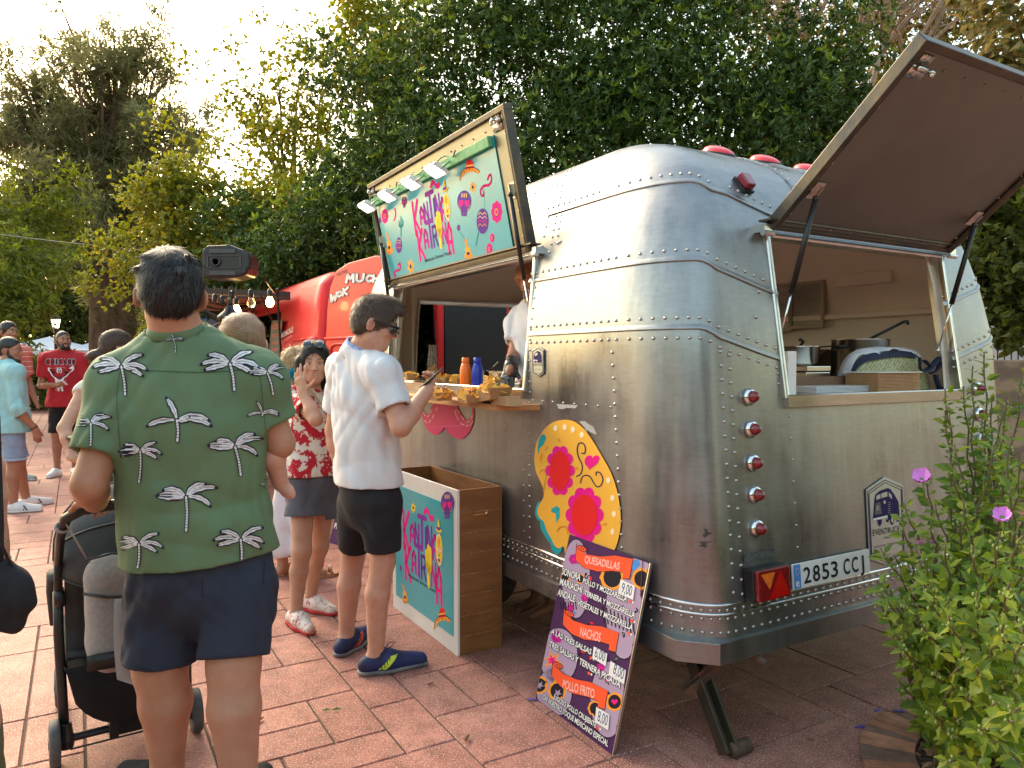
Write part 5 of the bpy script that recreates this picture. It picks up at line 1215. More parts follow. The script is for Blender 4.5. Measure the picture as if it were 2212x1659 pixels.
# woven bag
bg=thing('woven_bag',T(1.55,.42,zt),'pale woven palm bag with white lining and navy ribbon handles on the rear sill','bag')
BC=T(1.50,.29,zt)
def bagpt(th,ph,k=1.0):      # th along the width 0..pi, ph front-top-back 0..pi
    x=-.29*math.cos(th)*k; sh=math.sin(th)**.55; return BC+WV*x-UV*.115*k*math.cos(ph)*sh*.9+ZV*(.225*k*math.sin(ph)**.8*sh*(1+.06*math.sin(3*th))+.002)
def weave():
    m=bpy.data.materials.new('woven_palm'); m.use_nodes=True; n=m.node_tree; b_=n.nodes['Principled BSDF']; tc=n.nodes.new('ShaderNodeTexCoord')
    mp=n.nodes.new('ShaderNodeMapping'); mp.inputs['Rotation'].default_value=(0,R(40),PSI); mp.inputs['Scale'].default_value=(1,1,1); n.links.new(tc.outputs['Object'],mp.inputs[0])
    ck=n.nodes.new('ShaderNodeTexBrick'); ck.inputs['Scale'].default_value=26; ck.inputs['Color1'].default_value=(.50,.47,.27,1); ck.inputs['Color2'].default_value=(.38,.36,.17,1); ck.inputs['Mortar'].default_value=(.16,.14,.06,1); ck.inputs['Mortar Size'].default_value=.03; ck.inputs['Brick Width'].default_value=.9; ck.inputs['Row Height'].default_value=.35
    sp=n.nodes.new('ShaderNodeSeparateXYZ'); cb=n.nodes.new('ShaderNodeCombineXYZ'); n.links.new(mp.outputs[0],sp.inputs[0]); n.links.new(sp.outputs['X'],cb.inputs['X']); n.links.new(sp.outputs['Z'],cb.inputs['Y']); n.links.new(cb.outputs[0],ck.inputs['Vector'])
    n.links.new(ck.outputs['Color'],b_.inputs['Base Color']); bp_=n.nodes.new('ShaderNodeBump'); bp_.inputs['Strength'].default_value=.6; bp_.inputs['Distance'].default_value=.004; n.links.new(ck.outputs['Color'],bp_.inputs['Height']); n.links.new(bp_.outputs[0],b_.inputs['Normal']); b_.inputs['Roughness'].default_value=.6
    return m
b=MB(); b.grid([[bagpt(pi*i/30,pi*k/20) for k in range(21)] for i in range(31)]); b.build('woven_body',weave(),bg,True)
b=MB(); G=[]
for i in range(31):
    t=.06+.88*i/30; row=[]
    for k in range(13):
        ph=pi*(.36+.05*math.sin(i*.5)+.5*k/12); p=bagpt(pi*t,ph,1.05); row.append(p+ZV*.006*math.sin(i*1.3+k)-UV*.004*math.sin(i*.9))
    G.append(row)
b.grid(G); o=b.build('lining_cloth',mat('white_cotton',(.72,.72,.76),.8,0,bump=.2,bs=20),bg,True); sm=o.modifiers.new('th','SOLIDIFY'); sm.thickness=.004
b=MB(); b.grid([[bagpt(pi*(.04+.60*i/20),pi*(.26+.09*k/3+.012*math.sin(i*.5)),1.065) for k in range(4)] for i in range(21)])
nv=mat('navy_ribbon',(.012,.018,.05),.7,0); b.build('ribbon_band',nv,bg,True)
b=MB()
for P in ([(1.56,.26,.13),(1.57,.25,.09),(1.62,.25,.085),(1.68,.245,.11),(1.73,.24,.13),(1.71,.24,.09),(1.65,.245,.075)],[(1.73,.24,.13),(1.77,.25,.08),(1.78,.25,.03),(1.73,.245,.02),(1.69,.245,.07)],[(1.60,.25,.12),(1.66,.24,.10),(1.72,.24,.12)]):
    pts=cat([(p[0],p[2]) for p in P],5,False); b.tube([T(x,.158,zt+z*1.35) for x,z in pts],.014,6,flat=.35)
b.build('ribbon_handle',nv,bg,True)
b=MB()
for x,z in ((1.43,.085),(1.445,.09),(1.45,.075),(1.47,.092)): b.ball(T(x,.186,zt+z),.008,8)
b.build('dark_sequins',M['black'],bg,True)
# stock pot, stove, pan, grill
c=zpx(fw,905,0,3.75); pc_=A(c[0],c[1],0); zst=1.345
b=MB(); b.lathe(A(pc_[0],pc_[1],zst),ZV,[(.0,0),(.125,0),(.135,.01),(.135,.205),(.139,.208),(.139,.213),(.131,.213),(.129,.02),(.0,.015)],32); pt=b.build('stock_pot',M['inox'],None,True); tag1(pt,'large stainless stock pot holding a black ladle inside the trailer','pot')
b=MB(); e=WV
for s in (-1,1): b.tube([A(pc_[0],pc_[1],zst+.17)+e*s*.135+UV*.03,A(pc_[0],pc_[1],zst+.175)+e*s*.18+UV*.02,A(pc_[0],pc_[1],zst+.175)+e*s*.18-UV*.02,A(pc_[0],pc_[1],zst+.17)+e*s*.135-UV*.03],.009,8)
b.build('handle',M['black'],pt,True)
b=MB(); p0_=A(pc_[0],pc_[1],zst+.19); p1_=zpx(fw,1210,310,3.7); b.tube([p0_,p1_],.007,8); b.tube([p1_,p1_+A(.02,0,.004),p1_+A(.025,0,-.012)],.008,8); lad=b.build('ladle',M['black'],None,True); tag1(lad,'long black ladle handle leaning out of the stock pot','ladle')
c=T(1.0,1.05,1.10); b=MB(); b.box(zpx(fw,905,720,3.8)*A(1,1,0)+ZV*1.31,(.42,.36,.065),WV,UV); hob=b.build('hob',M['black'],None,bevel=.01); tag1(hob,'black hob under the large stock pot','hob')
c=zpx(fw,445,690,3.45); st=thing('camping_stove',A(c[0],c[1],zt),'small steel stove with a black dial inside the rear hatch','stove')
b=MB(); b.box(A(c[0],c[1],zt+.055),(.17,.22,.11),WV,UV); b.box(A(c[0],c[1],zt+.125),(.165,.23,.025),WV,UV); b.build('housing',M['inox'],st,bevel=.004)
b=MB(); q=A(c[0],c[1],zt+.055)-UV*.11-WV*.02; b.lathe(q,-UV,[(.03,0),(.03,.004),(.018,.006),(.018,.02),(.0,.02)],18); b.build('dial',M['black'],st,True)
c2=zpx(fw,445,540,3.55); b=MB(); b.lathe(A(c2[0],c2[1],zt+.14),ZV,[(.0,0),(.085,0),(.09,.01),(.10,.085),(.106,.09),(.098,.09),(.085,.012),(.0,.01)],28); pn=b.build('saucepan',M['inox'],None,True); tag1(pn,'stainless saucepan on the small stove inside the rear hatch','pan')
b=MB(); b.tube([A(c2[0],c2[1],zt+.225)+WV*.1,A(c2[0],c2[1],zt+.235)+WV*.28],.008,8,flat=.5); b.tube([A(c2[0],c2[1],zt+.21),zpx(fw,485,450,3.5),zpx(fw,455,435,3.5)],.009,8,flat=.5); b.build('handle',M['black'],pn,True)
c=zpx(fw,650,640,3.9); b=MB(); b.prism([(-.16,0),(.17,0),(.17,.20),(.02,.21),(-.09,.16),(-.16,.12)],A(c[0],c[1],1.30)+UV*0,WV,ZV,-.3); gr=b.build('grill',mat('dark_steel_grill',(.12,.10,.08),.35,.9,var=.2,vs=5),None,bevel=.004); tag1(gr,'dark steel contact grill between the small stove and the stock pot','grill')
b=MB()
for i in range(14): b.box(A(c[0],c[1],1.30)+WV*(-.13+i*.021)+ZV*.10-UV*.002,(.008,.003,.014),WV,UV)
b.build('vent_slots',M['black'],gr) if False else None
# ================= food on the counter =================
M['chip']=mat('corn_chip',(.90,.40,.04),.5,0,c2=(.92,.52,.09),vs=40,bump=.2,bs=120,bd=.002); M['meat']=mat('shredded_meat',(.20,.045,.015),.5,0,c2=(.34,.10,.03),vs=50,bump=.6,bs=90,bd=.004); M['guac']=mat('guacamole',(.28,.33,.10),.5,0,c2=(.14,.06,.03),vs=50,bump=.4,bs=60)
def traymesh(b,c,ex,ey,L,W,h,fl=.78):
    th=.002
    def rect(l,w,z): return [c+ex*l/2*x+ey*w/2*y+ZV*z for x,y in ((-1,-1),(1,-1),(1,1),(-1,1))]
    A0=rect(L*fl,W*fl,0);A1=rect(L,W,h);B0=rect(L*fl-2*th,W*fl-2*th,th);B1=rect(L-2*th,W-2*th,h)
    b.add(A0+A1+B0+B1,[(3,2,1,0)]+[(i,(i+1)%4,(i+1)%4+4,i+4) for i in range(4)]+[(i+4,(i+1)%4+4,(i+1)%4+12,i+12) for i in range(4)]+[(i+12,(i+1)%4+12,(i+1)%4+8,i+8) for i in range(4)]+[(8,9,10,11)])
def chips(n,c,ex,ey,L,W,z0,hh,r=.026,seed=0):
    g=random.Random(seed); b=MB()
    for i in range(n):
        x=g.uniform(-.46,.46)*L; y=g.uniform(-.46,.46)*W; f=1-max(abs(x)/(L/2),abs(y)/(W/2)); z=z0+hh*(.25+.75*f**.6)*g.uniform(.55,1.05)
        p=c+ex*x+ey*y+ZV*z; nrm=Vector((g.gauss(0,.7),-.45+g.gauss(0,.6),g.uniform(.3,1))).normalized(); X,Y_,N=frame(nrm); k=12; rr=r*g.uniform(.8,1.15); cu=g.uniform(-.25,.25)
        V=[p]; 
        for j in range(k):
            a=2*pi*j/k; V.append(p+rr*(X*math.cos(a)+Y_*math.sin(a)*g.uniform(.93,1))+N*cu*rr*math.cos(2*a))
        V2=[v+N*.0016 for v in V]
        b.add(V+V2,[(0,j+1,(j+1)%k+1) for j in range(k)]+[(k+1,(j+1)%k+k+2,j+k+2) for j in range(k)]+[(j+1,(j+1)%k+1,(j+1)%k+k+2,j+k+2) for j in range(k)])
    return b
def lump(n,c,ex,ey,L,W,z0,hh,r,seed=0):
    g=random.Random(seed); b=MB()
    for i in range(n):
        x=g.gauss(0,.22)*L; y=g.gauss(0,.22)*W; p=c+ex*x+ey*y+ZV*(z0+hh*g.uniform(.6,1)*(1-abs(x)/L)); rx=Matrix.Rotation(g.uniform(0,6),3,Vector((g.random(),g.random(),g.random())).normalized()); rr=r*g.uniform(.6,1.3)
        b.ball(p,(rr,rr*.55,rr*.5),8,rx=np.array(rx))
    return b
def tray(loc,ex,L,W,h,label,nch,seed,tilt=0,meat=None,guac=None,hh=.04,r=.026):
    ex=ex/np.linalg.norm(ex); ey=np.cross(ZV,ex)
    t=thing('nacho_tray',loc,label,'food tray','trays of nachos'); c=A(*loc)
    if tilt: ex=ex*math.cos(tilt)+ZV*math.sin(tilt)
    b=MB(); traymesh(b,c,ex,ey,L,W,h); b.build('card_tray',M['card'],t)
    chips(nch,c,ex,ey,L*.9,W*.88,h*.45,hh,r,seed).build('corn_chips',M['chip'],t,fix=False)
    for j,(x,m_,nn) in enumerate(([(meat,'meat',26)] if meat is not None else [])+([(guac,'guac',14)] if guac is not None else [])):
        lump(nn,c+ex*x*L,ex,ey,.09,.06,h*.45+hh*.65,.02,.009,seed+j).build('shredded_meat' if m_=='meat' else 'guacamole',M[m_],t,True)
    return t
f3=zc(1500,1400,3.403)
def onshelf(x,y,z=None):
    p=gp(*f3(x,y),SHZ if z is None else z); return A(p[0],p[1],SHZ if z is None else z)
aY=-UV
tray(onshelf(795,600),aY,.125,.10,.042,'single card tray of nachos with meat on the shelf, nearest the man in white',34,1,meat=0.05)
tray(onshelf(1040,625)+WV*.05,aY*1.0-WV*.2,.11,.09,.04,'small card tray of nachos, leftmost of the trays crowded together on the shelf',30,2,meat=.1)
tray(onshelf(1150,635)+WV*.03,aY*1.0-WV*.25,.12,.09,.042,'card tray of nachos wedged between a small tray and the longest tray',34,3,meat=.2)
tray(onshelf(1450,645)+ZV*.012,aY*1.0-WV*.1,.30,.115,.05,'longest card tray of nachos with meat and guacamole, propped on folded card',95,4,tilt=.13,meat=-.05,guac=.3,hh=.055)
b=MB(); c=onshelf(1600,668); b.prism([(-.085,0),(.085,0),(.055,.042),(-.055,.042)],c,aY,ZV,-.07); tag1(b.build('folded_card_base',M['card'],None),'folded brown card base under the longest nacho tray','card base')
# bottles on the sill
def u_at(vx,w):
    r=(vx-CX)/FPX; W_,U_=WV,UV; return (P0[0]+W_[0]*w-r*(P0[1]+W_[1]*w))/(r*U_[1]-U_[0])
def bottle(x,y,m,lab,hh=.16):
    p=T(.015 if x<1200 else .06,u_at(f3(x,y)[0],.03),1.316); t=thing('sauce_bottle',p,lab,'bottle'); b=MB()
    b.lathe(p,ZV,[(.0,0),(.030,0),(.032,.006),(.032,.085*hh/.16),(.025,.11*hh/.16),(.017,.122*hh/.16),(.0,.123*hh/.16)],22); b.build('bottle_body',m,t,True)
    b=MB(); b.lathe(p+ZV*.118*hh/.16,ZV,[(.019,0),(.021,.004),(.021,.03),(.016,.034),(.0,.034)],20); b.build('cap',m,t,True)
bottle(1165,445,mat('orange_plastic',(.85,.17,.015),.3),'orange plastic sauce bottle standing on the side window sill')
bottle(1228,425,mat('blue_plastic',(.015,.04,.38),.3),'blue plastic sauce bottle standing right of the orange bottle')
# row of trays inside the serving window
for i,(x,y) in enumerate(((730,370),(890,385),(1050,385),(1360,385),(1490,375))):
    q=T(.30,u_at(f3(x,y)[0],.30),1.294)
    tray(q,aY,.12,.09,.04,'card tray of nachos, '+['far left','second from left','third from left','fourth from left','rightmost'][i]+' of the row inside the serving window',26,20+i,hh=.035)
b=MB(); q=T(.36,u_at(f3(690,300)[0],.36),1.294); 
G=[]
for i in range(9):
    t=i/8; row=[q+WV*0+UV*.075*(1-.2*t)*math.cos(a)+WV*.04*(1-.6*t)*math.sin(a)+ZV*(.27*t)+UV*.008*math.sin(7*a+5*t) for a in [2*pi*k/20 for k in range(21)]]; G.append(row)
b.grid(G); bgc=b.build('plastic_bag',mat('clear_plastic_film',(.75,.68,.6),.12,0,trans=.75,alpha=.45),None,True); tag1(bgc,'clear plastic bag of corn chips inside the serving window','plastic bag')
b=chips(46,q,UV,WV,.12,.06,.01,.11,.022,77); o=b.build('bagged_chips',M['chip'],bgc if False else None,fix=False); tag1(o,'heap of corn chips filling the bottom of the clear plastic bag','chips')
b=MB(); q=zpx(f3,1080,250,5.2); q=A(q[0],q[1],1.268)
for i in range(4):
    c=T(.47,1.45+i*.33,1.294); t=thing('gastro_pan',c,['steel pan of toppings nearest the hatch post','steel pan of toppings, second from the hatch post','steel pan of toppings, third from the hatch post','steel pan of toppings furthest from the hatch post'][i]+' inside the trailer','food pan','steel pans of toppings'); b=MB(); traymesh(b,c,UV,WV,.27,.17,.09,.9); b.box(c+ZV*.05,(.16,.25,.02),WV,UV,1); b.build('pan',[M['inox'],M['meat']],t)
    b=MB(); b.tube([c+ZV*.06,c+ZV*.15-UV*.17],.005,6,flat=.6); b.build('spoon',M['inox'],t,True)
b=MB(); g=random.Random(4); q=T(.30,1.38,1.297)
prs=[ell(q+A(g.uniform(-.05,.05),g.uniform(-.04,.04),.012),(.035,.03,.018),k=.02) for i in range(7)]
o=blob('cleaning_cloth',prs,mat('blue_grey_cloth',(.06,.10,.13),.9,0,bump=.4,bs=60),None,.006,fold=folds(.006,3,5,60,1)); tag1(o,'crumpled blue grey cloth on the serving worktop by the vendor','cloth')
# clipboard-like menu holder on sill behind the man
b=MB(); b.box(T(-.03,2.42,1.325),(.12,.20,.006),WV,UV); tag1(b.build('metal_tray',M['inox'],None,bevel=.002),'flat metal tray on the side window sill beside the man in white polo','tray')
tray(A(*T(.05,2.72,0)[:2],1.318),aY,.10,.09,.045,'small card cup of nachos at the far end of the side window sill',20,60,hh=.03)
# ================= background =================
def rwin(): pass
# trees ---------------------------------------------------------
def leaves(name,C,Rad,n,L,Wd,mat_,parent,whorl=1,seed=0,shellp=.55,droop=0.0,up=.3,size_var=.35,fold=.25,label=None,sq=(1,1,1),mask=None):
    """C: clump centres (k,3), Rad: clump radii (k,)"""
    g=np.random.default_rng(seed); C=np.asarray(C);Rad=np.asarray(Rad); wgt=Rad**2; wgt=wgt/wgt.sum()
    k=g.choice(len(C),n,p=wgt); d=g.normal(size=(n,3)); d/=np.linalg.norm(d,axis=1)[:,None]
    r=Rad[k]*(1-shellp*g.random(n)**1.6)*(1+.12*g.normal(size=n)); P=C[k]+d*r[:,None]*A(*sq)
    if mask is not None:
        kk=mask(P); P=P[kk]; d=d[kk]; n=len(P)
    ax=d*1.0+A(0,0,up)+g.normal(size=(n,3))*.35; ax/=np.linalg.norm(ax,axis=1)[:,None]
    if whorl>1:
        P=np.repeat(P,whorl,0); ax=np.repeat(ax,whorl,0); m=len(P); t=g.normal(size=(m,3)); t-=ax*(t*ax).sum(1)[:,None]; t/=np.linalg.norm(t,axis=1)[:,None]
        dirv=ax*(.35+.5*g.random((m,1)))+t*.8; dirv[:,2]-=droop
    else: m=n; dirv=ax+g.normal(size=(m,3))*.7; dirv[:,2]-=droop
    dirv/=np.linalg.norm(dirv,axis=1)[:,None]
    s=g.normal(size=(m,3))*.6+np.cross(dirv,A(0,0,1)); s-=dirv*(s*dirv).sum(1)[:,None]; s/=np.linalg.norm(s,axis=1)[:,None]; nn=np.cross(dirv,s)
    sz=(1-size_var+2*size_var*g.random(m))[:,None]; l=L*sz; w_=Wd*sz
    V=np.empty((m,4,3)); V[:,0]=P; V[:,1]=P+dirv*l*.5+s*w_*.5+nn*w_*fold; V[:,2]=P+dirv*l; V[:,3]=P+dirv*l*.5-s*w_*.5+nn*w_*fold
    base=np.arange(m)[:,None]*4; F=np.concatenate([base+np.array([0,1,2]),base+np.array([0,2,3])],0)
    return mk(name,V.reshape(-1,3),F,mat_,parent,label=label)
def limbs(base,tips,r0,mat_,parent,name='trunk',mid=.45,seed=0,trunk_top=None,wob=.12):
    g=random.Random(seed); b=MB(); base=A(*base); tt=A(*(trunk_top if trunk_top is not None else base+A(0,0,1.5)))
    pts=[base+(tt-base)*t+A(g.gauss(0,.03),g.gauss(0,.03),0)*(0<t<1) for t in (0,.05,.3,.6,1)]; b.tube(pts,[r0*1.35,r0*1.08,r0,r0*.9,r0*.75],14)
    for tp in tips:
        tp=A(*tp); m=tt+(tp-tt)*.5+A(g.gauss(0,wob),g.gauss(0,wob),g.gauss(0,wob)+.1); L_=np.linalg.norm(tp-tt); r=r0*.55
        q1=tt+(m-tt)*.5+A(g.gauss(0,wob*.5),g.gauss(0,wob*.5),.05)
        b.tube([tt-ZV*.1,q1,m,m+(tp-m)*.5+A(g.gauss(0,wob*.5),g.gauss(0,wob*.5),0),tp],[r,r*.7,r*.45,r*.28,r*.10],8)
        for i in range(4):
            s=m+(tp-m)*g.uniform(0,.8); e=s+A(g.gauss(0,.5),g.gauss(0,.5),g.uniform(0,.7))*L_*.22; b.tube([s,(s+e)/2+A(0,0,.05),e],[r*.25,r*.16,r*.05],5)
    return b.build(name,mat_,parent,True)
M['bark']=mat('grey_bark',(.16,.12,.085),.9,0,c2=(.09,.065,.045),vs=9,bump=.8,bs=18,bd=.03,stretch=(1,1,.35)); M['barkr']=mat('brown_bark',(.15,.085,.05),.9,0,c2=(.08,.045,.03),vs=7,bump=.8,bs=14,bd=.04,stretch=(1,1,.25)); M['barkp']=mat('pale_bark',(.36,.27,.20),.85,0,c2=(.22,.15,.11),vs=10,bump=.5,bs=20,bd=.02,stretch=(1,1,.4))
LM={'dark':leafmat('glossy_dark_leaf',[(.022,.050,.012),(.036,.076,.016),(.058,.105,.02),(.085,.135,.028)],.16,.5),
'lite':leafmat('yellow_green_leaf',[(.10,.13,.02),(.14,.17,.025),(.19,.20,.03),(.27,.24,.04)],.42,.5),
'mid':leafmat('park_leaf',[(.05,.07,.015),(.08,.10,.02),(.12,.14,.025)],.4,.6),
'pine':leafmat('olive_needles',[(.11,.12,.05),(.15,.155,.07),(.19,.185,.09)],.5,.6),  # needle tones lightened to stand in for haze around the conifer
'aut':leafmat('autumn_leaf',[(.09,.11,.03),(.13,.13,.04),(.19,.14,.05),(.25,.22,.08)],.45,.55),
'fern':leafmat('bright_feathery_leaf',[(.08,.10,.02),(.12,.15,.025),(.18,.21,.03)],.45,.6)}
LMT=leafmat('young_shoot_leaf',[(.09,.15,.022),(.14,.21,.03),(.20,.27,.045)],.25,.5)
def clumps_px(L,seed=0,n=1,jit=.5,Yj=.5):
    g=random.Random(seed); C=[];Rr=[]
    for (x,y,Y,r) in L:
        for i in range(n):
            C.append(at(x,y,Y)+A(g.gauss(0,jit*r),g.gauss(0,Yj*r),g.gauss(0,jit*r))*(i>0)); Rr.append(r*(1 if i==0 else g.uniform(.4,.7)))
    return C,Rr
def evergreen(Lp,base,label,seed,n,group='dense dark evergreens behind the trailer'):
    C,Rr=clumps_px([(x,y,Y,r*.80) for x,y,Y,r in Lp],seed,6,1.05,.8); t=thing('evergreen_tree',base,label,'tree',group)
    limbs(base,[C[i] for i in range(0,len(C),6)],.17,M['bark'],t,seed=seed,trunk_top=A(base[0],base[1],1.6))
    leaves('crown',C,Rr,int(n*1.55),.086,.030,LM['dark'],t,6,seed,.35,0,.45)
    # young shoots on the outer clumps
    g=np.random.default_rng(seed+5); C=np.array(C);Rr=np.array(Rr)
    leaves('new_shoots',C+A(0,0,.12),Rr*1.03,n//4,.082,.026,LMT,t,7,seed+9,.07,0,1.2)
    return t
ev=[(700,570,9.6,.8),(720,500,9.8,.7),(780,420,9.8,.8),(780,350,10,.6),(830,300,10,.8),(850,480,9.4,.9),(880,370,9.4,1.0),(850,600,9.4,.9),(760,640,9.6,.9),(700,680,9.8,.8),(640,640,10,.7)]
evergreen(ev,gp(800,1000),'dark evergreen tree behind the poster hatch, left of the other two',11,5200)
ev=[(930,250,9.6,1.0),(1000,150,9.8,1.0),(1080,90,9.8,1.1),(1130,210,9.2,1.1),(1000,330,9.2,1.0),(1180,350,8.8,.9),(1050,460,9,1),(1170,500,9,1),(1250,120,9.4,1.1),(1300,250,8.9,1.0),(1180,20,10,1.0),(1320,20,9.8,1.1),(1000,600,9.5,1),(1150,680,9.5,1)]
evergreen(ev,gp(1110,1010),'largest dark evergreen tree, rising behind the middle of the trailer',12,7800)
ev=[(1400,130,9.2,1.1),(1500,60,9.6,1.0),(1450,250,8.6,1.0),(1560,180,9,1.0),(1600,300,9,.8),(1680,200,9.2,.8),(1690,300,9.2,.7),(1760,180,9.5,.65),(1800,260,9.4,.7),(1740,330,9.4,.8),(1840,330,9.6,.55),(1600,400,9.3,.9),(1450,400,9.3,.9),(1560,-30,10,.9),(1400,600,9.6,1),(1650,600,9.6,1),(1850,520,9.8,.8)]
evergreen(ev,gp(1560,1010),'dark evergreen tree behind the raised rear hatch, right of the other two',13,8200)
def loose(Lp,base,label,seed,n,lm,r0=.1,L_=.075,W_=.05,name='broadleaf_tree',group=None,bark='bark',wh=3,shell=.95,droop=.3,tt=2.0,nn=5):
    C,Rr=clumps_px(Lp,seed,nn,.8,.6); t=thing(name,base,label,'tree',group); limbs(base,[C[i] for i in range(0,len(C),nn)],r0,M[bark],t,seed=seed,trunk_top=A(base[0],base[1],tt))
    leaves('crown',C,Rr,n,L_,W_,LM[lm],t,wh,seed,shell,droop,.2); return t
yg=[(545,200,13,.55),(600,160,13,.5),(650,230,13,.6),(600,290,13,.7),(560,270,13,.55),(680,330,12.8,.7),(720,190,13,.55),(655,120,13.4,.35),(700,120,13.4,.4),(650,400,12.6,.7),(580,380,12.8,.6),(720,420,12.4,.7),(520,250,13.2,.4),(700,270,12.8,.5)]
loose(yg,gp(640,950),'tall sparse yellow green tree left of the dark evergreens',21,2300,'lite',.12,.085,.06,tt=3.5)
yg=[(790,60,12.6,.6),(830,30,12.6,.6),(880,60,12.2,.6),(760,130,12.6,.5),(830,120,12.2,.7),(790,200,12.2,.6),(860,180,12,.6),(770,-20,12.6,.5),(900,-10,12.4,.6)]
loose(yg,gp(850,960),'yellow green tree top showing above the left dark evergreen',22,3000,'lite',.12,.085,.06,tt=3.5)
yg=[(340,420,11.4,.5),(380,470,11.2,.55),(430,440,11.2,.5),(330,500,11.4,.5),(400,540,11,.6),(470,500,11,.6),(540,520,11,.6),(500,580,10.8,.6),(570,590,10.8,.6),(600,480,11,.6),(620,560,10.8,.6),(430,600,10.8,.6),(330,580,11.2,.5),(560,450,11.2,.5),(380,390,11.4,.35),(650,500,11,.6),(520,640,10.8,.6),(620,640,10.8,.6),(380,640,11,.5),(460,400,11.4,.3)]
loose(yg,gp(480,965),'low spreading yellow green tree behind the loudspeaker',23,10500,'lite',.11,.075,.055,tt=2.0)
# big conifer
def conifer():
    Y=23.0; base=gp(240,779+1.45*1606/Y); t=thing('conifer_tree',base,'tall olive conifer with a twin trunk at the left of the picture','tree')
    Lp=[(60,240,Y,1.1),(120,190,Y,1.0),(200,150,Y,1.1),(270,120,Y,.9),(320,140,Y,1.2),(230,230,Y,1.5),(300,230,Y,1.3),(340,290,Y,1.1),(380,250,Y,.8),(150,290,Y,1.4),(60,330,Y,1.2),(100,400,Y,1.5),(220,330,Y,1.6),(290,360,Y,1.4),(180,430,Y,1.6),(270,450,Y,1.4),(80,480,Y,1.3),(220,520,Y,1.4),(300,540,Y,1.1),(20,300,Y,.9),(20,180,Y,.6),(130,520,Y,1.2),(30,420,Y,1.1),(390,290,Y,.5),(200,600,Y,.9),(320,610,Y,.8),(10,220,Y,.5)]
    C,Rr=clumps_px(Lp,31,9,.8,.8); b=MB(); g=random.Random(3)
    top=[at(x,y,Y) for x,y in ((232,600),(228,480),(238,380),(250,250),(280,150))]
    b.tube([base,*top],[.62,.50,.42,.3,.2,.06],14); b.tube([base+A(.55,0,0),at(258,600,Y+.1),at(262,480,Y+.1),at(300,330,Y),at(330,200,Y)],[.45,.36,.3,.18,.05],12)
    for i in range(0,len(C),2):
        c=C[i]; s=top[min(4,max(0,int((5-(c[2]-2)/3.2)*-1+4)))] if False else top[g.randrange(0,4)]; m=(s+c)/2+A(0,0,-.4); b.tube([s,m,c],[.09,.06,.015],6)
    b.build('trunk',M['barkr'],t,True)
    leaves('crown',C,np.array(Rr)*.62,19000,.24,.034,LM['pine'],t,5,31,.95,.15,.3,.5,.1); return t
conifer()
# left background trees, hedge and far planting
yg=[(30,520,17,1.0),(-40,430,17,1.1),(70,590,16,.8),(20,640,15,.7),(60,660,15,.5),(-30,600,15,1.0),(40,690,14.6,.5),(90,470,17,.5)]
loose(yg,gp(-60,900),'bright green feathery tree at the left edge of the picture',41,3600,'fern',.12,.16,.045,wh=5,tt=3,droop=.5)
far=[[(150,640,30,2.0),(100,560,30,1.8),(180,720,29,1.5),(100,700,29,1.5)],[(330,640,32,2.0),(380,580,32,1.8),(320,720,30,1.4),(420,690,30,1.5)],[(560,700,24,1.5),(470,680,24,1.5),(650,690,24,1.5),(520,620,25,1.3)],[(-60,640,28,2.2),(20,720,27,1.5),(-100,500,30,2.5)],[(240,690,36,2.2),(280,620,36,2.0)]]
lab=['rounded park tree behind the street lamp','park tree right of the conifer trunk','park tree far behind the red van awning','park tree behind the two men at the left edge','distant park tree between the conifer trunks and the lamp']
for i,L_ in enumerate(far): 
    b0=at(L_[0][0],779,L_[0][2]); b0[2]=0; loose(L_,b0,lab[i],50+i,5200,'mid',.22,.2,.10,group='far park trees',wh=4,tt=2.5,name='park_tree')
# top right: bare branching tree, autumn tree, leaning right tree
def bare():
    base=gp(1790,940); t=thing('bare_tree',base,'bare branching tree above the rear hatch, seen against the sky','tree'); b=MB(); g=random.Random(9)
    def grow(p,d,L_,r,dep):
        n=3; pts=[p]; q=p
        for i in range(n): d=d+A(g.gauss(0,.16),g.gauss(0,.12),g.gauss(0,.12)+.03); d/=np.linalg.norm(d); q=q+d*L_/n; pts.append(q)
        b.tube(pts,[r*(1-.4*i/n) for i in range(n+1)],7 if dep<2 else 5)
        if dep<6:
            for k in range(2 if dep else 5):
                a=A(g.gauss(0,1),g.gauss(0,.6),g.gauss(0,.5)); e=d*.8+a*.5+A(0,0,.12); e/=np.linalg.norm(e); grow(q,e,L_*g.uniform(.6,.82),r*.58,dep+1)
            if dep>0: grow(pts[1],(d+A(g.gauss(0,.8),g.gauss(0,.5),g.gauss(0,.5))),L_*.5,r*.4,dep+2)
    tt=at(1790,330,11.5); b.tube([base,at(1800,600,11.4),tt],[.16,.12,.08],10)
    for x,y in ((1640,20),(1730,30),(1830,40),(1930,20),(2010,40),(1950,130)):
        d=at(x,y,11.5)-tt; grow(tt,d/np.linalg.norm(d)+A(0,g.gauss(0,.2),0),1.7,.055,0)
    b.build('branches',M['barkp'],t,True)
bare()
loose([(1700,60,14,.9),(1800,90,14,.9),(1900,140,14,.9),(1880,30,14,1.0),(2000,100,13.5,.9),(2080,160,13,.9),(2020,20,13.5,1.0),(2130,60,13,.9),(2160,200,12.6,.8),(1760,200,14,.8),(1960,250,13.5,.8),(2180,330,12.5,.8),(1640,-20,14,.8)],gp(2000,940),'tree with rusty autumn leaves behind the bare branches',61,5600,'aut',.12,.11,.06,tt=3,shell=.98)
loose([(2170,560,6.6,.35),(2190,480,6.4,.4),(2150,450,6.6,.3),(2200,640,6.2,.4),(2160,640,6.5,.28),(2230,560,6.2,.5),(2200,400,6.6,.45),(2180,700,6.3,.22)],at(2330,779,6.6)*A(1,1,0),'leafy green tree right of the trailer',62,2600,'mid',.08,.075,.055,tt=1.9,bark='barkp')
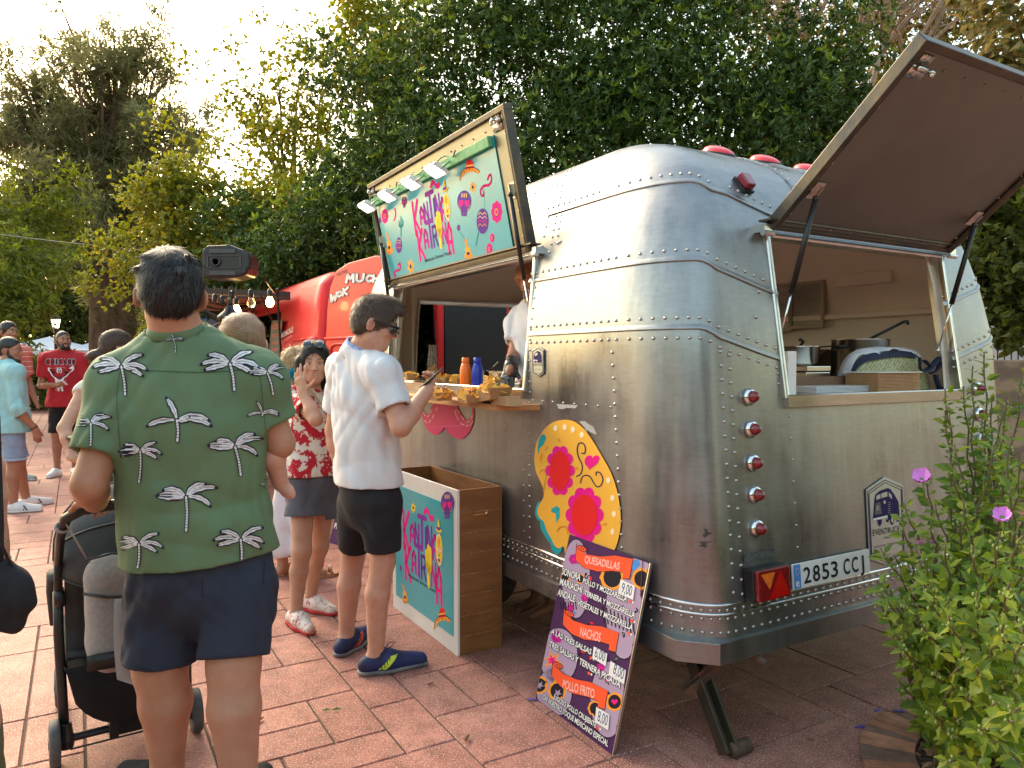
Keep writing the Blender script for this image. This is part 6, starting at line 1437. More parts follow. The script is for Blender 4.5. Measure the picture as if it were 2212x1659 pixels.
loose([(2185,40,5.6,.32),(2205,130,5.5,.28),(2170,-20,5.8,.3),(2210,230,5.6,.2)],at(2420,779,5.6)*A(1,1,0),'tree with hanging yellowing leaves in the top right corner',63,420,'aut',.07,.085,.06,tt=2.6,droop=.9)
# unseen trees added behind the viewer to darken what the trailer skin mirrors
for i,(x,y,r,s) in enumerate(((7,-7,2.4,1),(2,-11,2.6,1),(11,-2,2.3,1),(-4,-12,2.4,1),(-11,-9,2.4,1),(-15,-3.5,2.4,1),(-9,-14,2.4,1),(6,-13,2.6,1))):
    t=thing('park_tree',A(x,y,0),['unseen dark tree added behind the viewer to the right','unseen dark tree added straight behind the viewer','unseen dark tree added beyond the right end of the trailer','unseen dark tree added behind the viewer to the left','unseen dark tree added at the back left of the plaza','unseen dark tree added far to the left of the plaza','unseen dark tree added in the rear corner of the plaza','unseen dark tree added in a second row behind the viewer'][i],'tree','unseen trees added for the trailer reflections')
    g=random.Random(i); C=[A(x+g.gauss(0,1.4),y+g.gauss(0,1.4),g.uniform(.7,5.0 if i in(0,2,7) else 3.0)) for _ in range(20)]; limbs((x,y,0),C[::4],.2,M['bark'],t,seed=i,trunk_top=(x,y,1.6)); leaves('crown',C,[1.0]*20,3000,.30,.16,LM['dark'],t,4,70+i,.9,.2,.3)
# hedge + gazebos + lamp
def hedge():
    g=np.random.default_rng(5); C=[at(x,800,22)*A(1,1,0)+A(0,0,.75) for x in range(-60,700,26)]
    t=thing('hedge',at(300,779,22)*A(1,1,0),'long low hedge behind the people at the left','hedge'); leaves('foliage',C,[.85]*len(C),6500,.16,.08,LM['mid'],t,4,5,.8,.1,.3); 
    b=MB()
    for c in C[::2]: b.tube([c*A(1,1,0),c],.04,6)
    b.build('stems',M['bark'],t)
hedge()
def gazebo(xc,Y,wd,label,c,topy,eavey,m):
    p=at(xc,779,Y); p[2]=0; t=thing('market_tent',p,label,'tent','white market tents'); he=CAMZ+(779-eavey)/1606*Y; hp_=CAMZ+(779-topy)/1606*Y; b=MB(); n=4; s=wd/2
    cs=[p+A(x*s,y*s,he) for x,y in ((-1,-1),(1,-1),(1,1),(-1,1))]; ap=p+ZV*hp_; G=[]
    for k in range(4):
        a,b_=cs[k],cs[(k+1)%4]
        for i in range(6):
            t0,t1=i/6,(i+1)/6; f0,f1=t0**1.25,t1**1.25
            def P(u,f,tt): q=a+(b_-a)*u; return A(*(ap[:2]+(q[:2]-ap[:2])*tt),ap[2]+(he-ap[2])*(1-(1-tt)**1.35))
            b.add([P(0,f0,t0),P(1,f0,t0),P(1,f1,t1),P(0,f1,t1)],[(0,1,2,3)])
        b.add([a,b_,b_-ZV*.25,a-ZV*.25],[(0,1,2,3)])
    b.build('canopy',m,t)
    b=MB()
    for q in cs: b.tube([q*A(1,1,0),q],.03,6)
    b.build('tent_frame',M['steel'],t)
M['tent']=mat('white_tent_cloth',(.72,.74,.82),.8,0); M['tentc']=mat('cream_tent_cloth',(.66,.60,.50),.8,0)
gazebo(108,26,3.2,'white market tent left of the man in red','t',727,757,M['tent']); gazebo(187,30,2.6,'cream market tent right of the man in red','t',738,762,M['tentc']); gazebo(208,27,1.9,'white market tent beside the conifer trunk','t',736,758,M['tent'])
p=at(122,779,18); t=thing('street_lamp',A(p[0],p[1],0),'black street lamp with a lit lantern behind the man in red','street lamp'); b=MB(); zl=CAMZ+(779-708)/1606*18
b.lathe(A(p[0],p[1],0),ZV,[(.12,0),(.1,.3),(.05,.5),(.04,zl-.1),(.07,zl-.02),(.03,zl)],12); b.build('post',M['black'],t,True)
b=MB(); b.lathe(A(p[0],p[1],zl),ZV,[(.065,0),(.10,.20),(.0,.20)],8); b.build('lantern',mat('lit_lantern',(1,.78,.5),.4,0,emit=2.2),t)
b=MB(); b.lathe(A(p[0],p[1],zl+.20),ZV,[(.12,0),(.11,.04),(.06,.10),(.025,.13),(.02,.17),(.0,.18)],12); b.build('lantern_roof',M['black'],t,True)
# overhead wire
wz=[at(0,507,14),at(130,523,13),at(300,540,12),at(480,555,11),at(700,565,10.5),at(900,566,10.2)]
b=MB(); b.tube([at(-600,420,19)]+wz+[at(1300,560,9.9)],.012,6); tag1(b.build('overhead_cable',mat('dark_cable',(.03,.04,.03),.6),None,True),'thin dark cable strung above the crowd to the red van','cable')
# blue and white parasol behind awning
p=at(452,690,10.4); b=MB(); G=[]
for i in range(5):
    t_=i/4; G.append([A(p[0]-.1+.9*t_*math.cos(a),p[1]+.9*t_*math.sin(a),2.12-.75*t_**1.4) for a in [2*pi*k/16 for k in range(17)]])
b.grid(G); par=thing('parasol',A(p[0]-.1,p[1],0),'blue and white parasol seen between the green shirt and the red van','parasol'); b.build('canopy',mat('blue_canvas',(.05,.16,.45),.7,0,c2=(.55,.58,.65),vs=2.2,vd=0,wd=.03,edge=.55),par); b=MB(); b.tube([A(p[0]-.1,p[1],0),A(p[0]-.1,p[1],2.1)],.02,8); b.build('pole',M['steel'],par)
# building and stone wall at the right
b=MB(); q=at(2260,779,9.5); bd=thing('building',A(q[0],q[1],0),'cream house wall with a barred window right of the trailer','building'); ex=A(1,-.25,0)/1.03; ey=A(.25,1,0)/1.03
b.box(A(q[0],q[1]+.2,1.7),(2.6,.3,3.4),ex,ey); b.build('wall',mat('cream_render',(.62,.45,.27),.8,0,var=.1,vs=2),bd)
b=MB(); wq=at(2192,745,9.3); b.box(A(wq[0]+.1,wq[1],1.72),(.75,.04,.55),ex,ey); wn=b.build('window',mat('pale_blind',(.60,.60,.60),.6,stretch=(1,1,1)),bd)
b=MB()
for i in range(9): b.tube([A(wq[0]-.25+i*.085,wq[1]-.06-.0*i,1.46),A(wq[0]-.25+i*.085,wq[1]-.06,1.98)],.008,6)
b.build('window_bars',M['black'],wn)
b=MB(); q2_=at(2200,820,7.6); b.box(A(q2_[0]+.9,q2_[1]-.1,.73),(2.6,.25,1.46),ex,ey); tag1(b.build('stone_wall',mat('rubble_stone',(.45,.32,.20),.8,0,c2=(.25,.18,.13),vs=4,vd=2,wd=.06,bump=.6,bs=5,bd=.05),None,bevel=.02),'low stone wall between the trailer and the cream house','wall')
# ================= hibiscus bush =================
M['stem']=mat('woody_stem',(.20,.13,.08),.8,0,c2=(.10,.11,.03),vs=12)
HL=leafmat('hibiscus_leaf',[(.07,.14,.018),(.12,.20,.025),(.20,.28,.035),(.32,.36,.05)],.38,.42)
def hleaf():    # lobed, toothed leaf outline, length 1
    return [(0,0),(.16,.10),(.20,.24),(.36,.24),(.42,.36),(.55,.25),(.62,.27),(.74,.13),(.84,.12),(1,0)]
def bush():
    base=gp(2120,1620); base=A(base[0],base[1],0); t=thing('hibiscus_bush',base,'pink flowered hibiscus bush in the brick edged bed at the right','bush'); g=random.Random(21)
    tips=[(2040,840,2.75),(2100,790,2.9),(2150,700,2.95) if False else (2125,760,2.9),(2000,1020,2.6),(1950,1085,2.5),(1900,1185,2.5),(1975,1180,2.45),(1895,1255,2.4),(1900,1300,2.35),(2060,960,2.6),(2120,900,2.7),(2180,850,2.6),(2210,800,2.8),(2150,960,2.4),(2010,1120,2.4),(2080,1080,2.3),(2180,1050,2.3),(2210,980,2.3),(1950,1290,2.25),(1930,1370,2.3),(1990,1250,2.2),(2040,1180,2.15),(2100,1180,2.1),(2160,1150,2.0),(2215,1150,2.0),(1960,1420,2.3),(1990,1350,2.1),(2050,1290,2.0),(2110,1280,1.95),(2180,1260,1.9),(2220,1330,1.85),(2020,1450,2.15),(2080,1400,1.95),(2150,1390,1.85),(2200,1450,1.85),(2010,1520,2.3),(2150,1520,1.9),(2090,1500,2.0),(2230,1080,2.4),(2170,940,2.9),(2240,900,2.6),(2060,1020,2.9),(2130,1100,2.8),(2200,1200,2.4),(1930,1200,2.6),(2190,1560,1.8),(2130,1600,1.9),(2070,1560,2.1),(2215,1250,2.2),(2120,1020,3.0)]
    b=MB(); V=[];F=[]; out=hleaf()
    def leaf(p,d,up_,L_):
        x,y,dd=frame(d,up_); k=len(V); cu=g.uniform(.1,.35); fo=g.uniform(.1,.4); asp=g.uniform(.8,1.15)
        mid=[]; n=len(out)
        for a,w_ in out: mid.append(p+dd*a*L_-y*cu*L_*a*a)
        for s in (1,-1):
            k=len(V)
            for (a,w_),m in zip(out,mid): V.append(m+x*s*w_*L_*asp+y*w_*L_*fo); 
            kk=len(V); V.extend(mid)
            for i in range(n-1): F.append((k+i,k+i+1,kk+i+1,kk+i) if s>0 else (k+i,kk+i,kk+i+1,k+i+1))
    nst=0
    for (x,y,Y) in tips:
        for rep in range(2):
            tp=at(x+ (g.uniform(-30,30) if rep else 0),y+(g.uniform(20,110) if rep else 0),Y+(g.uniform(-.15,.2) if rep else 0)); b0=base+A(g.gauss(0,.10),g.gauss(0,.09),0); h=tp-b0
            pts=[b0,b0+h*A(.25,.25,.33)+A(g.gauss(0,.02),g.gauss(0,.02),0),b0+h*A(.62,.62,.68),tp]
            sm=[]; 
            for i in range(25):
                u=i/24; q=(1-u)**3*pts[0]+3*(1-u)**2*u*pts[1]+3*(1-u)*u*u*pts[2]+u**3*pts[3]; sm.append(q+A(.006*math.sin(i*1.9),.006*math.cos(i*1.3),0))
            b.tube(sm,[.0055*(1-.7*i/24)+.001 for i in range(25)],6)
            Ln=float(np.linalg.norm(h)); nl=int(Ln/.024)
            for j in range(nl):
                u=.20+.80*(j/nl)**.9; i=min(23,int(u*24)); q=sm[i]+(sm[i+1]-sm[i])*(u*24-i); d=(sm[i+1]-sm[i]); d/=np.linalg.norm(d); a=j*2.4+g.uniform(-.4,.4); X,Y_,_=frame(d); side=X*math.cos(a)+Y_*math.sin(a)
                dv=side*.9+d*.55+A(0,0,g.uniform(-.3,.15)); L_=g.uniform(.026,.064)*(1-.25*u**6)
                b.tube([q,q+dv/np.linalg.norm(dv)*.012],.0008,4) if g.random()<.3 else None
                leaf(q+dv/np.linalg.norm(dv)*.008,dv,(g.gauss(0,.5),-.5+g.gauss(0,.5),.8),L_)
                if g.random()<.25: leaf(q,dv+A(g.gauss(0,.6),g.gauss(0,.6),g.gauss(0,.3)),(0,0,1),L_*.6)
            for j in range(4):
                c=sm[23]+A(g.gauss(0,.008),g.gauss(0,.008),g.gauss(0,.008)); b.ball(c,(.005,.005,.007),6,1)
    st=b.build('stems',[M['stem'],mat('green_buds',(.22,.28,.07),.5)],t,True)
    mk('foliage',np.array(V),[f for f in F],HL,t)
    pm=mat('pink_petal',(.80,.30,.66),.5,0,c2=(.62,.26,.72),vs=30); 
    for (x,y,Y,r,op) in ((1993,1037,2.45,.034,1),(2166,1120,2.0,.027,1),(2015,1178,2.4,.016,0),(1990,1182,2.42,.020,0),(2150,1000,2.6,.012,0),(2050,885,2.72,.010,0)):
        b=MB(); c=at(x,y,Y); ax=A(-.4,-.5,.55); ax/=np.linalg.norm(ax); X,Y_,N=frame(ax)
        for k in range(5):
            a=2*pi*k/5; dr=X*math.cos(a)+Y_*math.sin(a); tg=-X*math.sin(a)+Y_*math.cos(a); G=[]
            for i in range(6):
                u=i/5; row=[]
                for j in range(7):
                    v_=(j/6-.5)*2; w_=r*.75*math.sin(pi*min(1,u*.80+.05)); rad=r*u*(.75 if op else .25); hh=r*(.9*u if op else 1.7*u)+.003*math.sin(j*2+k)
                    row.append(c+dr*rad+tg*v_*w_*(1 if op else .35)+N*(hh+abs(v_)*r*.15))
                G.append(row)
            b.grid(G)
        fl_=b.build('flower' if op else 'flower_bud',pm,t,True); b=MB(); b.lathe(c-N*.012,N,[(.0,0),(.006,.002),(.009,.012),(.006,.02),(.0,.02)],8); b.tube([c-N*.01,c-N*.05+A(0,0,-.03)],.002,5); b.build('calyx',mat('green_calyx',(.16,.26,.04),.5),fl_,True)
    return t
bush()
# brick-edged planting bed
def bed():
    c=gp(2260,1700); c=A(c[0],c[1],0); r0=float(np.linalg.norm(gp(1858,1600)-c)); r1=float(np.linalg.norm(gp(2000,1600)-c)); b=MB(); g=random.Random(2)
    n=int(2*pi*r0/.058); mats_=[]
    for i in range(n):
        a=2*pi*i/n; d=A(math.cos(a),math.sin(a),0); tdir=A(-d[1],d[0],0); k=g.randrange(3); b.box(c+d*(r0+r1)/2+ZV*(.006+g.uniform(-.003,.003)),(r0-r1-.004,.047,.03+.004*g.random()),d,tdir,k)
    o=b.build('brick_edging',[mat('bed_brick_a',(.36,.15,.08),.8,0,var=.3,vs=12,bump=.3,bs=60),mat('bed_brick_b',(.22,.12,.08),.8,0,var=.3,vs=12,bump=.3,bs=60),mat('bed_brick_c',(.46,.20,.11),.8,0,var=.3,vs=12,bump=.3,bs=60)],None,bevel=.003); tag1(o,'ring of worn red bricks around the hibiscus bed','brick edging')
    b=MB(); G=[]
    for i in range(9):
        G.append([c+A(math.cos(a),math.sin(a),0)*r1*i/8+ZV*(.01+.05*(1-(i/8)**2)+.01*math.sin(7*a+i)) for a in [2*pi*k/40 for k in range(41)]])
    b.grid(G); o=b.build('bed_soil',mat('bed_soil_mat',(.10,.06,.035),.95,0,c2=(.05,.03,.02),vs=20,bump=.8,bs=40,bd=.02),None,True); prop(o,kind='structure')
    b=MB()
    for i in range(900):
        a=g.uniform(0,6.3); rr=r1*math.sqrt(g.random()); p=c+A(math.cos(a),math.sin(a),0)*rr+ZV*(.03+.05*(1-(rr/r1)**2)); M3=np.array(Matrix.Rotation(g.uniform(0,6),3,Vector((g.gauss(0,.5),g.gauss(0,.5),1)).normalized())); s=g.uniform(.010,.026)
        b.ball(p,(s,s*.6,s*.3),6,g.randrange(3),M3)
    o=b.build('bark_mulch',[mat('mulch_a',(.16,.08,.04),.9),mat('mulch_b',(.08,.045,.03),.9),mat('mulch_c',(.26,.15,.08),.9)],None); prop(o,'scattered bark mulch on the soil of the hibiscus bed','mulch',kind='stuff')
    return c
bed()
pl=mat('purple_petal',(.10,.07,.25),.6,0,c2=(.16,.10,.36),vs=40)
for i,(x,y,l_) in enumerate(((1856,1571,'fallen purple petal nearest the jack leg'),(1874,1576,'fallen purple petal touching its neighbour at the bed edge'),(1896,1548,'fallen purple petal lying across the brick edging'),(1942,1550,'fallen purple petal alone on the bricks near the mulch'),(1150,1513,'dark fallen petal at the left foot of the menu board'))):
    p=gp(x,y); b=MB(); a=random.Random(i).uniform(-.5,.5); d=A(math.cos(a),math.sin(a),0); z=.028 if i in(2,3) else .004; b.tube([A(p[0],p[1],z)+d*s for s in (-.026,-.01,.01,.026)],[.002,.0075,.008,.003],8,flat=.5); o=b.build('fallen_petal',pl,None,True); tag1(o,l_,'petal','fallen purple petals')
gl_=random.Random(8)
for i,(x,y,l_) in enumerate(((1010,1600,'small dry brown leaf at the bottom of the picture, left of the menu board'),(1290,1370,'dry brown leaf on the paving right beside the menu board edge'),(660,1330,'dry brown leaf near the floral bloused woman\'s shoes'),(1750,1600,'dry brown leaf between the jack leg and the brick edging'),(930,1480,'dry brown leaf in front of the display bin corner'),(1660,1545,'dry brown leaf behind the jack foot'),(560,1560,'dry brown leaf near the bottom edge right of the bare calves'))):
    p=gp(x,y); a=gl_.uniform(0,6); d=A(math.cos(a),math.sin(a),0); e=A(-d[1],d[0],0); s_=gl_.uniform(.014,.026); b=MB(); V=[A(p[0],p[1],.003)+d*s_*u+e*s_*.45*v+ZV*(.35*s_*abs(v)+.006*u*u) for u,v in ((-1.2,0),(-.5,.8),(.3,.8),(1.2,0),(.3,-.8),(-.5,-.8),(-.5,0),(.3,0))]; b.add(V,[(0,6,1),(6,7,2,1),(7,3,2),(0,5,6),(5,4,7,6),(4,3,7)]); tag1(b.build('dry_leaf',mat('dry_brown_leaf',(.16,.07,.03),.8,0,c2=(.28,.17,.06),vs=30),None),l_,'leaf','dry leaves on the paving')
b=MB(); p=gp(715,1537); b.add([A(p[0]+x,p[1]+y,z) for x,y,z in ((-.04,0,.004),(-.02,.008,.012),(.0,.0,.006),(-.02,-.008,.006),(.022,.010,.014),(.045,.004,.008),(.02,-.006,.006))],[(0,1,2,3),(2,4,5,6)]); tag1(b.build('fallen_leaf',mat('dry_green_leaf',(.14,.15,.03),.6),None),'green fallen leaf on the paving in the foreground','leaf')
# ================= people =================
def skinmat(n,c,c2=None): return mat(n,c,.55,0,c2=c2 or (c[0]*.84,c[1]*.74,c[2]*.70),vs=14,wd=.22,bump=.2,bs=220,bd=.0015,sss=.12)
SK={'olive':skinmat('skin_olive',(.48,.245,.15)),'fair':skinmat('skin_fair',(.60,.32,.22)),'warm':skinmat('skin_warm',(.56,.31,.20)),'tan':skinmat('skin_tan',(.38,.18,.105)),'pink':skinmat('skin_pink',(.64,.36,.27))}
HR={'black':mat('black_hair',(.012,.010,.009),.42,0,var=.4,vs=60,stretch=(1,1,.3),bump=.6,bs=160,bd=.004),'brown':mat('brown_hair',(.065,.036,.02),.55,0,c2=(.04,.022,.013),vs=70,stretch=(1,1,.3),bump=.6,bs=160,bd=.004),'fairh':mat('fair_baby_hair',(.34,.20,.12),.55,0,c2=(.26,.145,.085),vs=40,bump=.5,bs=120,bd=.003),'dbrown':mat('dark_brown_hair',(.045,.025,.016),.45,0,c2=(.10,.055,.03),vs=50,stretch=(1,1,.25),bump=.6,bs=150,bd=.004),'blond':mat('blond_hair',(.40,.26,.12),.5,0,c2=(.20,.12,.06),vs=50,bump=.6,bs=120,bd=.004),'ging':mat('ginger_hair',(.35,.14,.05),.5,0,var=.3,vs=50,bump=.5,bs=120,bd=.004)}
M['eyew']=mat('eye_white',(.75,.72,.7),.2); M['iris']=mat('dark_iris',(.02,.01,.006),.1); M['lip']=mat('lips',(.42,.17,.13),.45)
def nrm(v): v=A(*v); return v/np.linalg.norm(v)
def head_prims(c,F,s,female=False):
    r,f,u=F[:,0],F[:,1],F[:,2]; P=lambda x,y,z:c+s*(r*x+f*y+u*z); k=.02*s
    L=[ell(P(0,-.012,.035),A(.074,.094,.082)*s,F,k),ell(P(0,.030,-.025),A(.060,.058,.082)*s,F,.03*s),cone(P(0,.050,-.092),P(0,.058,-.088),.026*s,.024*s,.03*s)]
    for q in (-1,1):
        L+=[cone(P(q*.048,.0,-.065),P(q*.018,.055,-.095),.022*s,.020*s,.03*s),cone(P(q*.012,.082,.022),P(q*.045,.066,.022),.010*s,.009*s,.016*s),ell(P(q*.040,.060,-.026),A(.021,.020,.02)*s,F,.02*s)]
        L+=[sub(ell(P(q*.031,.094,.002),A(.017,.013,.010)*s,F,.012*s)),ell(P(q*.031,.0735,.001),A(.0125,.0125,.0105)*s,F,.004),cone(P(q*.019,.083,.0085),P(q*.043,.0805,.0075),.0046*s,.0040*s,.004*s),cone(P(q*.020,.0835,-.0085),P(q*.042,.0805,-.0080),.0036*s,.0036*s,.004*s)]
        e=rotm(f*.62+r*q*.78,u); L+=[ell(P(q*.088,-.014,-.012),A(.025,.0068,.036)*s,e,.006*s),sub(ell(P(q*.090,-.004,-.010),A(.011,.006,.018)*s,e,.004*s))]
    L+=[cone(P(0,.083,.012),P(0,.104,-.030),.0085*s,.0125*s,.012*s),ell(P(.012,.094,-.034),A(.009,.010,.008)*s,F,.007*s),ell(P(-.012,.094,-.034),A(.009,.010,.008)*s,F,.007*s),
        cone(P(-.018,.083,-.058),P(.018,.083,-.058),.0065*s,.0065*s,.008*s),cone(P(-.015,.082,-.069),P(.015,.082,-.069),.0075*s,.0075*s,.008*s),sub(cone(P(-.020,.0915,-.063),P(.020,.0915,-.063),.0022*s,.0022*s,.004*s)) ]
    return L
def face_parts(c,F,s,parent,hair,brow=1,h=.004):
    r,f,u=F[:,0],F[:,1],F[:,2]; P=lambda x,y,z:c+s*(r*x+f*y+u*z)
    for q in (-1,1):
        b=MB(); b.ball(P(q*.031,.0760,.001),.0115*s,12); e=b.build('eye',M['eyew'],parent,True); b=MB(); b.ball(P(q*.031,.0845,.0005),.0062*s,10); b.build('iris',M['iris'],e,True)
        b=MB(); b.tube([P(q*.016,.0895,.0085),P(q*.031,.0905,.0125),P(q*.046,.0835,.009)],[.0017*s,.0022*s,.0014*s],6,flat=.6); b.build('eyelashes',HR['black'],parent,True)
        if brow: b=MB(); b.tube([P(q*.014,.0955,.024),P(q*.032,.0935,.031),P(q*.050,.080,.026)],[.0032*s*brow,.0038*s*brow,.0015*s],6,flat=.8); b.build('eyebrow',hair,parent,True)
    blob('lips',[cone(P(-.015,.0828,-.058),P(.015,.0828,-.058),.0066*s,.0066*s,.006),cone(P(-.012,.0825,-.069),P(.012,.0825,-.069),.0076*s,.0076*s,.006),sub(cone(P(-.022,.093,-.063),P(.022,.093,-.063),.0022*s,.0022*s,.003))],M['lip'],parent,.0022)
def hair_prims(c,F,s,th=.012,front=.055,low=-.05,back=True):
    r,f,u=F[:,0],F[:,1],F[:,2]; P=lambda x,y,z:c+s*(r*x+f*y+u*z)
    L=[ell(P(0,-.016,.040),A(.074+th,.094+th,.084+th)*s,F,.02),ell(P(0,-.055,-.015),A(.060+th*.8,.045+th,.060)*s,F,.03)]
    L+=[sub(ell(P(0,.100,-.012),A(.071,.050,.094)*s,F,.012)),sub(ell(P(0,.02,low-.055),A(.12,.085,.06)*s,F,.012))]
    for q in (-1,1): L+=[sub(ell(P(q*.100,-.006,-.016),A(.031,.036,.040)*s,F,.006))]
    return L
def strands(o,n,L,w,flow,m,parent,seed=0,lift=.35,name='hair_strands',jit=.35,keep=None):
    me=o.data; me.update(); k=len(me.vertices); co=np.empty(k*3,np.float32); me.vertices.foreach_get('co',co); co=co.reshape(-1,3)+OFF[o.name]; no=np.empty(k*3,np.float32); me.vertices.foreach_get('normal',no); no=no.reshape(-1,3)
    g=np.random.default_rng(seed); i=g.choice(k,n); P=co[i].astype(float)+g.normal(size=(n,3))*.0015; N=no[i].astype(float)
    if keep is not None: q=keep(P); P=P[q];N=N[q]; n=len(P)
    D_=flow(P)+g.normal(size=(n,3))*jit; D_-=N*(D_*N).sum(1)[:,None]; D_/=np.linalg.norm(D_,axis=1)[:,None]+1e-9
    S_=np.cross(D_,N); l=L*(.6+.8*g.random(n))[:,None]; w_=w*(.6+.8*g.random(n))[:,None]; lf=lift*g.random(n)[:,None]
    V=np.empty((n,5,3)); V[:,0]=P-S_*w_; V[:,1]=P+S_*w_; m1=P+D_*l*.5+N*l*.5*lf*.9; V[:,2]=m1+S_*w_*.8; V[:,3]=m1-S_*w_*.8; V[:,4]=P+D_*l+N*l*lf*.55
    b=np.arange(n)[:,None]*5; F=np.concatenate([b+[0,1,2],b+[0,2,3],b+[3,2,4]]); return mk(name,V.reshape(-1,3),F,m,parent)
def hand(wr,d,pn,side,curl=(.35,.4,.45,.5),s=1.0,thumb=.5,spread=.10,tc=.3):
    d=nrm(d); pn=nrm(pn-d*(A(*pn)@d)); t=np.cross(d,pn)*side; L=[]
    offs=(.027,.009,-.009,-.026); ln=(.072,.080,.074,.058); rr=(.0092,.0095,.0090,.0080)
    L.append(cone(wr-d*.03*s,wr+d*.02*s,.024*s,.025*s,.02))
    for i in range(4):
        kn=wr+d*(.088-.006*abs(i-1))*s+t*offs[i]*s; L.append(cone(wr+t*offs[i]*.55*s,kn,.0150*s,.0118*s,.014*s))
        a=0; p=kn; ang=curl[i]; dd=nrm(d+t*offs[i]*spread*30)
        for j,fr in enumerate((.45,.30,.25)):
            a+=ang*(1.0,1.1,.8)[j]; v=dd*math.cos(a)+pn*math.sin(a); q=p+v*ln[i]*fr*s; L.append(cone(p,q,rr[i]*s*(1-.08*j),rr[i]*s*(.92-.08*j),.0045)); p=q
    b0=wr+d*.025*s+t*.022*s+pn*.006*s; v=nrm(t*thumb+d*.75+pn*.25); m_=b0+v*.042*s; v2=nrm(v+pn*tc+d*.2); e=m_+v2*.030*s; L+=[cone(wr+d*.01*s+t*.012*s,b0,.016*s,.016*s,.012*s),cone(b0,m_,.0145*s,.0105*s,.008*s),cone(m_,e,.0102*s,.0085*s,.005)]
    return L
def torso(J,b,e=0.0,k=.05):
    nb=J['nb']; pv=(J['hip'][0]+J['hip'][1])/2; up=nrm(nb-pv); r=nrm((J['sh'][1]-J['sh'][0])); F=np.stack([r,nrm(np.cross(up,r)),np.cross(r,np.cross(up,r))],1); F[:,2]=up; F[:,0]=np.cross(F[:,1],up)
    H=np.linalg.norm(nb-pv); P=lambda t,y=0.0:nb+(pv-nb)*t+F[:,1]*y
    L=[ell(P(.35,.0),A(b['cw']+e,b['cd']+e,.385*H+e),F,k),ell(P(.66,b.get('by',0)),A(b['ww']+e,b['wd']+e,.36*H+e),F,k),ell(P(.98),A(b['hw']+e,b['hd']+e,.15+e),F,k),
       cone(J['sh'][0],J['sh'][1],b['shr']+e,b['shr']+e,k),cone(P(-.02),J['sh'][0],b['nk']+e*.6,b['shr']+e,k),cone(P(-.02),J['sh'][1],b['nk']+e*.6,b['shr']+e,k)]
    return L,F,P,H
B0=dict(cw=.155,cd=.105,ww=.14,wd=.10,hw=.155,hd=.11,shr=.052,nk=.052,ua=.046,elr=.037,wrr=.026,th=.082,knr=.052,ca=.052,an=.034)
def body(name,label,J,b,skin,h,hs=1.0,hands=(None,None),feet=True,legs=True,female=False,extra=None):
    pv=(J['hip'][0]+J['hip'][1])/2; p=thing('person',A(pv[0],pv[1],0),label,'person')
    F=rotm(J['hf'],J.get('hu',(0,0,1))); L=head_prims(J['hc'],F,hs,female)
    Tn,TF,P,H=torso(J,b,0); L+=Tn
    nkt=J['hc']-F[:,2]*.055*hs-F[:,1]*.022*hs; L.append(cone(nkt,J['nb'],b['nk']*1.0,b['nk']*1.15,.03))
    for i in (0,1):
        if J['el'][i] is None: continue
        L+=[cone(J['sh'][i],J['el'][i],b['ua']*1.05,b['elr']*1.05,.03),cone(J['el'][i],J['el'][i]+(J['wr'][i]-J['el'][i])*.35,b['elr'],b['elr']*1.06,.02),cone(J['el'][i]+(J['wr'][i]-J['el'][i])*.35,J['wr'][i],b['elr']*1.04,b['wrr'],.02)]
        if hands[i]: L+=hand(J['wr'][i],*hands[i][0],**hands[i][1])
        else: L.append(cone(J['wr'][i],J['wr'][i]+nrm(J['wr'][i]-J['el'][i])*.08,b['wrr'],.022,.02))
    if legs:
        for i in (0,1):
            hp,kn,an=J['hip'][i],J['kn'][i],J['an'][i]; bk=-TF[:,1]*A(1,1,0); toe=J['toe'][i]; fd=nrm((toe-an)*A(1,1,0)); 
            L+=[cone(hp,kn,b['th'],b['knr'],.04),cone(kn,kn+(an-kn)*.35-fd*.014,b['knr']*.98,b['ca'],.03),cone(kn+(an-kn)*.35-fd*.014,an,b['ca'],b['an'],.02)]
            hl=A(an[0],an[1],.045)-fd*.035; L+=[cone(an,hl,b['an'],.030,.02),cone(hl,A(toe[0],toe[1],.03),.034,.024,.02)]
    if extra: L+=extra
    blob('body',L,skin,p,h); p_=p
    return p,F,TF,P,H
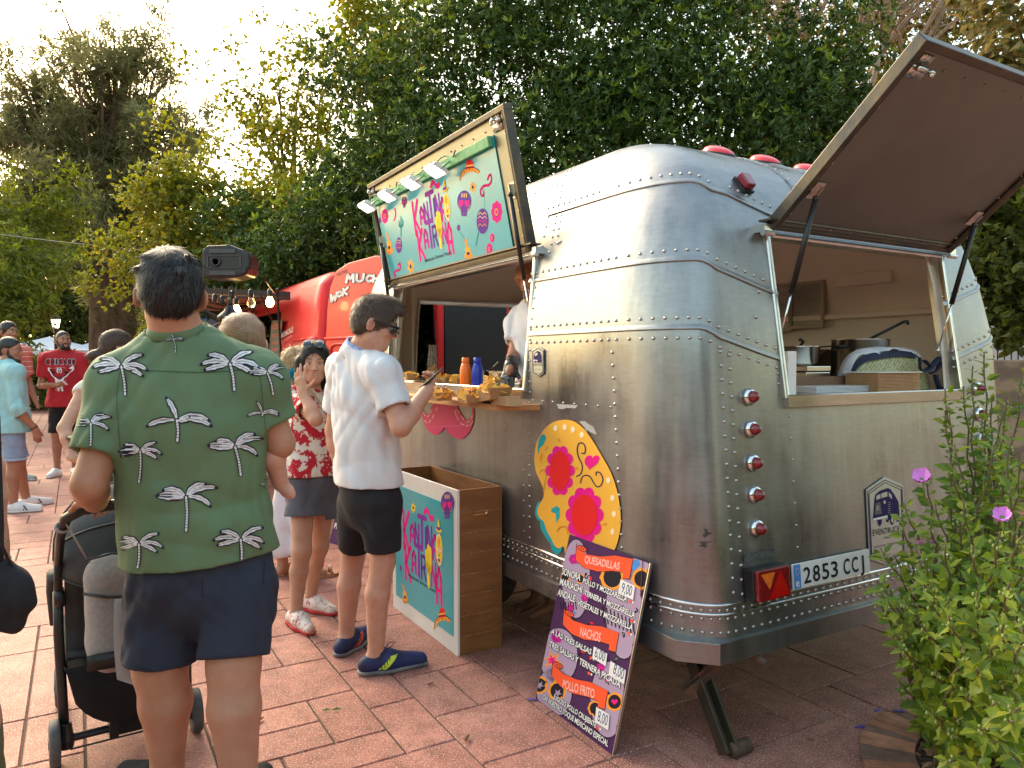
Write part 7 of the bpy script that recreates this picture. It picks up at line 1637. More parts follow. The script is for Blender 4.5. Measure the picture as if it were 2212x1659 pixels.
def shirt(par,J,b,mt,h,e=.016,sl=.55,slr=1.35,hem=None,fold=None,name='shirt',hemn=(0,0,-1),neck=.058,cuts=(),flare=.01,sle=None,neckz=.0,extra=()):
    TL_,TF,P,H=torso(J,b,e); pv=(J['hip'][0]+J['hip'][1])/2
    TL_.append(ell(A(pv[0],pv[1],hem[2]-.02),A(max(b['hw'],b['ww'])+e+flare,max(b['hd'],b['wd'])+e+flare*.7,.34),TF,.06))
    TL_+=list(extra); L=[]
    for i in (0,1):
        if J['el'][i] is None: continue
        sh,el=J['sh'][i],J['el'][i]; d=nrm(el-sh); ln=np.linalg.norm(el-sh); f=sl if np.isscalar(sl) else sl[i]
        if f>1:   # long sleeve, rolled below the elbow
            wr=J['wr'][i]; m=el+(wr-el)*(f-1); L+=[cone(sh,el,b['ua']*slr,b['elr']*slr*1.1,.03),cone(el,m,b['elr']*slr*1.1,b['elr']*slr*1.12,.02)]; d2=nrm(wr-el); L+=[sub(cyl(m,d2,b['elr']*2.2,.5)),sub(cyl(m-d2*.03,d2,b['elr']*slr*.92,.1))]
        else:
            end=sh+d*ln*f; r1=b['ua']*slr; L+=[cone(sh,end,b['ua']*1.15+e,r1,.04),sub(cyl(end,d,r1*1.6,.45)),sub(cyl(end-d*.035,d,r1*.86,.1))]
    L+=TL_; S=[]
    nn=nrm(J['hc']-J['nb']); S.append(sub(cone(J['nb']+nn*(.030+neckz),J['nb']+nn*.3,neck,neck*1.3,.006)))
    return blob(name,L+S,mt,par,h,cuts=[(hem,hemn)]+list(cuts),fold=fold)
def shorts(par,J,b,mt,h,f=.75,e=.014,lr=1.3,waist=None,fold=None,name='shorts',kr=1.45):
    pv=(J['hip'][0]+J['hip'][1])/2; _,TF,P,H=torso(J,b,0); L=[ell(pv+A(0,0,.02),A(b['hw']+e,b['hd']+e,.17),TF,.04),ell(pv+A(0,0,.10),A(b['ww']+e*.3,b['wd']+e*.3,.14),TF,.04)]; S=[]
    for i in (0,1):
        hp,kn=J['hip'][i],J['kn'][i]; d=nrm(kn-hp); ln=np.linalg.norm(kn-hp); end=hp+d*ln*f; r1=b['th']*lr; r2=b['knr']*kr+ (b['th']-b['knr'])*(1-min(f,1))*.9
        L.append(cone(hp,end+d*.03,r1,r2,.035)); S+=[sub(cyl(end,d,r2*1.35,.6)),sub(cyl(end-d*.035,d,r2*.86,.1))]
    return blob(name,L+S,mt,par,h,fold=fold,cuts=[(A(0,0,waist),(0,0,1))] if waist else ())
def shoe(par,an,toe,mt,sole,L_=.27,name='shoe',w=.046,h=.006,open_=False,hi=.085):
    d=nrm((toe-an)*A(1,1,0)); hl=A(an[0],an[1],0)-d*.045; tp=hl+d*L_; s=np.cross(d,ZV)
    up=[cone(hl+ZV*.042,hl+d*.10+ZV*.05,.040,w*.95,.03),cone(hl+d*.10+ZV*.045,tp-d*.035+ZV*.028,w,w*.72,.03),cone(hl+d*.03+ZV*.06,hl+d*.05+ZV*hi,.036,.040,.02),sub(cone(hl+d*.045+ZV*(hi-.005),hl+d*.045+ZV*.2,.033,.05,.004))]
    o=blob(name,up,mt,par,h,cuts=[(A(0,0,.016),(0,0,-1))])
    sl_=[cone(hl+ZV*.02,hl+d*.1+ZV*.02,.043,w*1.03,.03),cone(hl+d*.1+ZV*.02,tp-d*.033+ZV*.02,w*1.03,w*.80,.03)]
    blob('sole',sl_,sole,o,h,cuts=[(A(0,0,.002),(0,0,-1)),(A(0,0,.021),(0,0,1))]); return o,hl,d,s
def ringtube(b,c,n,r,tr,fl=1.0,k=24,xd=None):
    X,Y_,N=frame(n); b.tube([c+r*(X*math.cos(2*pi*i/k)+Y_*math.sin(2*pi*i/k)*fl) for i in range(k+1)],tr,8,cap=False)
class Proj(Decal):           # flat print laid on a cloth mesh
    def __init__(s,o,off=.0035,st=.0009):
        me=o.data; V=[tuple(A(*v.co)+OFF[o.name]) for v in me.vertices]; s.t=BVHTree.FromPolygons(V,[tuple(p.vertices) for p in me.polygons])
        s.V=[];s.F=[];s.M=[];s.mats=[]; s.off=off; s.st=st; s.mx=.14
    def raw(s,pts,tri,mt,layer=1):
        if mt not in s.mats: s.mats.append(mt)
        mi=s.mats.index(mt); b=len(s.V); ok=[]
        for x,y in pts:
            d=ray(x,y); d=d/np.linalg.norm(d); r=s.t.ray_cast(Vector(C0),Vector(d)); ok.append(r[0] is not None and r[1].dot(Vector(d))<-.12)
            s.V.append(A(*r[0])-d*(s.off+s.st*layer) if r[0] is not None else A(0,0,0))
        for t in tri:
            if all(ok[i] for i in t):
                q=[s.V[b+i] for i in t]
                if max(np.linalg.norm(q[0]-q[1]),np.linalg.norm(q[1]-q[2]),np.linalg.norm(q[0]-q[2]))<s.mx: s.F.append(tuple(b+i for i in t)); s.M.append(mi)
    def poly(s,pts,mt,layer=1):
        pts=refine(pts,7); tri=tessellate_polygon([[Vector((x,y,0)) for x,y in pts]]); s.raw(pts,tri,mt,layer)
# ---------- man in the green palm shirt ----------
def man_green():
    J=dict(hc=at(371,636,2.33),hf=(-.33,.93,.04),hu=(.0,.05,1),nb=at(387,748,2.37),sh=(at(268,830,2.36),at(552,824,2.46)),el=(at(192,1046,2.24),at(604,958,2.50)),wr=(at(206,1084,2.40),at(500,915,2.72)),
        hip=(at(360,1262,2.42),at(512,1258,2.44)),kn=(at(346,1440,2.40),at(505,1432,2.36)),an=(at(362,1650,2.45),at(520,1735,2.32)),toe=(at(290,1680,2.52),at(560,1760,2.48)))
    J['an']=(A(J['an'][0][0],J['an'][0][1],.09),A(J['an'][1][0],J['an'][1][1],.09))
    b=dict(cw=.215,cd=.145,ww=.202,wd=.155,hw=.188,hd=.145,shr=.070,nk=.066,ua=.060,elr=.047,wrr=.033,th=.105,knr=.080,ca=.080,an=.050)
    hl=((nrm(A(-.40,.90,-.04)),A(-.1,.1,-1),1),dict(curl=(.55,.6,.6,.65),s=1.08,thumb=1.0,tc=.9))
    p,F,TF,P,H=body('m','man seen from behind in a green shirt with white palm trees, holding a baby',J,b,SK['olive'],.0075,1.03,hands=(hl,None))
    hem=at(345,1236,2.40); 
    sh=shirt(p,J,b,mat('green_viscose',(.105,.175,.085),.72,0,var=.07,vs=5,bump=.25,bs=420,bd=.0012),.0075,e=.018,sl=(.72,.66),slr=1.40,hem=(hem[0],hem[1],.80),hemn=(.07,0,-1),fold=lambda X:folds(.010,4,6,11,.4,hem)(X)*(.35+.65*np.clip((1.35-X[...,2])*2,0,1))+folds(.0035,8,5,30,.6,hem)(X),neck=.088,flare=.018,neckz=.0)
    c=J['nb']+nrm(J['hc']-J['nb'])*.036; b_=MB(); G=[]
    X,Y_,N=frame(nrm(nrm(J['hc']-J['nb'])+A(0,.25,0)))
    for i in range(33):
        a=2*pi*i/32; d=X*math.cos(a)+Y_*math.sin(a)*.95; G.append([c+d*.098+N*-.022,c+d*.094+N*.008,c+d*.088+N*.030,c+d*.082+N*.036,c+d*.078+N*.028])
    b_.grid(G); col=b_.build('collar',sh.data.materials[0],sh,True); m=col.modifiers.new('s','SOLIDIFY'); m.thickness=.004
    so=shorts(p,J,b,mat('navy_cotton',(.018,.026,.046),.85,0,var=.2,vs=7,bump=.4,bs=300,bd=.001),.0085,f=.93,e=.024,lr=1.16,waist=.90,fold=lambda X:folds(.0055,14,6,16,.6,hem)(X)+folds(.0025,15,6,38,.5,hem)(X),kr=1.30)
    D=Proj(so,.002,.0005); sd=mat('navy_stitch',(.006,.008,.016),.9)
    D.line([(437,1250),(437,1290)],1.3,sd,1); D.line([(572,1215),(568,1262)],1.3,sd,1); D.line([(292,1440),(330,1450),(420,1449)],1.2,sd,1); D.line([(445,1428),(520,1434),(580,1426)],1.2,sd,1); D.build('stitching',so)
    for i in (0,1): shoe(p,J['an'][i],J['toe'][i],M['blackcloth'],M['black'],.28,'shoe',.050,hi=.10)
    hp=hair_prims(J['hc'],F,1.03,.015,low=-.085); g=np.random.default_rng(2)
    r,f,u=F[:,0],F[:,1],F[:,2]; cc=J['hc']
    for i in range(12):
        a=g.uniform(0,6.28); e=g.uniform(.2,.85); d=r*math.cos(a)*math.cos(e)*.085+f*math.sin(a)*math.cos(e)*.105+u*math.sin(e)*.098; hp.append(ell(cc+d*1.02+u*.040-f*.016,A(.016,.016,.008),rotm(nrm(d),(0.1,.1,1)),.012))
    ho=blob('hair',hp,HR['black'],p,.006,fold=folds(.0022,9,6,70,1,cc))
    crown=cc+u*.10-f*.055
    def flow(X):
        d=X-crown; d/=np.linalg.norm(d,axis=1)[:,None]; return d+np.cross(d,u)*.5-u*.25
    strands(ho,9000,.030,.0011,flow,mat('black_hair_strand',(.009,.008,.008),.5),ho,3,.18,jit=.25)
    # palm print
    D=Proj(sh,.003,.0017); wh=mat('print_offwhite',(.70,.68,.68),.75); ink=mat('print_ink',(.012,.014,.03),.8)
    gg=random.Random(6)
    def bleaf(x,y,ang,L_,bend,w):
        n=9; mid=[];a=ang; bend*=1.55; x+=math.cos(a)*L_*.10; y-=math.sin(a)*L_*.10; L_*=1.0
        for i in range(n): mid.append((x,y)); a+=bend/n; x+=math.cos(a)*L_/n; y-=math.sin(a)*L_/n
        mid.append((x,y))
        def side(s,k): 
            out=[]
            for i in range(n+1):
                t=i/n; dx=mid[min(i+1,n)][0]-mid[max(i-1,0)][0]; dy=mid[min(i+1,n)][1]-mid[max(i-1,0)][1]; q=math.hypot(dx,dy); ww=(w*math.sin(pi*min(1,t*.92+.06))**.6*(.88+.16*math.sin(i*2.1+L_)))*k+ (k>1)*.6
                out.append((mid[i][0]-dy/q*ww*s,mid[i][1]+dx/q*ww*s))
            return out
        D.poly(side(1,1.0)+side(-1,1.0)[::-1],ink,.6) if False else D.poly([*side(1,1.28),*side(-1,1.28)[::-1]],ink,.5)
        D.poly([*side(1,.86),*side(-1,.86)[::-1]],wh,1.2)
        D.line(mid[1:],.8,ink,2)
        s1=side(1,.9); s2=side(-1,.9)
        for i in range(2,n,2): D.line([mid[i],tuple((A(*mid[i])+A(*s1[i]))/2)],.5,ink,2)
        D.poly([s1[-1],s2[-1],s2[-2],s1[-2]],ink,2.2)
    def palm(cx,cy,bx,by,sc,kind=0):
        wd=3.2*sc
        D.line(cat([(cx,cy),((cx+bx)/2+2,(cy+by)/2),(bx,by)],4,False),wd*2+2,ink,.5); D.line(cat([(cx,cy),((cx+bx)/2+2,(cy+by)/2),(bx,by)],4,False),wd*1.5,wh,1.2)
        k=int(abs(by-cy)/6)
        for i in range(1,k): t=i/k; x=cx+(bx-cx)*t+1; y=cy+(by-cy)*t; D.line([(x-wd,y),(x+wd,y-1.5)],1.1,ink,2)
        sets=[[(2.75,62,.55),(2.25,50,.7),(.95,56,-.6),(.42,62,-.75),(3.3,56,.1),(-.12,50,-.4)],[(1.75,50,.35),(.55,72,-.75),(.25,74,-.55),(3.0,62,.45),(-.1,30,.5)],[(2.8,62,.35),(2.25,52,.8),(1.25,55,-.9),(.75,64,-.6),(3.25,60,-.2),(.2,60,-.75)]]
        for a,l,bd in sets[kind]: bleaf(cx,cy,a,l*sc*gg.uniform(.92,1.08),bd,6.3*sc)
    for a in ((262,792,270,852,.95,0),(497,786,506,842,1.0,0),(382,908,383,952,1.0,1),(303,975,300,1042,.72,0),(508,966,520,1026,.92,2),(402,1074,402,1146,1.0,2),(300,1176,297,1226,.80,0),(520,1166,521,1222,.90,0),(578,806,590,852,.65,2),(196,915,192,990,.72,2),(600,1046,604,1062,.55,0),(566,892,566,898,.5,1),(375,733,378,762,.28,1),(205,1095,205,1100,.3,1)): palm(*a)
    bleaf(608,943,3.0,24,.1,4)
    dk=mat('green_seam',(.030,.065,.026),.8); D.line(cat([(283,797),(340,801),(430,804),(520,799),(560,790)],5,False),1.3,dk,.3); D.line(cat([(262,790),(252,850),(256,930),(262,990)],5,False),1.2,dk,.3); D.line(cat([(560,792),(566,850),(574,930)],5,False),1.2,dk,.3)
    D.build('palm_print',sh)
    return p
man_green()
# ---------- baby on his arm ----------
def baby():
    J=dict(hc=at(521,742,2.62),hf=(-.55,.83,-.1),nb=at(520,815,2.66),sh=(at(478,838,2.62),at(560,838,2.7)),el=(at(470,870,2.7),at(560,880,2.75)),wr=(at(470,920,2.7),at(540,930,2.75)),hip=(at(500,960,2.68),at(560,965,2.62)),kn=(at(480,1020,2.60),at(590,985,2.50)),an=(at(480,1080,2.6),at(607,1045,2.55)),toe=(at(480,1100,2.6),at(628,1068,2.56)))
    F=rotm(J['hf']); b=dict(cw=.085,cd=.07,ww=.085,wd=.075,hw=.09,hd=.08,shr=.035,nk=.035,ua=.03,elr=.025,wrr=.02,th=.05,knr=.038,ca=.036,an=.026)
    p=thing('person',A(*J['hip'][0][:2],0),'baby with fair wispy hair carried by the green shirted man','person')
    L=head_prims(J['hc'],F,.84); L[0]=ell(J['hc']+F[:,2]*.028-F[:,1]*.012,A(.072,.084,.074),F,.02); Tn,TF,P,H=torso(J,b); L+=Tn+[cone(J['hc']-F[:,2]*.04,J['nb'],.036,.04,.03)]
    for i in (0,1):
        L+=[cone(J['sh'][i],J['el'][i],.032,.026,.02),cone(J['el'][i],J['wr'][i],.026,.02,.02),cone(J['hip'][i],J['kn'][i],.052,.040,.03),cone(J['kn'][i],J['an'][i],.038,.026,.02)]
    L+=hand(J['wr'][0],(0,-.2,-1),(1,0,0),1,s=.5)+hand(J['wr'][1],(0,-.2,-1),(1,0,0),-1,s=.5)
    a=J['an'][1]; t=J['toe'][1]; d=nrm(t-a); q=np.cross(d,ZV); q/=np.linalg.norm(q); L+=[cone(a-d*.01,a+d*.035,.022,.021,.01),cone(a+d*.035,t,.022,.017,.01)]
    for i in range(5): e=t+q*(i-2)*.0085; L.append(cone(e,e+d*(.014-.002*abs(i-1)),.0062,.0052-.0004*i,.003))
    blob('body',L,SK['pink'],p,.005)
    blob('romper',torso(J,b,.012)[0]+[cone(J['hip'][0],J['kn'][0],.062,.055,.03),cone(J['hip'][1],(J['hip'][1]+J['kn'][1])/2,.064,.058,.03)],mat('white_baby_cotton',(.65,.63,.62),.8),p,.008)
    hp=hair_prims(J['hc'],F,.80,.006,low=-.07); ho=blob('hair',[ell(J['hc']+F[:,2]*.029-F[:,1]*.016,A(.076,.088,.078),F,.02)]+hp[2:],HR['fairh'],p,.005,fold=folds(.0010,4,5,60,1,J['hc'])); cr=J['hc']+F[:,2]*.05-F[:,1]*.07
    strands(ho,2600,.020,.0006,lambda X:(lambda d:d/np.linalg.norm(d,axis=1)[:,None]+np.cross(d/np.linalg.norm(d,axis=1)[:,None],-F[:,1])*.8)(X-cr),mat('fair_strand',(.42,.27,.16),.5),ho,5,.15,jit=.2)
baby()
# ---------- man in white polo ----------
def man_polo():
    J=dict(hc=at(812,700,3.42),hf=(.94,.10,-.30),hu=(.20,.05,1),nb=at(774,772,3.47),sh=(at(742,800,3.62),at(826,806,3.33)),el=(at(722,930,3.72),at(866,922,3.26)),wr=(at(735,1015,3.72),at(921,846,3.44)),
        hip=(at(772,1082,3.55),at(824,1086,3.40)),kn=(at(762,1205,3.66),at(827,1212,3.42)),an=(at(748,1375,3.66),at(812,1392,3.42)),toe=(at(795,1375,3.86),at(905,1400,3.50)))
    J['an']=(A(*J['an'][0][:2],.09),A(*J['an'][1][:2],.09))
    b=dict(cw=.158,cd=.106,ww=.148,wd=.104,hw=.152,hd=.112,shr=.048,nk=.052,ua=.048,elr=.042,wrr=.028,th=.082,knr=.054,ca=.056,an=.036)
    hr=((nrm(at(938,822,3.50)-J['wr'][1]),A(-.55,.35,.75),-1),dict(curl=(.75,.8,.85,.9),s=1.0,thumb=.8,tc=.8))
    p,F,TF,P,H=body('m','man in a white polo and black shorts looking down at his phone by the counter',J,b,SK['fair'],.0062,.96,hands=(None,hr))
    c=J['hc']; hem=at(800,1046,3.45)
    m=mat('white_pique',(.66,.645,.655),.8,0,var=.03,vs=5,bump=.2,bs=500,bd=.001)
    sh=shirt(p,J,b,m,.007,e=.013,sl=(.66,.66),slr=1.42,hem=(hem[0],hem[1],hem[2]),fold=lambda X:folds(.009,22,6,12,.4,hem)(X)+folds(.003,23,5,34,.5,hem)(X),neck=.078,flare=.022,neckz=-.01)
    n=nrm(nrm(c-J['nb'])+A(-.1,0,.1)); cc=J['nb']+n*.050; b_=MB(); X,Y_,N=frame(n); G=[]; G2=[]
    for i in range(33):
        a=2*pi*i/32; d=X*math.cos(a)+Y_*math.sin(a); G.append([cc+d*.090+N*-.030,cc+d*.085+N*-.008,cc+d*.080+N*.008]); G2.append([cc+d*.081+N*.002,cc+d*.078+N*.020,cc+d*.073+N*.021,cc+d*.070+N*.008])
    b_.grid(G); b_.build('collar',m,sh,True); b_=MB(); b_.grid(G2); b_.build('collar_lining',mat('blue_checked_lining',(.16,.26,.62),.8,0,c2=(.42,.50,.75),vs=90,wd=.05),sh,True)
    shorts(p,J,b,mat('black_chino',(.010,.010,.014),.85,0,var=.2,vs=9,bump=.3,bs=260,bd=.001),.007,f=.80,e=.014,lr=1.12,waist=.93,fold=lambda X:folds(.004,30,6,18,.6,hem)(X),kr=1.38)
    tr=mat('blue_trainer_mesh',(.012,.025,.12),.6,0,c2=(.01,.012,.03),vs=9,bump=.3,bs=200,bd=.002); sl_=mat('grey_rubber_sole',(.10,.10,.12),.6,0,c2=(.42,.38,.32),vs=6)
    for i,(col,nm) in enumerate(((mat('orange_flash',(.85,.10,.03),.4),'orange'),(mat('lime_flash',(.62,.80,.05),.4),'lime'))):
        o,hl,d,s=shoe(p,J['an'][i],J['toe'][i],tr,sl_,.29,'shoe',.050,h=.005,hi=.095)
        t=BVHTree.FromPolygons([tuple(A(*v.co)+OFF[o.name]) for v in o.data.vertices],[tuple(q.vertices) for q in o.data.polygons]); b_=MB(); sd=s if s@A(0,-1,0)>0 else -s
        def on(a,z,off=.0015):
            r=t.ray_cast(Vector(hl+d*a+ZV*z+sd*.2),Vector(-sd)); return (A(*r[0])+sd*off) if r[0] else hl+d*a+ZV*z+sd*.045
        G=[[on(.045+.010*j+.012*k,.026+.0095*j) for k in range(4)] for j in range(7)]; b_.grid(G); b_.build('side_flash',col,o)
        b_=MB()
        for j in range(4): b_.box(on(.062+.012*j,.034+.012*j,.0025),(.003,.002,.018),d,sd)
        for j in range(5): a_=hl+d*(.095+.022*j)+ZV*(.088-.008*j); b_.tube([a_+s*.022,a_+ZV*.006,a_-s*.022],.003,6)
        a_=hl+d*.085+ZV*.10; b_.tube([a_,a_+d*.02+ZV*.03,a_+d*.055+ZV*.028,a_+d*.03+ZV*.008,a_],.0022,6); b_.build('laces',M['blackcloth'],o,True)
    face_parts(c,F,.96,p,HR['brown'],.8)
    r,f,u=F[:,0],F[:,1],F[:,2]; hp=hair_prims(c,F,.96,.013,low=-.055); hp.append(ell(c+f*.075+u*.088,A(.05,.030,.020),F,.015)); hp.append(ell(c+f*.03+u*.115,A(.055,.06,.022),F,.02))
    ho=blob('hair',hp,HR['brown'],p,.005,fold=folds(.0016,9,6,80,1,c))
    strands(ho,8000,.028,.0010,lambda X:(lambda d:d/np.linalg.norm(d,axis=1)[:,None])(X-(c+u*.11-f*.05))-u*.2+f*.25,mat('brown_hair_strand',(.085,.048,.026),.45),ho,4,.6)
    P_=lambda x,y,z:c+r*x+f*y+u*z; b_=MB()
    b_.tube([P_(.080,-.030,.004),P_(.084,.0,.010),P_(.078,.062,.010),P_(.070,.088,.008)],[.0028,.0035,.0045,.005],8); b_.tube([P_(-.080,-.03,.004),P_(-.078,.062,.010),P_(-.070,.088,.008)],.0035,8)
    gl=thing('sunglasses',c,'black wraparound sunglasses worn by the man in white polo','sunglasses')
    b_.tube([P_(.070,.088,.012),P_(.035,.108,.014),P_(0,.110,.010),P_(-.035,.108,.014),P_(-.070,.088,.012)],.0035,8); b_.build('frame',M['black'],gl,True)
    for q in (-1,1):
        b_=MB(); G=[]
        for i in range(9):
            t_=i/8; x=q*(.006+.070*t_**.9); y=.112-.036*t_**2.4; hh=.024*(1-.25*abs(t_-.4)); G.append([P_(x,y,.014),P_(x,y+.002,.014-hh),P_(x,y,.014-2*hh*.92)])
        b_.grid(G); o=b_.build('lens',mat('dark_lens',(.006,.006,.008),.08,0,coat=1),gl,True); o.modifiers.new('s','SOLIDIFY').thickness=.003
    # phone
    h0_=J['wr'][1]; q=at(935,818,3.49); dd=nrm(at(957,793,3.60)-at(905,838,3.38)); nn=nrm(np.cross(dd,np.cross(A(-.5,.2,.85),dd))); ss=np.cross(dd,nn); b_=MB(); b_.box(q+nn*.006,(.072,.150,.009),ss,dd); t=b_.build('mobile_phone',M['black'],None,bevel=.003); tag1(t,'black mobile phone held in the white polo man\'s right hand','phone')
    b_=MB(); b_.box(q+nn*.011,(.066,.142,.001),ss,dd); b_.build('screen',mat('phone_screen',(.30,.34,.30),.08,0,coat=1),t); b_=MB(); b_.box(q+nn*.001,(.066,.03,.002),ss,dd); b_.build('rear_label',M['black'],t) if False else None
    # second hand under the phone
    return p
man_polo()
# ---------- woman in the red floral blouse ----------
def woman_floral():
    J=dict(hc=at(678,785,4.02),hf=(.30,-.95,-.02),nb=at(683,845,4.10),sh=(at(640,862,4.03),at(722,864,4.20)),el=(at(682,906,3.80),at(738,960,4.2)),wr=(at(655,850,3.86),at(735,1010,4.05)),
        hip=(at(655,1040,4.08),at(700,1040,4.16)),kn=(at(652,1190,4.02),at(690,1180,4.22)),an=(at(640,1320,4.02),at(672,1295,4.28)),toe=(at(672,1350,3.88),at(715,1305,4.20)))
    # shoulders: index 0 is the image-left (her right) arm
    J['an']=(A(*J['an'][0][:2],.08),A(*J['an'][1][:2],.08))
    b=dict(cw=.128,cd=.088,ww=.118,wd=.085,hw=.145,hd=.105,shr=.040,nk=.040,ua=.038,elr=.032,wrr=.022,th=.074,knr=.049,ca=.048,an=.030)
    hd_=((nrm(A(-.20,-.03,1)),A(.25,.95,.1),-1),dict(curl=(.12,.10,.22,.28),s=.90,thumb=1.5,spread=.30,tc=-.1))
    p,F,TF,P,H=body('w','woman in a red and white floral blouse raising a hand beside her face',J,b,SK['warm'],.0058,.90,hands=(hd_,None))
    hem=at(680,1024,4.1); fm_=mat('red_floral_cotton',(.75,.68,.58),.8,0,c2=(.50,.010,.025),vs=24,vd=4,wd=.02,edge=.50)
    sh=shirt(p,J,b,fm_,.0065,e=.014,sl=(.62,.5),slr=1.6,hem=(hem[0],hem[1],hem[2]),fold=folds(.0045,42,6,20,.5,hem),neck=.055,flare=.03)
    shorts(p,J,b,mat('grey_linen',(.10,.105,.125),.85,0,var=.15,vs=9,bump=.3,bs=240,bd=.001),.007,f=.50,e=.02,lr=1.25,waist=1.0,fold=folds(.005,43,6,19,.5,hem),kr=1.7)
    face_parts(J['hc'],F,.90,p,HR['black'],.8)
    c=J['hc']; r,f,u=F[:,0],F[:,1],F[:,2]; P_=lambda x,y,z:c+(r*x+f*y+u*z)*.93
    hp=[ell(P_(0,-.014,.040),A(.080,.098,.090),F,.02),ell(P_(0,-.06,-.03),A(.080,.055,.09),F,.03),cone(P_(.082,.01,.02),P_(.078,.015,-.10),.024,.022,.02),cone(P_(-.082,.01,.02),P_(-.078,.015,-.10),.024,.022,.02),cone(P_(-.07,-.02,-.06),P_(-.06,-.02,-.13),.03,.02,.02),cone(P_(.07,-.02,-.06),P_(.06,-.02,-.13),.03,.02,.02),sub(ell(P_(0,.100,-.022),A(.062,.062,.086),F,.008))]
    ho=blob('hair',hp,HR['black'],p,.005,fold=folds(.0014,50,5,60,.3,c)); strands(ho,3500,.04,.0009,lambda X:(lambda d:d/np.linalg.norm(d,axis=1)[:,None])(X-P_(.01,.05,.13))-u*.8,mat('black_hair_strand',(.012,.011,.010),.4),ho,8,.2)
    gl=thing('sunglasses',P_(0,.05,.12),'dark sunglasses pushed up on the floral bloused woman\'s hair','sunglasses')
    for q in (-1,1):
        b_=MB(); X,Y_,N=frame(nrm(f*.75+u*.6)); b_.lathe(P_(q*.033,.075,.112),N,[(.0,.0),(.027,.0),(.028,.002),(.027,.004),(.0,.004)],18); b_.build('lens',mat('dark_lens',(.006,.006,.008),.08,0,coat=1),gl,True)
    b_=MB(); b_.tube([P_(-.012,.082,.118),P_(0,.084,.122),P_(.012,.082,.118)],.0025,6)
    for q in (-1,1): b_.tube([P_(q*.06,.065,.115),P_(q*.085,.03,.085),P_(q*.088,-.02,.06)],.002,6)
    b_.build('frame',mat('gold_wire',(.6,.4,.15),.25,1),gl,True)
    em=mat('printed_espadrille',(.70,.62,.55),.8,0,c2=(.55,.12,.12),vs=60,wd=.03,edge=.42); rs=mat('red_rope_sole',(.50,.03,.035),.8,0,bump=.5,bs=200)
    for i in (0,1):
        o,hl,d,s=shoe(p,J['an'][i],J['toe'][i],em,rs,.245,'shoe',.042,h=.005,hi=.062); b_=MB(); q=hl+d*.135+ZV*.074; b_.add([q-s*.022,q+s*.022,q+d*.04-ZV*.012],[(0,1,2)]); b_.build('red_insert',mat('red_felt',(.6,.02,.03),.8),o)
    b_=MB(); b_.tube([P_(.05,.02,-.12),at(722,905,4.0),at(735,960,4.0)],.005,6); b_.tube([P_(-.03,.03,-.13),at(712,900,3.97),at(738,990,4.0)],.003,6); o=b_.build('bag_strap',mat('tan_strap',(.45,.30,.18),.6),p,True)
woman_floral()
print('near people done')
def stdjoints(x,Y,top,face,arms,hip=.53,leg_dx=.10,toe=None,sw=.19,lean=(0,0)):
    """simple standing figure: x pixel, Y depth, head-top pixel; face = facing direction; arms = world points [(elL,wrL),(elR,wrR)]"""
    p=at(x,779,Y); H=CAMZ+(779-top)/1606*Y; f=nrm(A(face[0],face[1],0)); r=np.cross(f,ZV); B=lambda a,b,z:A(p[0],p[1],0)+r*a+f*b+ZV*z*H
    J=dict(hc=B(0,.02,.925),hf=f,nb=B(0,-.02,.835),sh=(B(-sw,-.01,.80),B(sw,-.01,.80)),hip=(B(-.085,0,hip-.02),B(.085,0,hip-.02)),kn=(B(-leg_dx,.03,.285),B(leg_dx,.02,.285)),an=(B(-leg_dx,-.02,.05),B(leg_dx,-.02,.05)),toe=(B(-leg_dx*1.4,.16,.02),B(leg_dx*1.4,.16,.02)),el=(B(-sw-.05,-.03,.615),B(sw+.05,-.03,.615)),wr=(B(-sw-.06,.05,.475),B(sw+.06,.05,.475)))
    return J,B,H
wsole=mat('white_rubber',(.62,.60,.57),.6); wsh=mat('white_leather',(.70,.69,.67),.5)
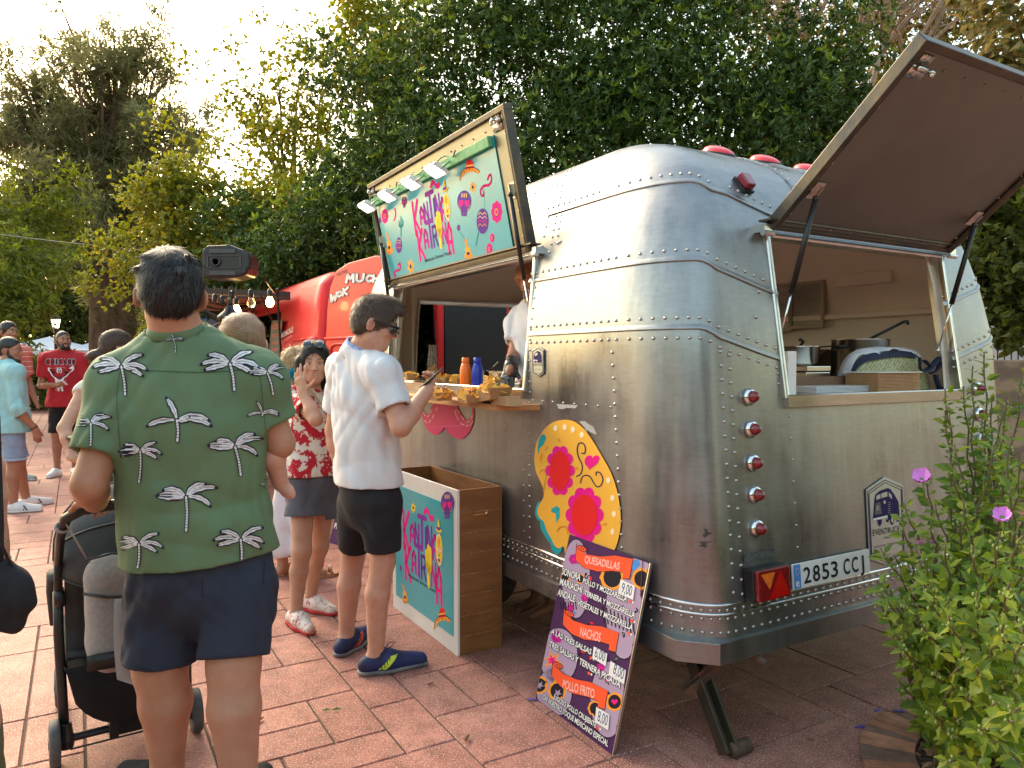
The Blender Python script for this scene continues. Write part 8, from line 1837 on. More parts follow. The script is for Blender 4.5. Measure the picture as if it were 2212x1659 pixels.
# man in red shirt
def man_red():
    J,B,H=stdjoints(138,9.35,712,(.35,-.94),None)
    J['hf']=(.75,-.66,.06); J['el']=(B(-.26,.0,.62),B(.27,-.02,.62)); J['wr']=(B(-.10,.22,.60),B(.27,.10,.49))
    # index 0 is his right (image left) in world r-axis sense is mirrored: swap so the hanging arm is on the left of the picture
    J['el']=(B(-.25,-.02,.61),B(.25,.02,.62)); J['wr']=(B(-.27,.08,.48),B(.02,.27,.625))
    b=dict(B0,cw=.165,cd=.115,ww=.155,wd=.12,ca=.056,hw=.165,wrr=.028)
    hn=((nrm(A(.1,-.3,-1)),A(.6,.2,0),1),dict(curl=(.3,.35,.4,.45)))
    hn2=((nrm(J['wr'][1]-J['el'][1]),A(0,0,1),-1),dict(curl=(.6,.6,.6,.6)))
    p,F,TF,P,H_=body('m','bearded man in a red CHICAGO basketball shirt and black shorts holding a phone',J,b,SK['tan'],.010,.98,hands=(hn,hn2))
    hem=B(0,0,.475); sh=shirt(p,J,b,mat('red_jersey',(.42,.012,.022),.8,0,var=.1,vs=5),.010,e=.018,sl=.70,slr=1.5,hem=hem,fold=folds(.006,61,6,13,.5,hem),neck=.062,flare=.02)
    shorts(p,J,b,M['blackcloth'],.010,f=.95,e=.02,lr=1.15,waist=hem[2]+.1,fold=folds(.005,62,6,14,.5,hem),kr=1.45)
    for i in (0,1): shoe(p,J['an'][i],J['toe'][i],wsh,wsole,.29,'clog',.052,h=.009,hi=.06)
    face_parts(J['hc'],F,.98,p,HR['black'],1.1)
    c=J['hc']; r,f,u=F[:,0],F[:,1],F[:,2]; P_=lambda x,y,z:c+.98*(r*x+f*y+u*z)
    blob('hair',hair_prims(c,F,.98,.003,low=-.03),HR['black'],p,.008); 
    bp=[cone(P_(-.062,.02,-.055),P_(-.03,.062,-.095),.018,.024,.02),cone(P_(.062,.02,-.055),P_(.03,.062,-.095),.018,.024,.02),cone(P_(-.03,.062,-.098),P_(.03,.062,-.098),.026,.026,.02),cone(P_(-.064,.015,-.055),P_(-.068,.01,-.0),.013,.008,.01),cone(P_(.064,.015,-.055),P_(.068,.01,-.0),.013,.008,.01),cone(P_(-.022,.088,-.049),P_(.022,.088,-.049),.006,.006,.008),cone(P_(-.028,.08,-.055),P_(-.03,.07,-.09),.008,.01,.01),cone(P_(.028,.08,-.055),P_(.03,.07,-.09),.008,.01,.01)]
    blob('beard',bp,HR['black'],p,.006)
    D=Proj(sh,.006,.0015); D.mx=.6; f9=zc(0,1200,1.844)
    wl=K_['wht']; bk=K_['blk']
    xs=[333,368,403,425,458,490,522]; 
    for k,ch in enumerate('CHICAGO'):
        V,Fc,_=text2d(ch,.03)
        for (g,m_,l,dx,dy) in ((1.16,wl,1,-3,-3),(1.0,bk,2,0,0)):
            x0,x1=xs[k]-(g-1)*12,xs[k]+(28 if ch!='I' else 12)+(g-1)*12; y0,y1=433+(g-1)*14,392-(g-1)*14
            D.raw([f9(x0+(x1-x0)*a,y0+(y1-y0)*bb) for a,bb in V],Fc,m_,l)
    bl_=mat('jersey_dark_red',(.20,.008,.014),.8)
    L=lambda P,m,l=1: D.poly(px(f9,P),m,l)
    L(cat([(350,455),(375,462),(400,458),(432,455),(470,458),(500,462),(530,440),(538,470),(510,492),(485,520),(462,540),(455,590),(440,600),(425,598),(405,590),(400,540),(375,515),(362,490),(348,475)],2),wl,1)
    L(cat([(366,468),(400,464),(432,462),(470,464),(505,470),(488,500),(455,530),(435,545),(405,530),(380,505)],2),bl_,2)
    for x in (380,470): L([(x-8,480),(x+22,488),(x+15,500),(x-2,495)],bk,3)
    L(circ(420,478,9,18,10),wl,3.2); L(circ(440,478,9,18,10),wl,3.2); L(circ(422,480,4,11,8),bk,4); L(circ(438,480,4,11,8),bk,4)
    L([(405,585),(455,585),(460,628),(445,628),(440,600),(430,628),(418,628),(412,600),(405,628)],wl,1.5)
    D.build('shirt_print',sh)
    q=J['wr'][1]+nrm(J['wr'][1]-J['el'][1])*.08+ZV*.03; b_=MB(); b_.box(q,(.15,.075,.01),nrm(J['wr'][1]-J['el'][1]),ZV*.2+f,1); tag1(b_.build('mobile_phone',M['white'],None,bevel=.003),'white cased phone held by the man in the red shirt','phone')
man_red()
# man in coral striped shirt
def man_coral():
    J,B,H=stdjoints(18,8.9,691,(.80,-.35),None); J['hf']=(.95,-.30,.0); J['el']=(B(-.25,-.02,.61),B(.27,.0,.61)); J['wr']=(B(-.26,.1,.49),B(.29,.06,.48))
    b=dict(B0,cw=.17,cd=.13,ww=.17,wd=.14,hw=.165)
    p,F,TF,P,H_=body('m','tall man in a coral striped shirt at the left edge, looking right',J,b,SK['tan'],.011,1.0)
    hem=B(0,0,.475); m=bpy.data.materials.new('coral_striped_jersey'); m.use_nodes=True; n=m.node_tree; bs=n.nodes['Principled BSDF']; tc=n.nodes.new('ShaderNodeTexCoord'); sp=n.nodes.new('ShaderNodeSeparateXYZ'); n.links.new(tc.outputs['Object'],sp.inputs[0])
    mt=n.nodes.new('ShaderNodeMath'); mt.operation='PINGPONG'; mt.inputs[1].default_value=.030; n.links.new(sp.outputs['Z'],mt.inputs[0]); r_=n.nodes.new('ShaderNodeValToRGB'); mt2=n.nodes.new('ShaderNodeMath'); mt2.operation='MULTIPLY'; mt2.inputs[1].default_value=33; n.links.new(mt.outputs[0],mt2.inputs[0]); n.links.new(mt2.outputs[0],r_.inputs[0])
    r_.color_ramp.interpolation='CONSTANT'; r_.color_ramp.elements[0].color=(.80,.55,.48,1); r_.color_ramp.elements[1].position=.16; r_.color_ramp.elements[1].color=(.72,.17,.13,1); n.links.new(r_.outputs[0],bs.inputs['Base Color']); bs.inputs['Roughness'].default_value=.8
    shirt(p,J,b,m,.011,e=.018,sl=.75,slr=1.5,hem=hem,fold=folds(.006,65,6,13,.5,hem),neck=.062,flare=.02)
    shorts(p,J,b,mat('stone_shorts',(.20,.19,.18),.8),.011,f=.9,e=.02,lr=1.15,waist=hem[2]+.1)
    gs=mat('grey_trainer',(.22,.21,.20),.7,0,c2=(.5,.49,.46),vs=30)
    for i in (0,1): shoe(p,J['an'][i],J['toe'][i],gs,wsole,.30,'shoe',.052,h=.009,hi=.09)
    face_parts(J['hc'],F,1.0,p,HR['black'],1.3); hh=blob('hair',hair_prims(J['hc'],F,1.0,.009,low=-.03),HR['black'],p,.009,fold=folds(.003,3,5,60,1))
man_coral()
# man in pale turquoise shirt
def man_teal():
    J,B,H=stdjoints(18,7.15,728,(.62,.78),None); J['hf']=(.96,.20,-.05); J['el']=(B(-.25,-.02,.61),B(.25,-.02,.60)); J['wr']=(B(-.26,.1,.49),B(.26,.13,.475))
    J['kn']=(B(-.10,.10,.285),B(.11,.0,.285)); J['an']=(A(*(B(-.10,.16,0)[:2]),.09),A(*(B(.12,-.02,0)[:2]),.09)); J['toe']=(B(-.10,.36,.02),B(.22,.14,.02))
    b=dict(B0,cw=.175,cd=.125,ww=.165,wd=.13,hw=.17,hd=.13,th=.09,ca=.062,knr=.060)
    hn=((nrm(A(.15,.1,-1)),A(-.6,.6,0),1),dict(curl=(.4,.45,.5,.55)))
    p,F,TF,P,H_=body('m','man seen from behind in a pale turquoise shirt and rolled denim shorts',J,b,SK['tan'],.009,1.02,hands=(None,hn))
    hem=B(0,0,.455); shirt(p,J,b,mat('turquoise_linen',(.28,.53,.54),.8,0,var=.06,vs=6,bump=.3,bs=200,bd=.001),.009,e=.020,sl=1.25,slr=1.5,hem=hem,fold=lambda X:folds(.008,71,6,14,.5,hem)(X)+folds(.003,72,5,34,.6,hem)(X),neck=.062,flare=.03)
    shorts(p,J,b,mat('pale_denim',(.22,.28,.38),.85,0,var=.12,vs=10,bump=.3,bs=200,bd=.001),.009,f=.92,e=.02,lr=1.1,waist=hem[2]+.08,fold=folds(.006,73,6,16,.5,hem),kr=1.5)
    b_=MB()
    for i in (0,1):
        hp,kn=J['hip'][i],J['kn'][i]; q=hp+(kn-hp)*.93; ringtube(b_,q,nrm(kn-hp),.094,.013,1,24)
    b_.build('rolled_hem',mat('denim_hem',(.33,.40,.50),.85),p,True)
    b_=MB(); ringtube(b_,J['wr'][1]-nrm(J['wr'][1]-J['el'][1])*.02,nrm(J['wr'][1]-J['el'][1]),.031,.006); b_.build('bracelet',M['black'],p,True)
    for i in (0,1):
        o,hl,d,s=shoe(p,J['an'][i],J['toe'][i],wsh,wsole,.29,'shoe',.050,h=.007,hi=.085); sd=s if s@A(0,-1,0)>0 else -s; b_=MB()
        for j in range(3): b_.box(hl+d*(.10+.026*j)+ZV*.048+sd*.047,(.010,.004,.055),d*.8+ZV*.5,sd)
        b_.build('side_stripes',M['black'],o)
    c=J['hc']; r,f,u=F[:,0],F[:,1],F[:,2]; face_parts(c,F,1.02,p,HR['black'],1); blob('hair',hair_prims(c,F,1.02,.004,low=-.045),HR['black'],p,.008)
    P_=lambda x,y,z:c+1.02*(r*x+f*y+u*z); blob('beard',[cone(P_(q*.060,.02,-.06),P_(q*.02,.060,-.098),.018,.022,.02) for q in(-1,1)]+[cone(P_(q*.066,.01,-.05),P_(q*.07,.005,.0),.012,.008,.01) for q in(-1,1)]+[cone(P_(-.02,.062,-.1),P_(.02,.062,-.1),.024,.024,.02)],HR['black'],p,.007)
man_teal()
# woman with a bun in a cream dress
def woman_bun():
    J=dict(hc=at(257,753,5.05),hf=(.80,.58,-.02),nb=at(240,812,5.05),sh=(at(212,836,5.25),at(192,842,4.90)),el=(at(300,930,5.3),at(138,925,4.80)),wr=(at(300,1000,5.5),at(160,990,4.72)),hip=(at(270,1040,5.2),at(232,1045,5.0)),kn=(at(270,1150,5.2),at(230,1160,5.0)),an=(at(270,1240,5.2),at(230,1250,5.0)),toe=(at(300,1240,5.4),at(260,1255,5.2)))
    J['sh']=(at(275,838,5.22),at(182,846,4.98))
    J['an']=(A(*J['an'][0][:2],.08),A(*J['an'][1][:2],.08)); b=dict(B0,cw=.14,cd=.10,ww=.125,wd=.10,hw=.16,hd=.12,shr=.043,nk=.042,ua=.044,elr=.037,wrr=.024)
    hn=((nrm(A(.9,.1,-.25)),A(0,.2,-1),1),dict(curl=(.8,.85,.9,.9),s=.92,tc=.8))
    p,F,TF,P,H_=body('w','woman with a low dark bun in a sleeveless cream dress, gripping the second pushchair',J,b,SK['warm'],.009,.97,hands=(None,hn))
    dm=mat('cream_dress',(.66,.58,.51),.8,0,var=.04,vs=5); hem=at(240,1210,5.05); L,TF,P,H=torso(J,b,.014); S=[]
    for i in (0,1): S.append(sub(cone(J['sh'][i]+(J['el'][i]-J['sh'][i])*.16,J['el'][i],.056,.07,.006)))
    hp=(J['hip'][0]+J['hip'][1])/2; L+=[cone(hp,hp-ZV*.45,.17,.20,.06)]; S.append(sub(cone(J['nb']+ZV*.04,J['nb']+ZV*.2,.055,.09,.006)))
    blob('dress',L+S,dm,p,.010,cuts=[(A(0,0,.35),(0,0,-1))],fold=folds(.008,81,6,12,.35,hp))
    face_parts(J['hc'],F,.97,p,HR['dbrown'],.8); c=J['hc']; r,f,u=F[:,0],F[:,1],F[:,2]; P_=lambda x,y,z:c+r*x+f*y+u*z
    hp_=hair_prims(c,F,.97,.010,low=-.05)+[ell(P_(0,-.135,-.055),(.042,.050,.040),F,.02),cone(P_(0,-.09,-.03),P_(0,-.13,-.055),.045,.035,.02)]
    ho=blob('hair',hp_,mat('very_dark_hair',(.022,.013,.009),.6,0,c2=(.04,.023,.015),vs=40),p,.006,fold=folds(.0015,82,5,70,1,c)); strands(ho,3000,.035,.0009,lambda X:-f[None,:]*1.0-u*.35+0*X,mat('brown_highlight_strand',(.09,.05,.03),.4),ho,9,.15,jit=.12)
    D=Proj(p.children[0],.003,.001); ti=mat('tattoo_ink',(.12,.07,.055),.6)
    for k in range(5): D.line(px(zc(0,1200,1.844),cat([(440+k*6,745-k*8),(452+k*5,720+k*3),(470,728+k*5),(455,745)],3,False)),.5,ti,1)
    D.build('tattoo',p)
woman_bun()
# head glimpsed between shoulders
def man_behind():
    J,B,H=stdjoints(327,8.1,719,(.8,.45),None); b=dict(B0); p,F,TF,P,H_=body('m','dark haired man mostly hidden behind the green shirt, only his head showing',J,b,SK['tan'],.012,1.0)
    hem=B(0,0,.475); shirt(p,J,b,mat('dark_tshirt',(.03,.03,.035),.8),.012,hem=hem); shorts(p,J,b,mat('dark_shorts',(.03,.03,.035),.8),.012,f=.9,waist=hem[2]+.1); blob('hair',hair_prims(J['hc'],F,1.0,.010,low=-.05),HR['black'],p,.009); face_parts(J['hc'],F,1,p,HR['black'])
    c=J['hc']; r,f,u=F[:,0],F[:,1],F[:,2]; P_=lambda x,y,z:c+r*x+f*y+u*z; g=thing('sunglasses',c,'dark sunglasses on the man hidden behind the green shirt','sunglasses'); b_=MB(); b_.tube([P_(.080,-.03,.006),P_(.078,.06,.010),P_(.06,.10,.008),P_(0,.112,.006),P_(-.06,.10,.008),P_(-.078,.06,.010)],.005,6); b_.build('frame',M['black'],g,True)
    b_=MB()
    for q in(-1,1): b_.ball(P_(q*.034,.104,.0),(.026,.008,.018),10,0,F)
    b_.build('lens',mat('dark_lens',(.006,.006,.008),.08,0,coat=1),g,True)
man_behind()
# woman at the left edge with a black bag
def woman_edge():
    p0=at(-165,779,1.95); B=lambda x,y,z:A(p0[0]+x,p0[1]+y,z)
    J=dict(hc=B(0,.02,1.52),hf=(.3,.95,0),nb=B(0,0,1.36),sh=(B(-.17,0,1.32),B(.17,-.02,1.32)),el=(B(-.2,0,1.05),at(3,1045,1.90)),wr=(B(-.2,.1,.85),at(-8,1200,1.98)),hip=(B(-.09,0,.86),B(.09,0,.86)),kn=(B(-.1,.02,.48),B(.1,.02,.48)),an=(B(-.1,0,.08),B(.1,0,.08)),toe=(B(-.12,.18,.02),B(.12,.18,.02)))
    J['sh']=(B(-.17,0,1.32),B(.10,-.02,1.32)); J['el']=(B(-.2,0,1.05),at(-32,1010,1.90)); J['wr']=(B(-.2,.1,.85),at(-10,1175,1.96))
    b=dict(B0,ua=.042,elr=.038,wrr=.028,cw=.10,ww=.10,hw=.12)
    hn=((nrm(A(-.1,.1,-1)),A(-.8,.3,0),1),dict(curl=(.6,.6,.6,.6)))
    p,F,TF,P,H_=body('w','person cut off by the left edge in an olive outfit with a black shoulder bag',J,b,SK['fair'],.008,.98,hands=(None,hn))
    ol=mat('olive_cloth',(.12,.13,.055),.85,0,var=.1,vs=10); hem=B(0,0,.82); shirt(p,J,b,ol,.009,e=.012,sl=.75,slr=1.3,hem=hem,fold=folds(.005,91,6,18,.5,hem),flare=.0)
    hp=(J['hip'][0]+J['hip'][1])/2; blob('skirt',[cone(hp+A(0,0,.05),hp-ZV*.66,.125,.165,.05)],ol,p,.010,cuts=[(A(0,0,.22),(0,0,-1)),(A(0,0,.9),(0,0,1))],fold=folds(.008,92,5,16,.25,hp))
    blob('hair',hair_prims(J['hc'],F,.98,.016,low=-.08),HR['dbrown'],p,.010)
    for i in (0,1): shoe(p,J['an'][i],J['toe'][i],M['blackcloth'],M['black'],.25,'shoe',.042,h=.008)
    b_=MB(); ringtube(b_,J['wr'][1]-nrm(J['wr'][1]-J['el'][1])*.01,nrm(J['wr'][1]-J['el'][1]),.031,.0016); b_.build('bracelet',mat('gold_wire',(.6,.4,.15),.25,1),p,True)
    c=at(28,1288,1.93); bg_=thing('shoulder_bag',A(c[0],c[1],c[2]-.1),'soft black shoulder bag hanging at the left edge of the picture','bag')
    blob('bag_body',[ell(c+A(-.035,0,0),(.075,.045,.070),k=.03),cone(at(8,1225,1.93),at(66,1300,1.93),.012,.016,.05),cone(at(-10,1345,1.93),at(30,1350,1.93),.02,.018,.05)],M['blackcloth'],bg_,.007,fold=folds(.006,93,6,22,.8,c))
    b_=MB(); b_.tube([at(-2,1235,1.93),at(0,1140,1.90),at(-8,900,1.88),B(.10,-.05,1.37)],.009,8,flat=.4); b_.tube([at(28,1232,1.93),at(5,1180,1.90),at(-6,900,1.89)],.006,8,flat=.4); b_.build('strap',M['blackcloth'],bg_,True)
woman_edge()
# vendor inside the trailer
def vendor():
    J=dict(hc=at(1160,615,4.12),hf=(-.75,-.35,-.45),nb=at(1158,668,4.18),sh=(at(1196,700,4.10),at(1124,702,4.24)),el=(at(1180,790,4.05),at(1108,764,4.18)),wr=(at(1150,800,4.0),at(1106,784,4.04)),hip=(at(1185,880,4.2),at(1150,880,4.3)),kn=(at(1185,1000,4.2),at(1150,1000,4.3)),an=(at(1185,1090,4.2),at(1150,1090,4.3)),toe=(at(1150,1110,4.1),at(1120,1110,4.2)))
    z0=.53; J['hip']=tuple(A(q[0],q[1],1.10) for q in J['hip']); J['kn']=tuple(A(q[0],q[1],.82) for q in J['kn']); J['an']=tuple(A(q[0],q[1],z0+.08) for q in J['an']); J['toe']=tuple(A(q[0],q[1],z0+.03) for q in J['toe'])
    J['sh']=(at(1124,700,4.28),at(1190,700,4.02)); J['el']=(at(1112,766,4.20),at(1185,790,3.98)); J['wr']=(at(1104,790,4.06),at(1150,812,3.95)); J['hip']=J['hip'][::-1]
    b=dict(B0,cw=.135,cd=.10,ww=.13,wd=.11,hw=.15)
    p,F,TF,P,H_=body('v','vendor in a white T-shirt and black gloves working inside the trailer',J,b,SK['tan'],.009,.97,hands=(None,None))
    hem=A(J['hip'][0][0],J['hip'][0][1],1.12); shirt(p,J,b,mat('white_tshirt',(.72,.71,.74),.8,bump=.2,bs=90),.009,e=.018,sl=.62,slr=1.5,hem=hem,fold=folds(.007,95,6,14,.5,hem),neck=.06)
    shorts(p,J,b,M['blackcloth'],.010,f=1.0,waist=1.2); blob('hair',hair_prims(J['hc'],F,.97,.030,low=-.05),HR['ging'],p,.008,fold=folds(.006,5,6,50,1))
    face_parts(J['hc'],F,.97,p,HR['ging'])
    w_=J['wr'][0]; q=at(1096,797,4.0); g=thing('glove',w_,'black food glove on the vendor\'s visible hand','glove'); d=nrm(q-w_+A(0,0,-.05)); blob('glove_body',hand(w_,d,(.2,.2,-1),1,curl=(.7,.75,.8,.8),s=1.15)+[cone(w_-nrm(w_-J['el'][0])*.06,w_,.040,.036,.02)],mat('black_vinyl',(.012,.012,.014),.3,0,coat=.3,bump=.4,bs=60),g,.006,fold=folds(.0015,6,5,70,1))
    w_=J['wr'][1]; d=nrm(w_-J['el'][1]); g=thing('glove',w_,'black food glove on the vendor\'s other hand, beside the hatch post','glove'); blob('glove_body',hand(w_,d,(.2,.2,-1),-1,curl=(.7,.75,.8,.8),s=1.1)+[cone(w_-d*.04,w_,.033,.031,.02)],mat('black_vinyl',(.012,.012,.014),.3),g,.007)
vendor()
# woman in white trousers behind the floral blouse
def woman_white():
    J,B,H=stdjoints(642,4.95,752,(.75,.62),None); b=dict(B0,cw=.13,cd=.10,ww=.12,wd=.10,hw=.155,hd=.12); J['an']=(A(*at(610,1240,5.0)[:2],.08),A(*at(668,1245,4.9)[:2],.08)); J['toe']=(A(*at(640,1240,5.2)[:2],.02),A(*at(700,1245,4.95)[:2],.02)); J['kn']=(A(*at(622,1100,5.0)[:2],.48),A(*at(660,1100,4.95)[:2],.48))
    p,F,TF,P,H_=body('w','woman in white trousers with a blonde ponytail, mostly hidden behind the floral blouse',J,b,SK['warm'],.010,.96)
    hem=B(0,0,.54); shirt(p,J,b,mat('white_top',(.70,.66,.64),.8),.010,e=.012,sl=.25,slr=1.2,hem=hem,fold=folds(.005,97,5,16,.5,hem)); 
    L=[ell((J['hip'][0]+J['hip'][1])/2,(.17,.13,.16),TF,.04)]; S=[]
    for i in(0,1): e=J['kn'][i]+(J['an'][i]-J['kn'][i])*.72; L+=[cone(J['hip'][i],J['kn'][i],.095,.085,.04),cone(J['kn'][i],e,.085,.105,.03)]; S.append(sub(cone(e+A(0,0,-.09),e+A(0,0,-.4),.10,.14,.004)))
    blob('trousers',L+S,mat('white_linen',(.72,.68,.70),.8,bump=.2,bs=60),p,.009,fold=folds(.009,98,6,14,.3,hem))
    sp_=mat('tan_sandal',(.42,.20,.10),.6)
    for i in (0,1):
        an,toe=J['an'][i],J['toe'][i]; d=nrm((toe-an)*A(1,1,0)); hl=A(an[0],an[1],0)-d*.045; s=np.cross(d,ZV); b_=MB(); b_.prism([(0,-.032),(.12,-.030),(.2,-.042),(.24,-.02),(.245,.0),(.24,.02),(.2,.042),(.12,.030),(0,.032)],hl+ZV*.002,d,s*-1 if np.cross(d,-s)[2]>0 else s,.018); sa=b_.build('sandal',sp_,p)
        b_=MB(); b_.tube([hl+d*.19+s*.04+ZV*.02,hl+d*.18+ZV*.062,hl+d*.19-s*.04+ZV*.02],.010,8,flat=.5); 
        for k in range(5): b_.ball(hl+d*.185+s*(k-2)*.012+ZV*.065,.008,8,1)
        b_.build('jewelled_strap',[sp_,mat('pearl_beads',(.7,.62,.45),.25)],sa,True)
    c=J['hc']; r,f,u=F[:,0],F[:,1],F[:,2]; P_=lambda x,y,z:c+r*x+f*y+u*z
    pt=at(625,832,4.85); ho=blob('hair',hair_prims(c,F,.96,.012,low=-.05)+[cone(P_(0,-.10,-.02),pt,.035,.04,.03),cone(pt,at(618,868,4.85),.045,.022,.03)],HR['blond'],p,.007,fold=folds(.004,99,6,50,.5,c))
    strands(ho,3000,.05,.0011,lambda X:-u[None,:]+A(-.3,0,0)+0*X,mat('blond_strand',(.5,.34,.17),.45),ho,12,.5,jit=.4)
    b_=MB(); q=at(635,808,4.82); g=random.Random(1)
    for k in range(220): d=A(g.gauss(0,1),g.gauss(0,1),g.gauss(0,1)); d/=np.linalg.norm(d); b_.tube([q,q+d*g.uniform(.03,.05)],.0022,4)
    tag1(b_.build('scrunchie',mat('teal_fluff',(.01,.30,.36),.8),None),'fluffy teal scrunchie on the blonde ponytail','scrunchie')
    face_parts(c,F,.96,p,HR['blond'],.8)
woman_white()
# second menu sign on the floor behind the floral woman
q0=gp(712,1180); b=MB(); c=A(q0[0]+.10,q0[1],0); ex=nrm(at(760,1215,4.6)*A(1,1,0)-at(712,1180,4.75)*A(1,1,0)); n_=np.cross(ex,ZV); n_=n_ if n_[1]<0 else -n_; ey=nrm(ZV*.95-n_*.3); pl2=Plane(c,ex,ey); sg2=thing('menu_board',c,'dark menu sign standing behind the legs of the man in black shorts','menu board','menu boards on the paving')
b.box(pl2.pt(.0,.27,0),(.34,.54,.01),ex,pl2.ey); pb=b.build('panel',K_['aub'],sg2); D=Decal(lambda x,y,l:pl2.pt(x,y,(.006+.0006*l)*(1 if pl2.n@A(0,-1,0)>0 else -1)))
for k,t in enumerate(('BIRRIA','POLLO','TIJUANA','GUACAMOLE','PIMIENTOS')): textfit(D,t,(-.15,.42-k*.075),(-.15+.028*len(t),.42-k*.075),.042,K_['wht'],1,.02)
D.poly(star(.06,.08,.03,.012),K_['lil'],1); D.poly(star(-.03,.08,.03,.012),K_['lil'],1); D.build('printed_menu',pb)
# ---------- pushchairs ----------
def stroller():
    o=A(-1.435,2.74,0); e=nrm(A(.83,.55,0)); g_=A(-e[1],e[0],0); S=lambda a,b_,z:o+e*a+g_*b_+ZV*z
    t=thing('pushchair',o,'dark grey folding pushchair pushed by the man in the green shirt','pushchair','pushchairs')
    fm_=M['black']
    for a,b_,r in ((-.235,0,.083),(.235,0,.083),(-.20,.55,.078),(.20,.55,.078)):
        b=MB(); c=S(a,b_,r); b.lathe(c-e*.018,e,[(r*.72,0),(r*.96,.002),(r,.010),(r,.026),(r*.96,.034),(r*.72,.036)],30); w=b.build('wheel',M['rubber'],t,True)
        b=MB(); b.lathe(c-e*.012,e,[(r*.74,0),(r*.74,.024),(r*.62,.024),(r*.62,0)],24); b.lathe(c-e*.02,e,[(.0,0),(.016,0),(.016,.04),(.0,.04)],12)
        for k in range(6): aa=k*pi/3; d=g_*math.cos(aa)+ZV*math.sin(aa); b.box(c+d*r*.42,(r*.55,.010,.012),d,e)
        b.build('spokes',fm_,w)
    b=MB(); b.tube([S(-.235,0,.083),S(-.19,0,.092),S(.19,0,.092),S(.235,0,.083)],.014,10); b.box(S(.0,0,.095),(.11,.05,.05),e,g_); b.box(S(-.05,0,.095),(.03,.07,.06),e,g_); b.box(S(.08,0,.095),(.03,.06,.055),e,g_); b.tube([S(-.19,-.02,.06),S(.19,-.02,.06)],.004,6)
    for s in(-1,1): b.lathe(S(s*.20,0,.06),ZV,[(.0,0),(.024,0),(.028,.03),(.022,.06),(.018,.09)],12)
    b.build('rear_axle',fm_,t,bevel=.002)
    for s in(-1,1):
        b=MB(); b.tube([S(s*.205,.0,.12),S(s*.21,.03,.30),S(s*.215,.05,.45),S(s*.215,.03,.62)],.013,10,flat=1.4); b.build('rear_leg',fm_,t,True)
        b=MB(); b.tube([S(s*.20,.55,.14),S(s*.205,.40,.28),S(s*.21,.20,.45),S(s*.215,.04,.60),S(s*.215,-.05,.74)],.014,10); b.build('front_leg',fm_,t,True)
        b=MB(); b.tube([S(s*.22,.22,.45),S(s*.23,.20,.58),S(s*.23,.10,.67),S(s*.22,.02,.66)],.019,10); b.build('armrest',mat('grey_foam',(.035,.037,.04),.8),t,True)
        b=MB(); b.lathe(S(s*.215-.018*s,.03,.60),e*s,[(.0,0),(.035,0),(.038,.01),(.035,.03),(.0,.032)],16); b.build('hinge_joint',fm_,t,True)
    b=MB(); pts=[S(-.215,-.05,.74),S(-.21,-.13,.85),S(-.195,-.20,.925),S(-.15,-.235,.955),S(-.08,-.245,.963),S(.08,-.245,.963),S(.15,-.235,.955),S(.195,-.20,.925),S(.21,-.13,.85),S(.215,-.05,.74)]; b.tube(pts,[.014,.014,.018,.019,.019,.019,.019,.018,.014,.014],12); b.build('push_handle',mat('handle_leatherette',(.014,.014,.016),.35,bump=.3,bs=200,bd=.001),t,True)
    hood=mat('charcoal_fabric',(.050,.056,.062),.9,0,var=.12,vs=20,bump=.3,bs=300,bd=.001)
    G=[]
    for i in range(13):
        al=R(-15+i*12.5); row=[]
        for k in range(17):
            be=pi*k/16; x=-math.cos(be)*.225; h=math.sin(be)**.75; pl_=(1+.02*math.cos(al*9.2)); row.append(S(x,.10-math.cos(al)*.27*h*pl_ ,.72+math.sin(al)*.27*h*pl_))
        G.append(row)
    b=MB(); b.grid(G); h_=b.build('canopy',hood,t,True); m=h_.modifiers.new('s','SOLIDIFY'); m.thickness=.006
    b=MB()
    for i in (0,4,8,12): b.tube(G[i],.0045,6)
    b.build('canopy_piping',mat('piping_black',(.012,.012,.014),.6),h_,True)
    b=MB(); G=[[S(x,.02+.05*math.cos(x*7)-.04*zz+.02*math.sin(zz*6),.36+zz*.5) for x in np.linspace(-.19,.19,9)] for zz in np.linspace(0,1,10)]; b.grid(G); G=[[S(x,.02+yy*.38,.37+.03*yy+.03*(x/.2)**2) for x in np.linspace(-.19,.19,9)] for yy in np.linspace(0,1,8)]; b.grid(G); o_=b.build('seat',hood,t,True); o_.modifiers.new('s','SOLIDIFY').thickness=.02
    G=[]
    for i in range(9):
        u=i/8; row=[]
        for k in range(15):
            v=k/14; x=-.2+.4*v; sag=math.sin(pi*v)**.5*math.sin(pi*min(1,max(.0,u)))**.5; row.append(S(x,-.04+.55*u,.36-.23*sag-.02*math.sin(9*v+5*u)))
        G.append(row)
    b=MB(); b.grid(G); 
    b.grid([[S(x,-.045,.36-d*(.24*math.sin(pi*(x+.2)/.4)**.4 if abs(x)<.2 else 0)) for x in np.linspace(-.2,.2,15)] for d in (0,.5,1)])
    o_=b.build('basket',M['blackcloth'],t,True); o_.modifiers.new('s','SOLIDIFY').thickness=.004
    # backpack
    c=S(.02,-.15,.60); bp=thing('backpack',S(.02,-.15,.38),'grey backpack with a hanging pale strap slung on the pushchair handle','backpack'); gm=mat('grey_melange',(.30,.275,.265),.9,0,c2=(.37,.345,.33),vs=60,bump=.4,bs=300,bd=.001); Fb=np.stack([e,g_,ZV],1)
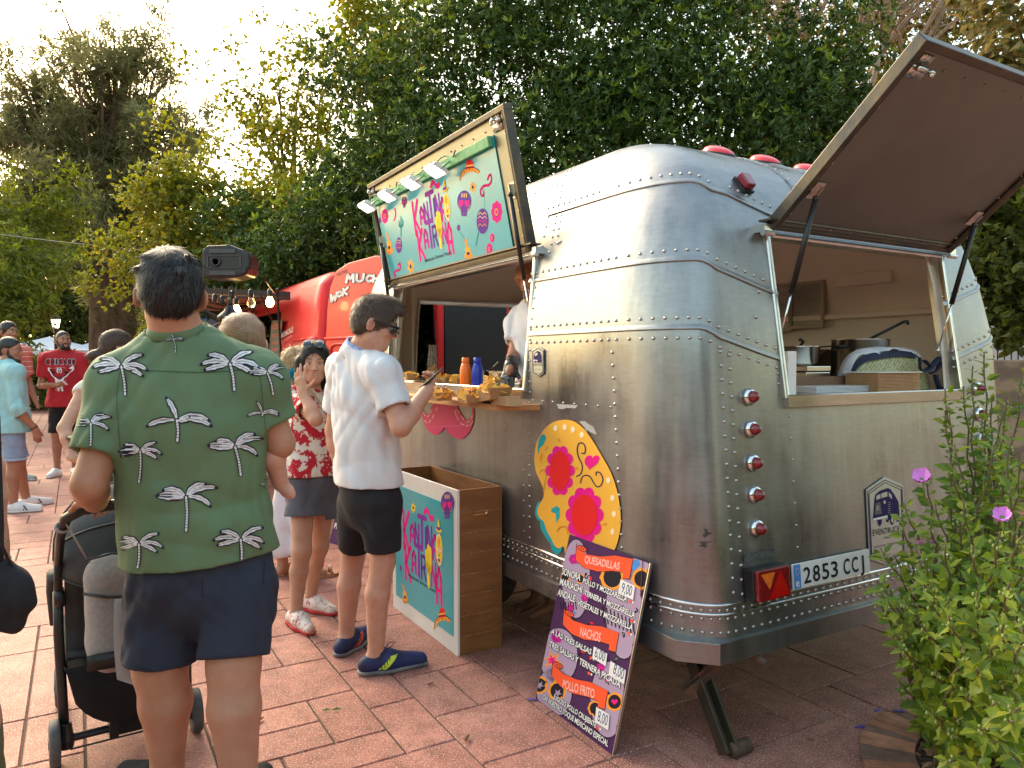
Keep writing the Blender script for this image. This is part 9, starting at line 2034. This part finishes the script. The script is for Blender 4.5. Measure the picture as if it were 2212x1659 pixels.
    blob('bag_body',[cone(S(-.08,-.15,.48),S(-.08,-.15,.68),.065,.060,.05),cone(S(.12,-.15,.48),S(.12,-.15,.68),.065,.060,.05),cone(S(-.07,-.15,.72),S(.11,-.15,.72),.055,.055,.05),cone(S(-.07,-.15,.42),S(.11,-.15,.42),.058,.058,.04),cone(S(.02,-.16,.45),S(.02,-.16,.7),.07,.06,.05)],gm,bp,.007,fold=folds(.003,101,5,22,.6,c))
    b=MB(); G=[[S(-.145+.33*v,-.222-.012*math.sin(pi*v),z) for v in np.linspace(0,1,12)] for z in (.40,.455)]; b.grid(G); b.build('leather_base',mat('black_leather',(.015,.014,.014),.4),bp,True).modifiers.new('s','SOLIDIFY').thickness=.008
    b=MB(); b.tube([S(-.15,-.19,.66),S(-.08,-.225,.645),S(.02,-.235,.635),S(.12,-.225,.635)],.005,6); b.tube([S(-.14,-.18,.77),S(-.06,-.19,.785),S(.04,-.20,.77),S(.12,-.19,.75)],.004,6); b.build('zip',M['black'],bp,True)
    b=MB(); G=[[S(-.03+dx+.01*math.sin(z*9),-.245-.006*math.sin(z*14),z) for dx in (-.026,0,.026)] for z in np.linspace(.64,.36,14)]; G.append([S(-.005,-.245,.33)]*3); b.grid(G); st=b.build('hanging_strap',mat('pale_grey_webbing',(.38,.375,.38),.8,bump=.2,bs=200),bp,True); st.modifiers.new('s','SOLIDIFY').thickness=.004
    b=MB(); b.tube([S(-.20,-.20,.915),S(-.17,-.20,.85),S(-.13,-.17,.76)],.008,6,flat=.4); ringtube(b,S(-.205,-.17,.89),nrm(S(-.195,-.20,.925)-S(-.21,-.13,.85)),.021,.005); b.build('hook_strap',gm,bp,True)
    b=MB(); b.ball(S(.10,.02,.36),(.06,.04,.03),12); tag1(b.build('pink_bundle',mat('hot_pink_cloth',(.55,.01,.12),.8),None,True),'small bright pink bundle lying in the pushchair basket','bundle')
    # second pushchair
    def copy_tree(ob,par=None):
        c=ob.copy(); COL.objects.link(c); c.parent=par
        for ch in list(ob.children): copy_tree(ch,c)
        return c
    t2=copy_tree(t); t2['label']='second pushchair gripped by the woman in the cream dress, mostly hidden'; hp_=at(172,980,4.66); an=R(-72); M3=Matrix.Rotation(an,3,'Z'); off=M3@Vector(e*0-g_*.245); t2.rotation_euler=(0,0,an); t2.location=(hp_[0]-off.x-.02,hp_[1]-off.y,0)
stroller()
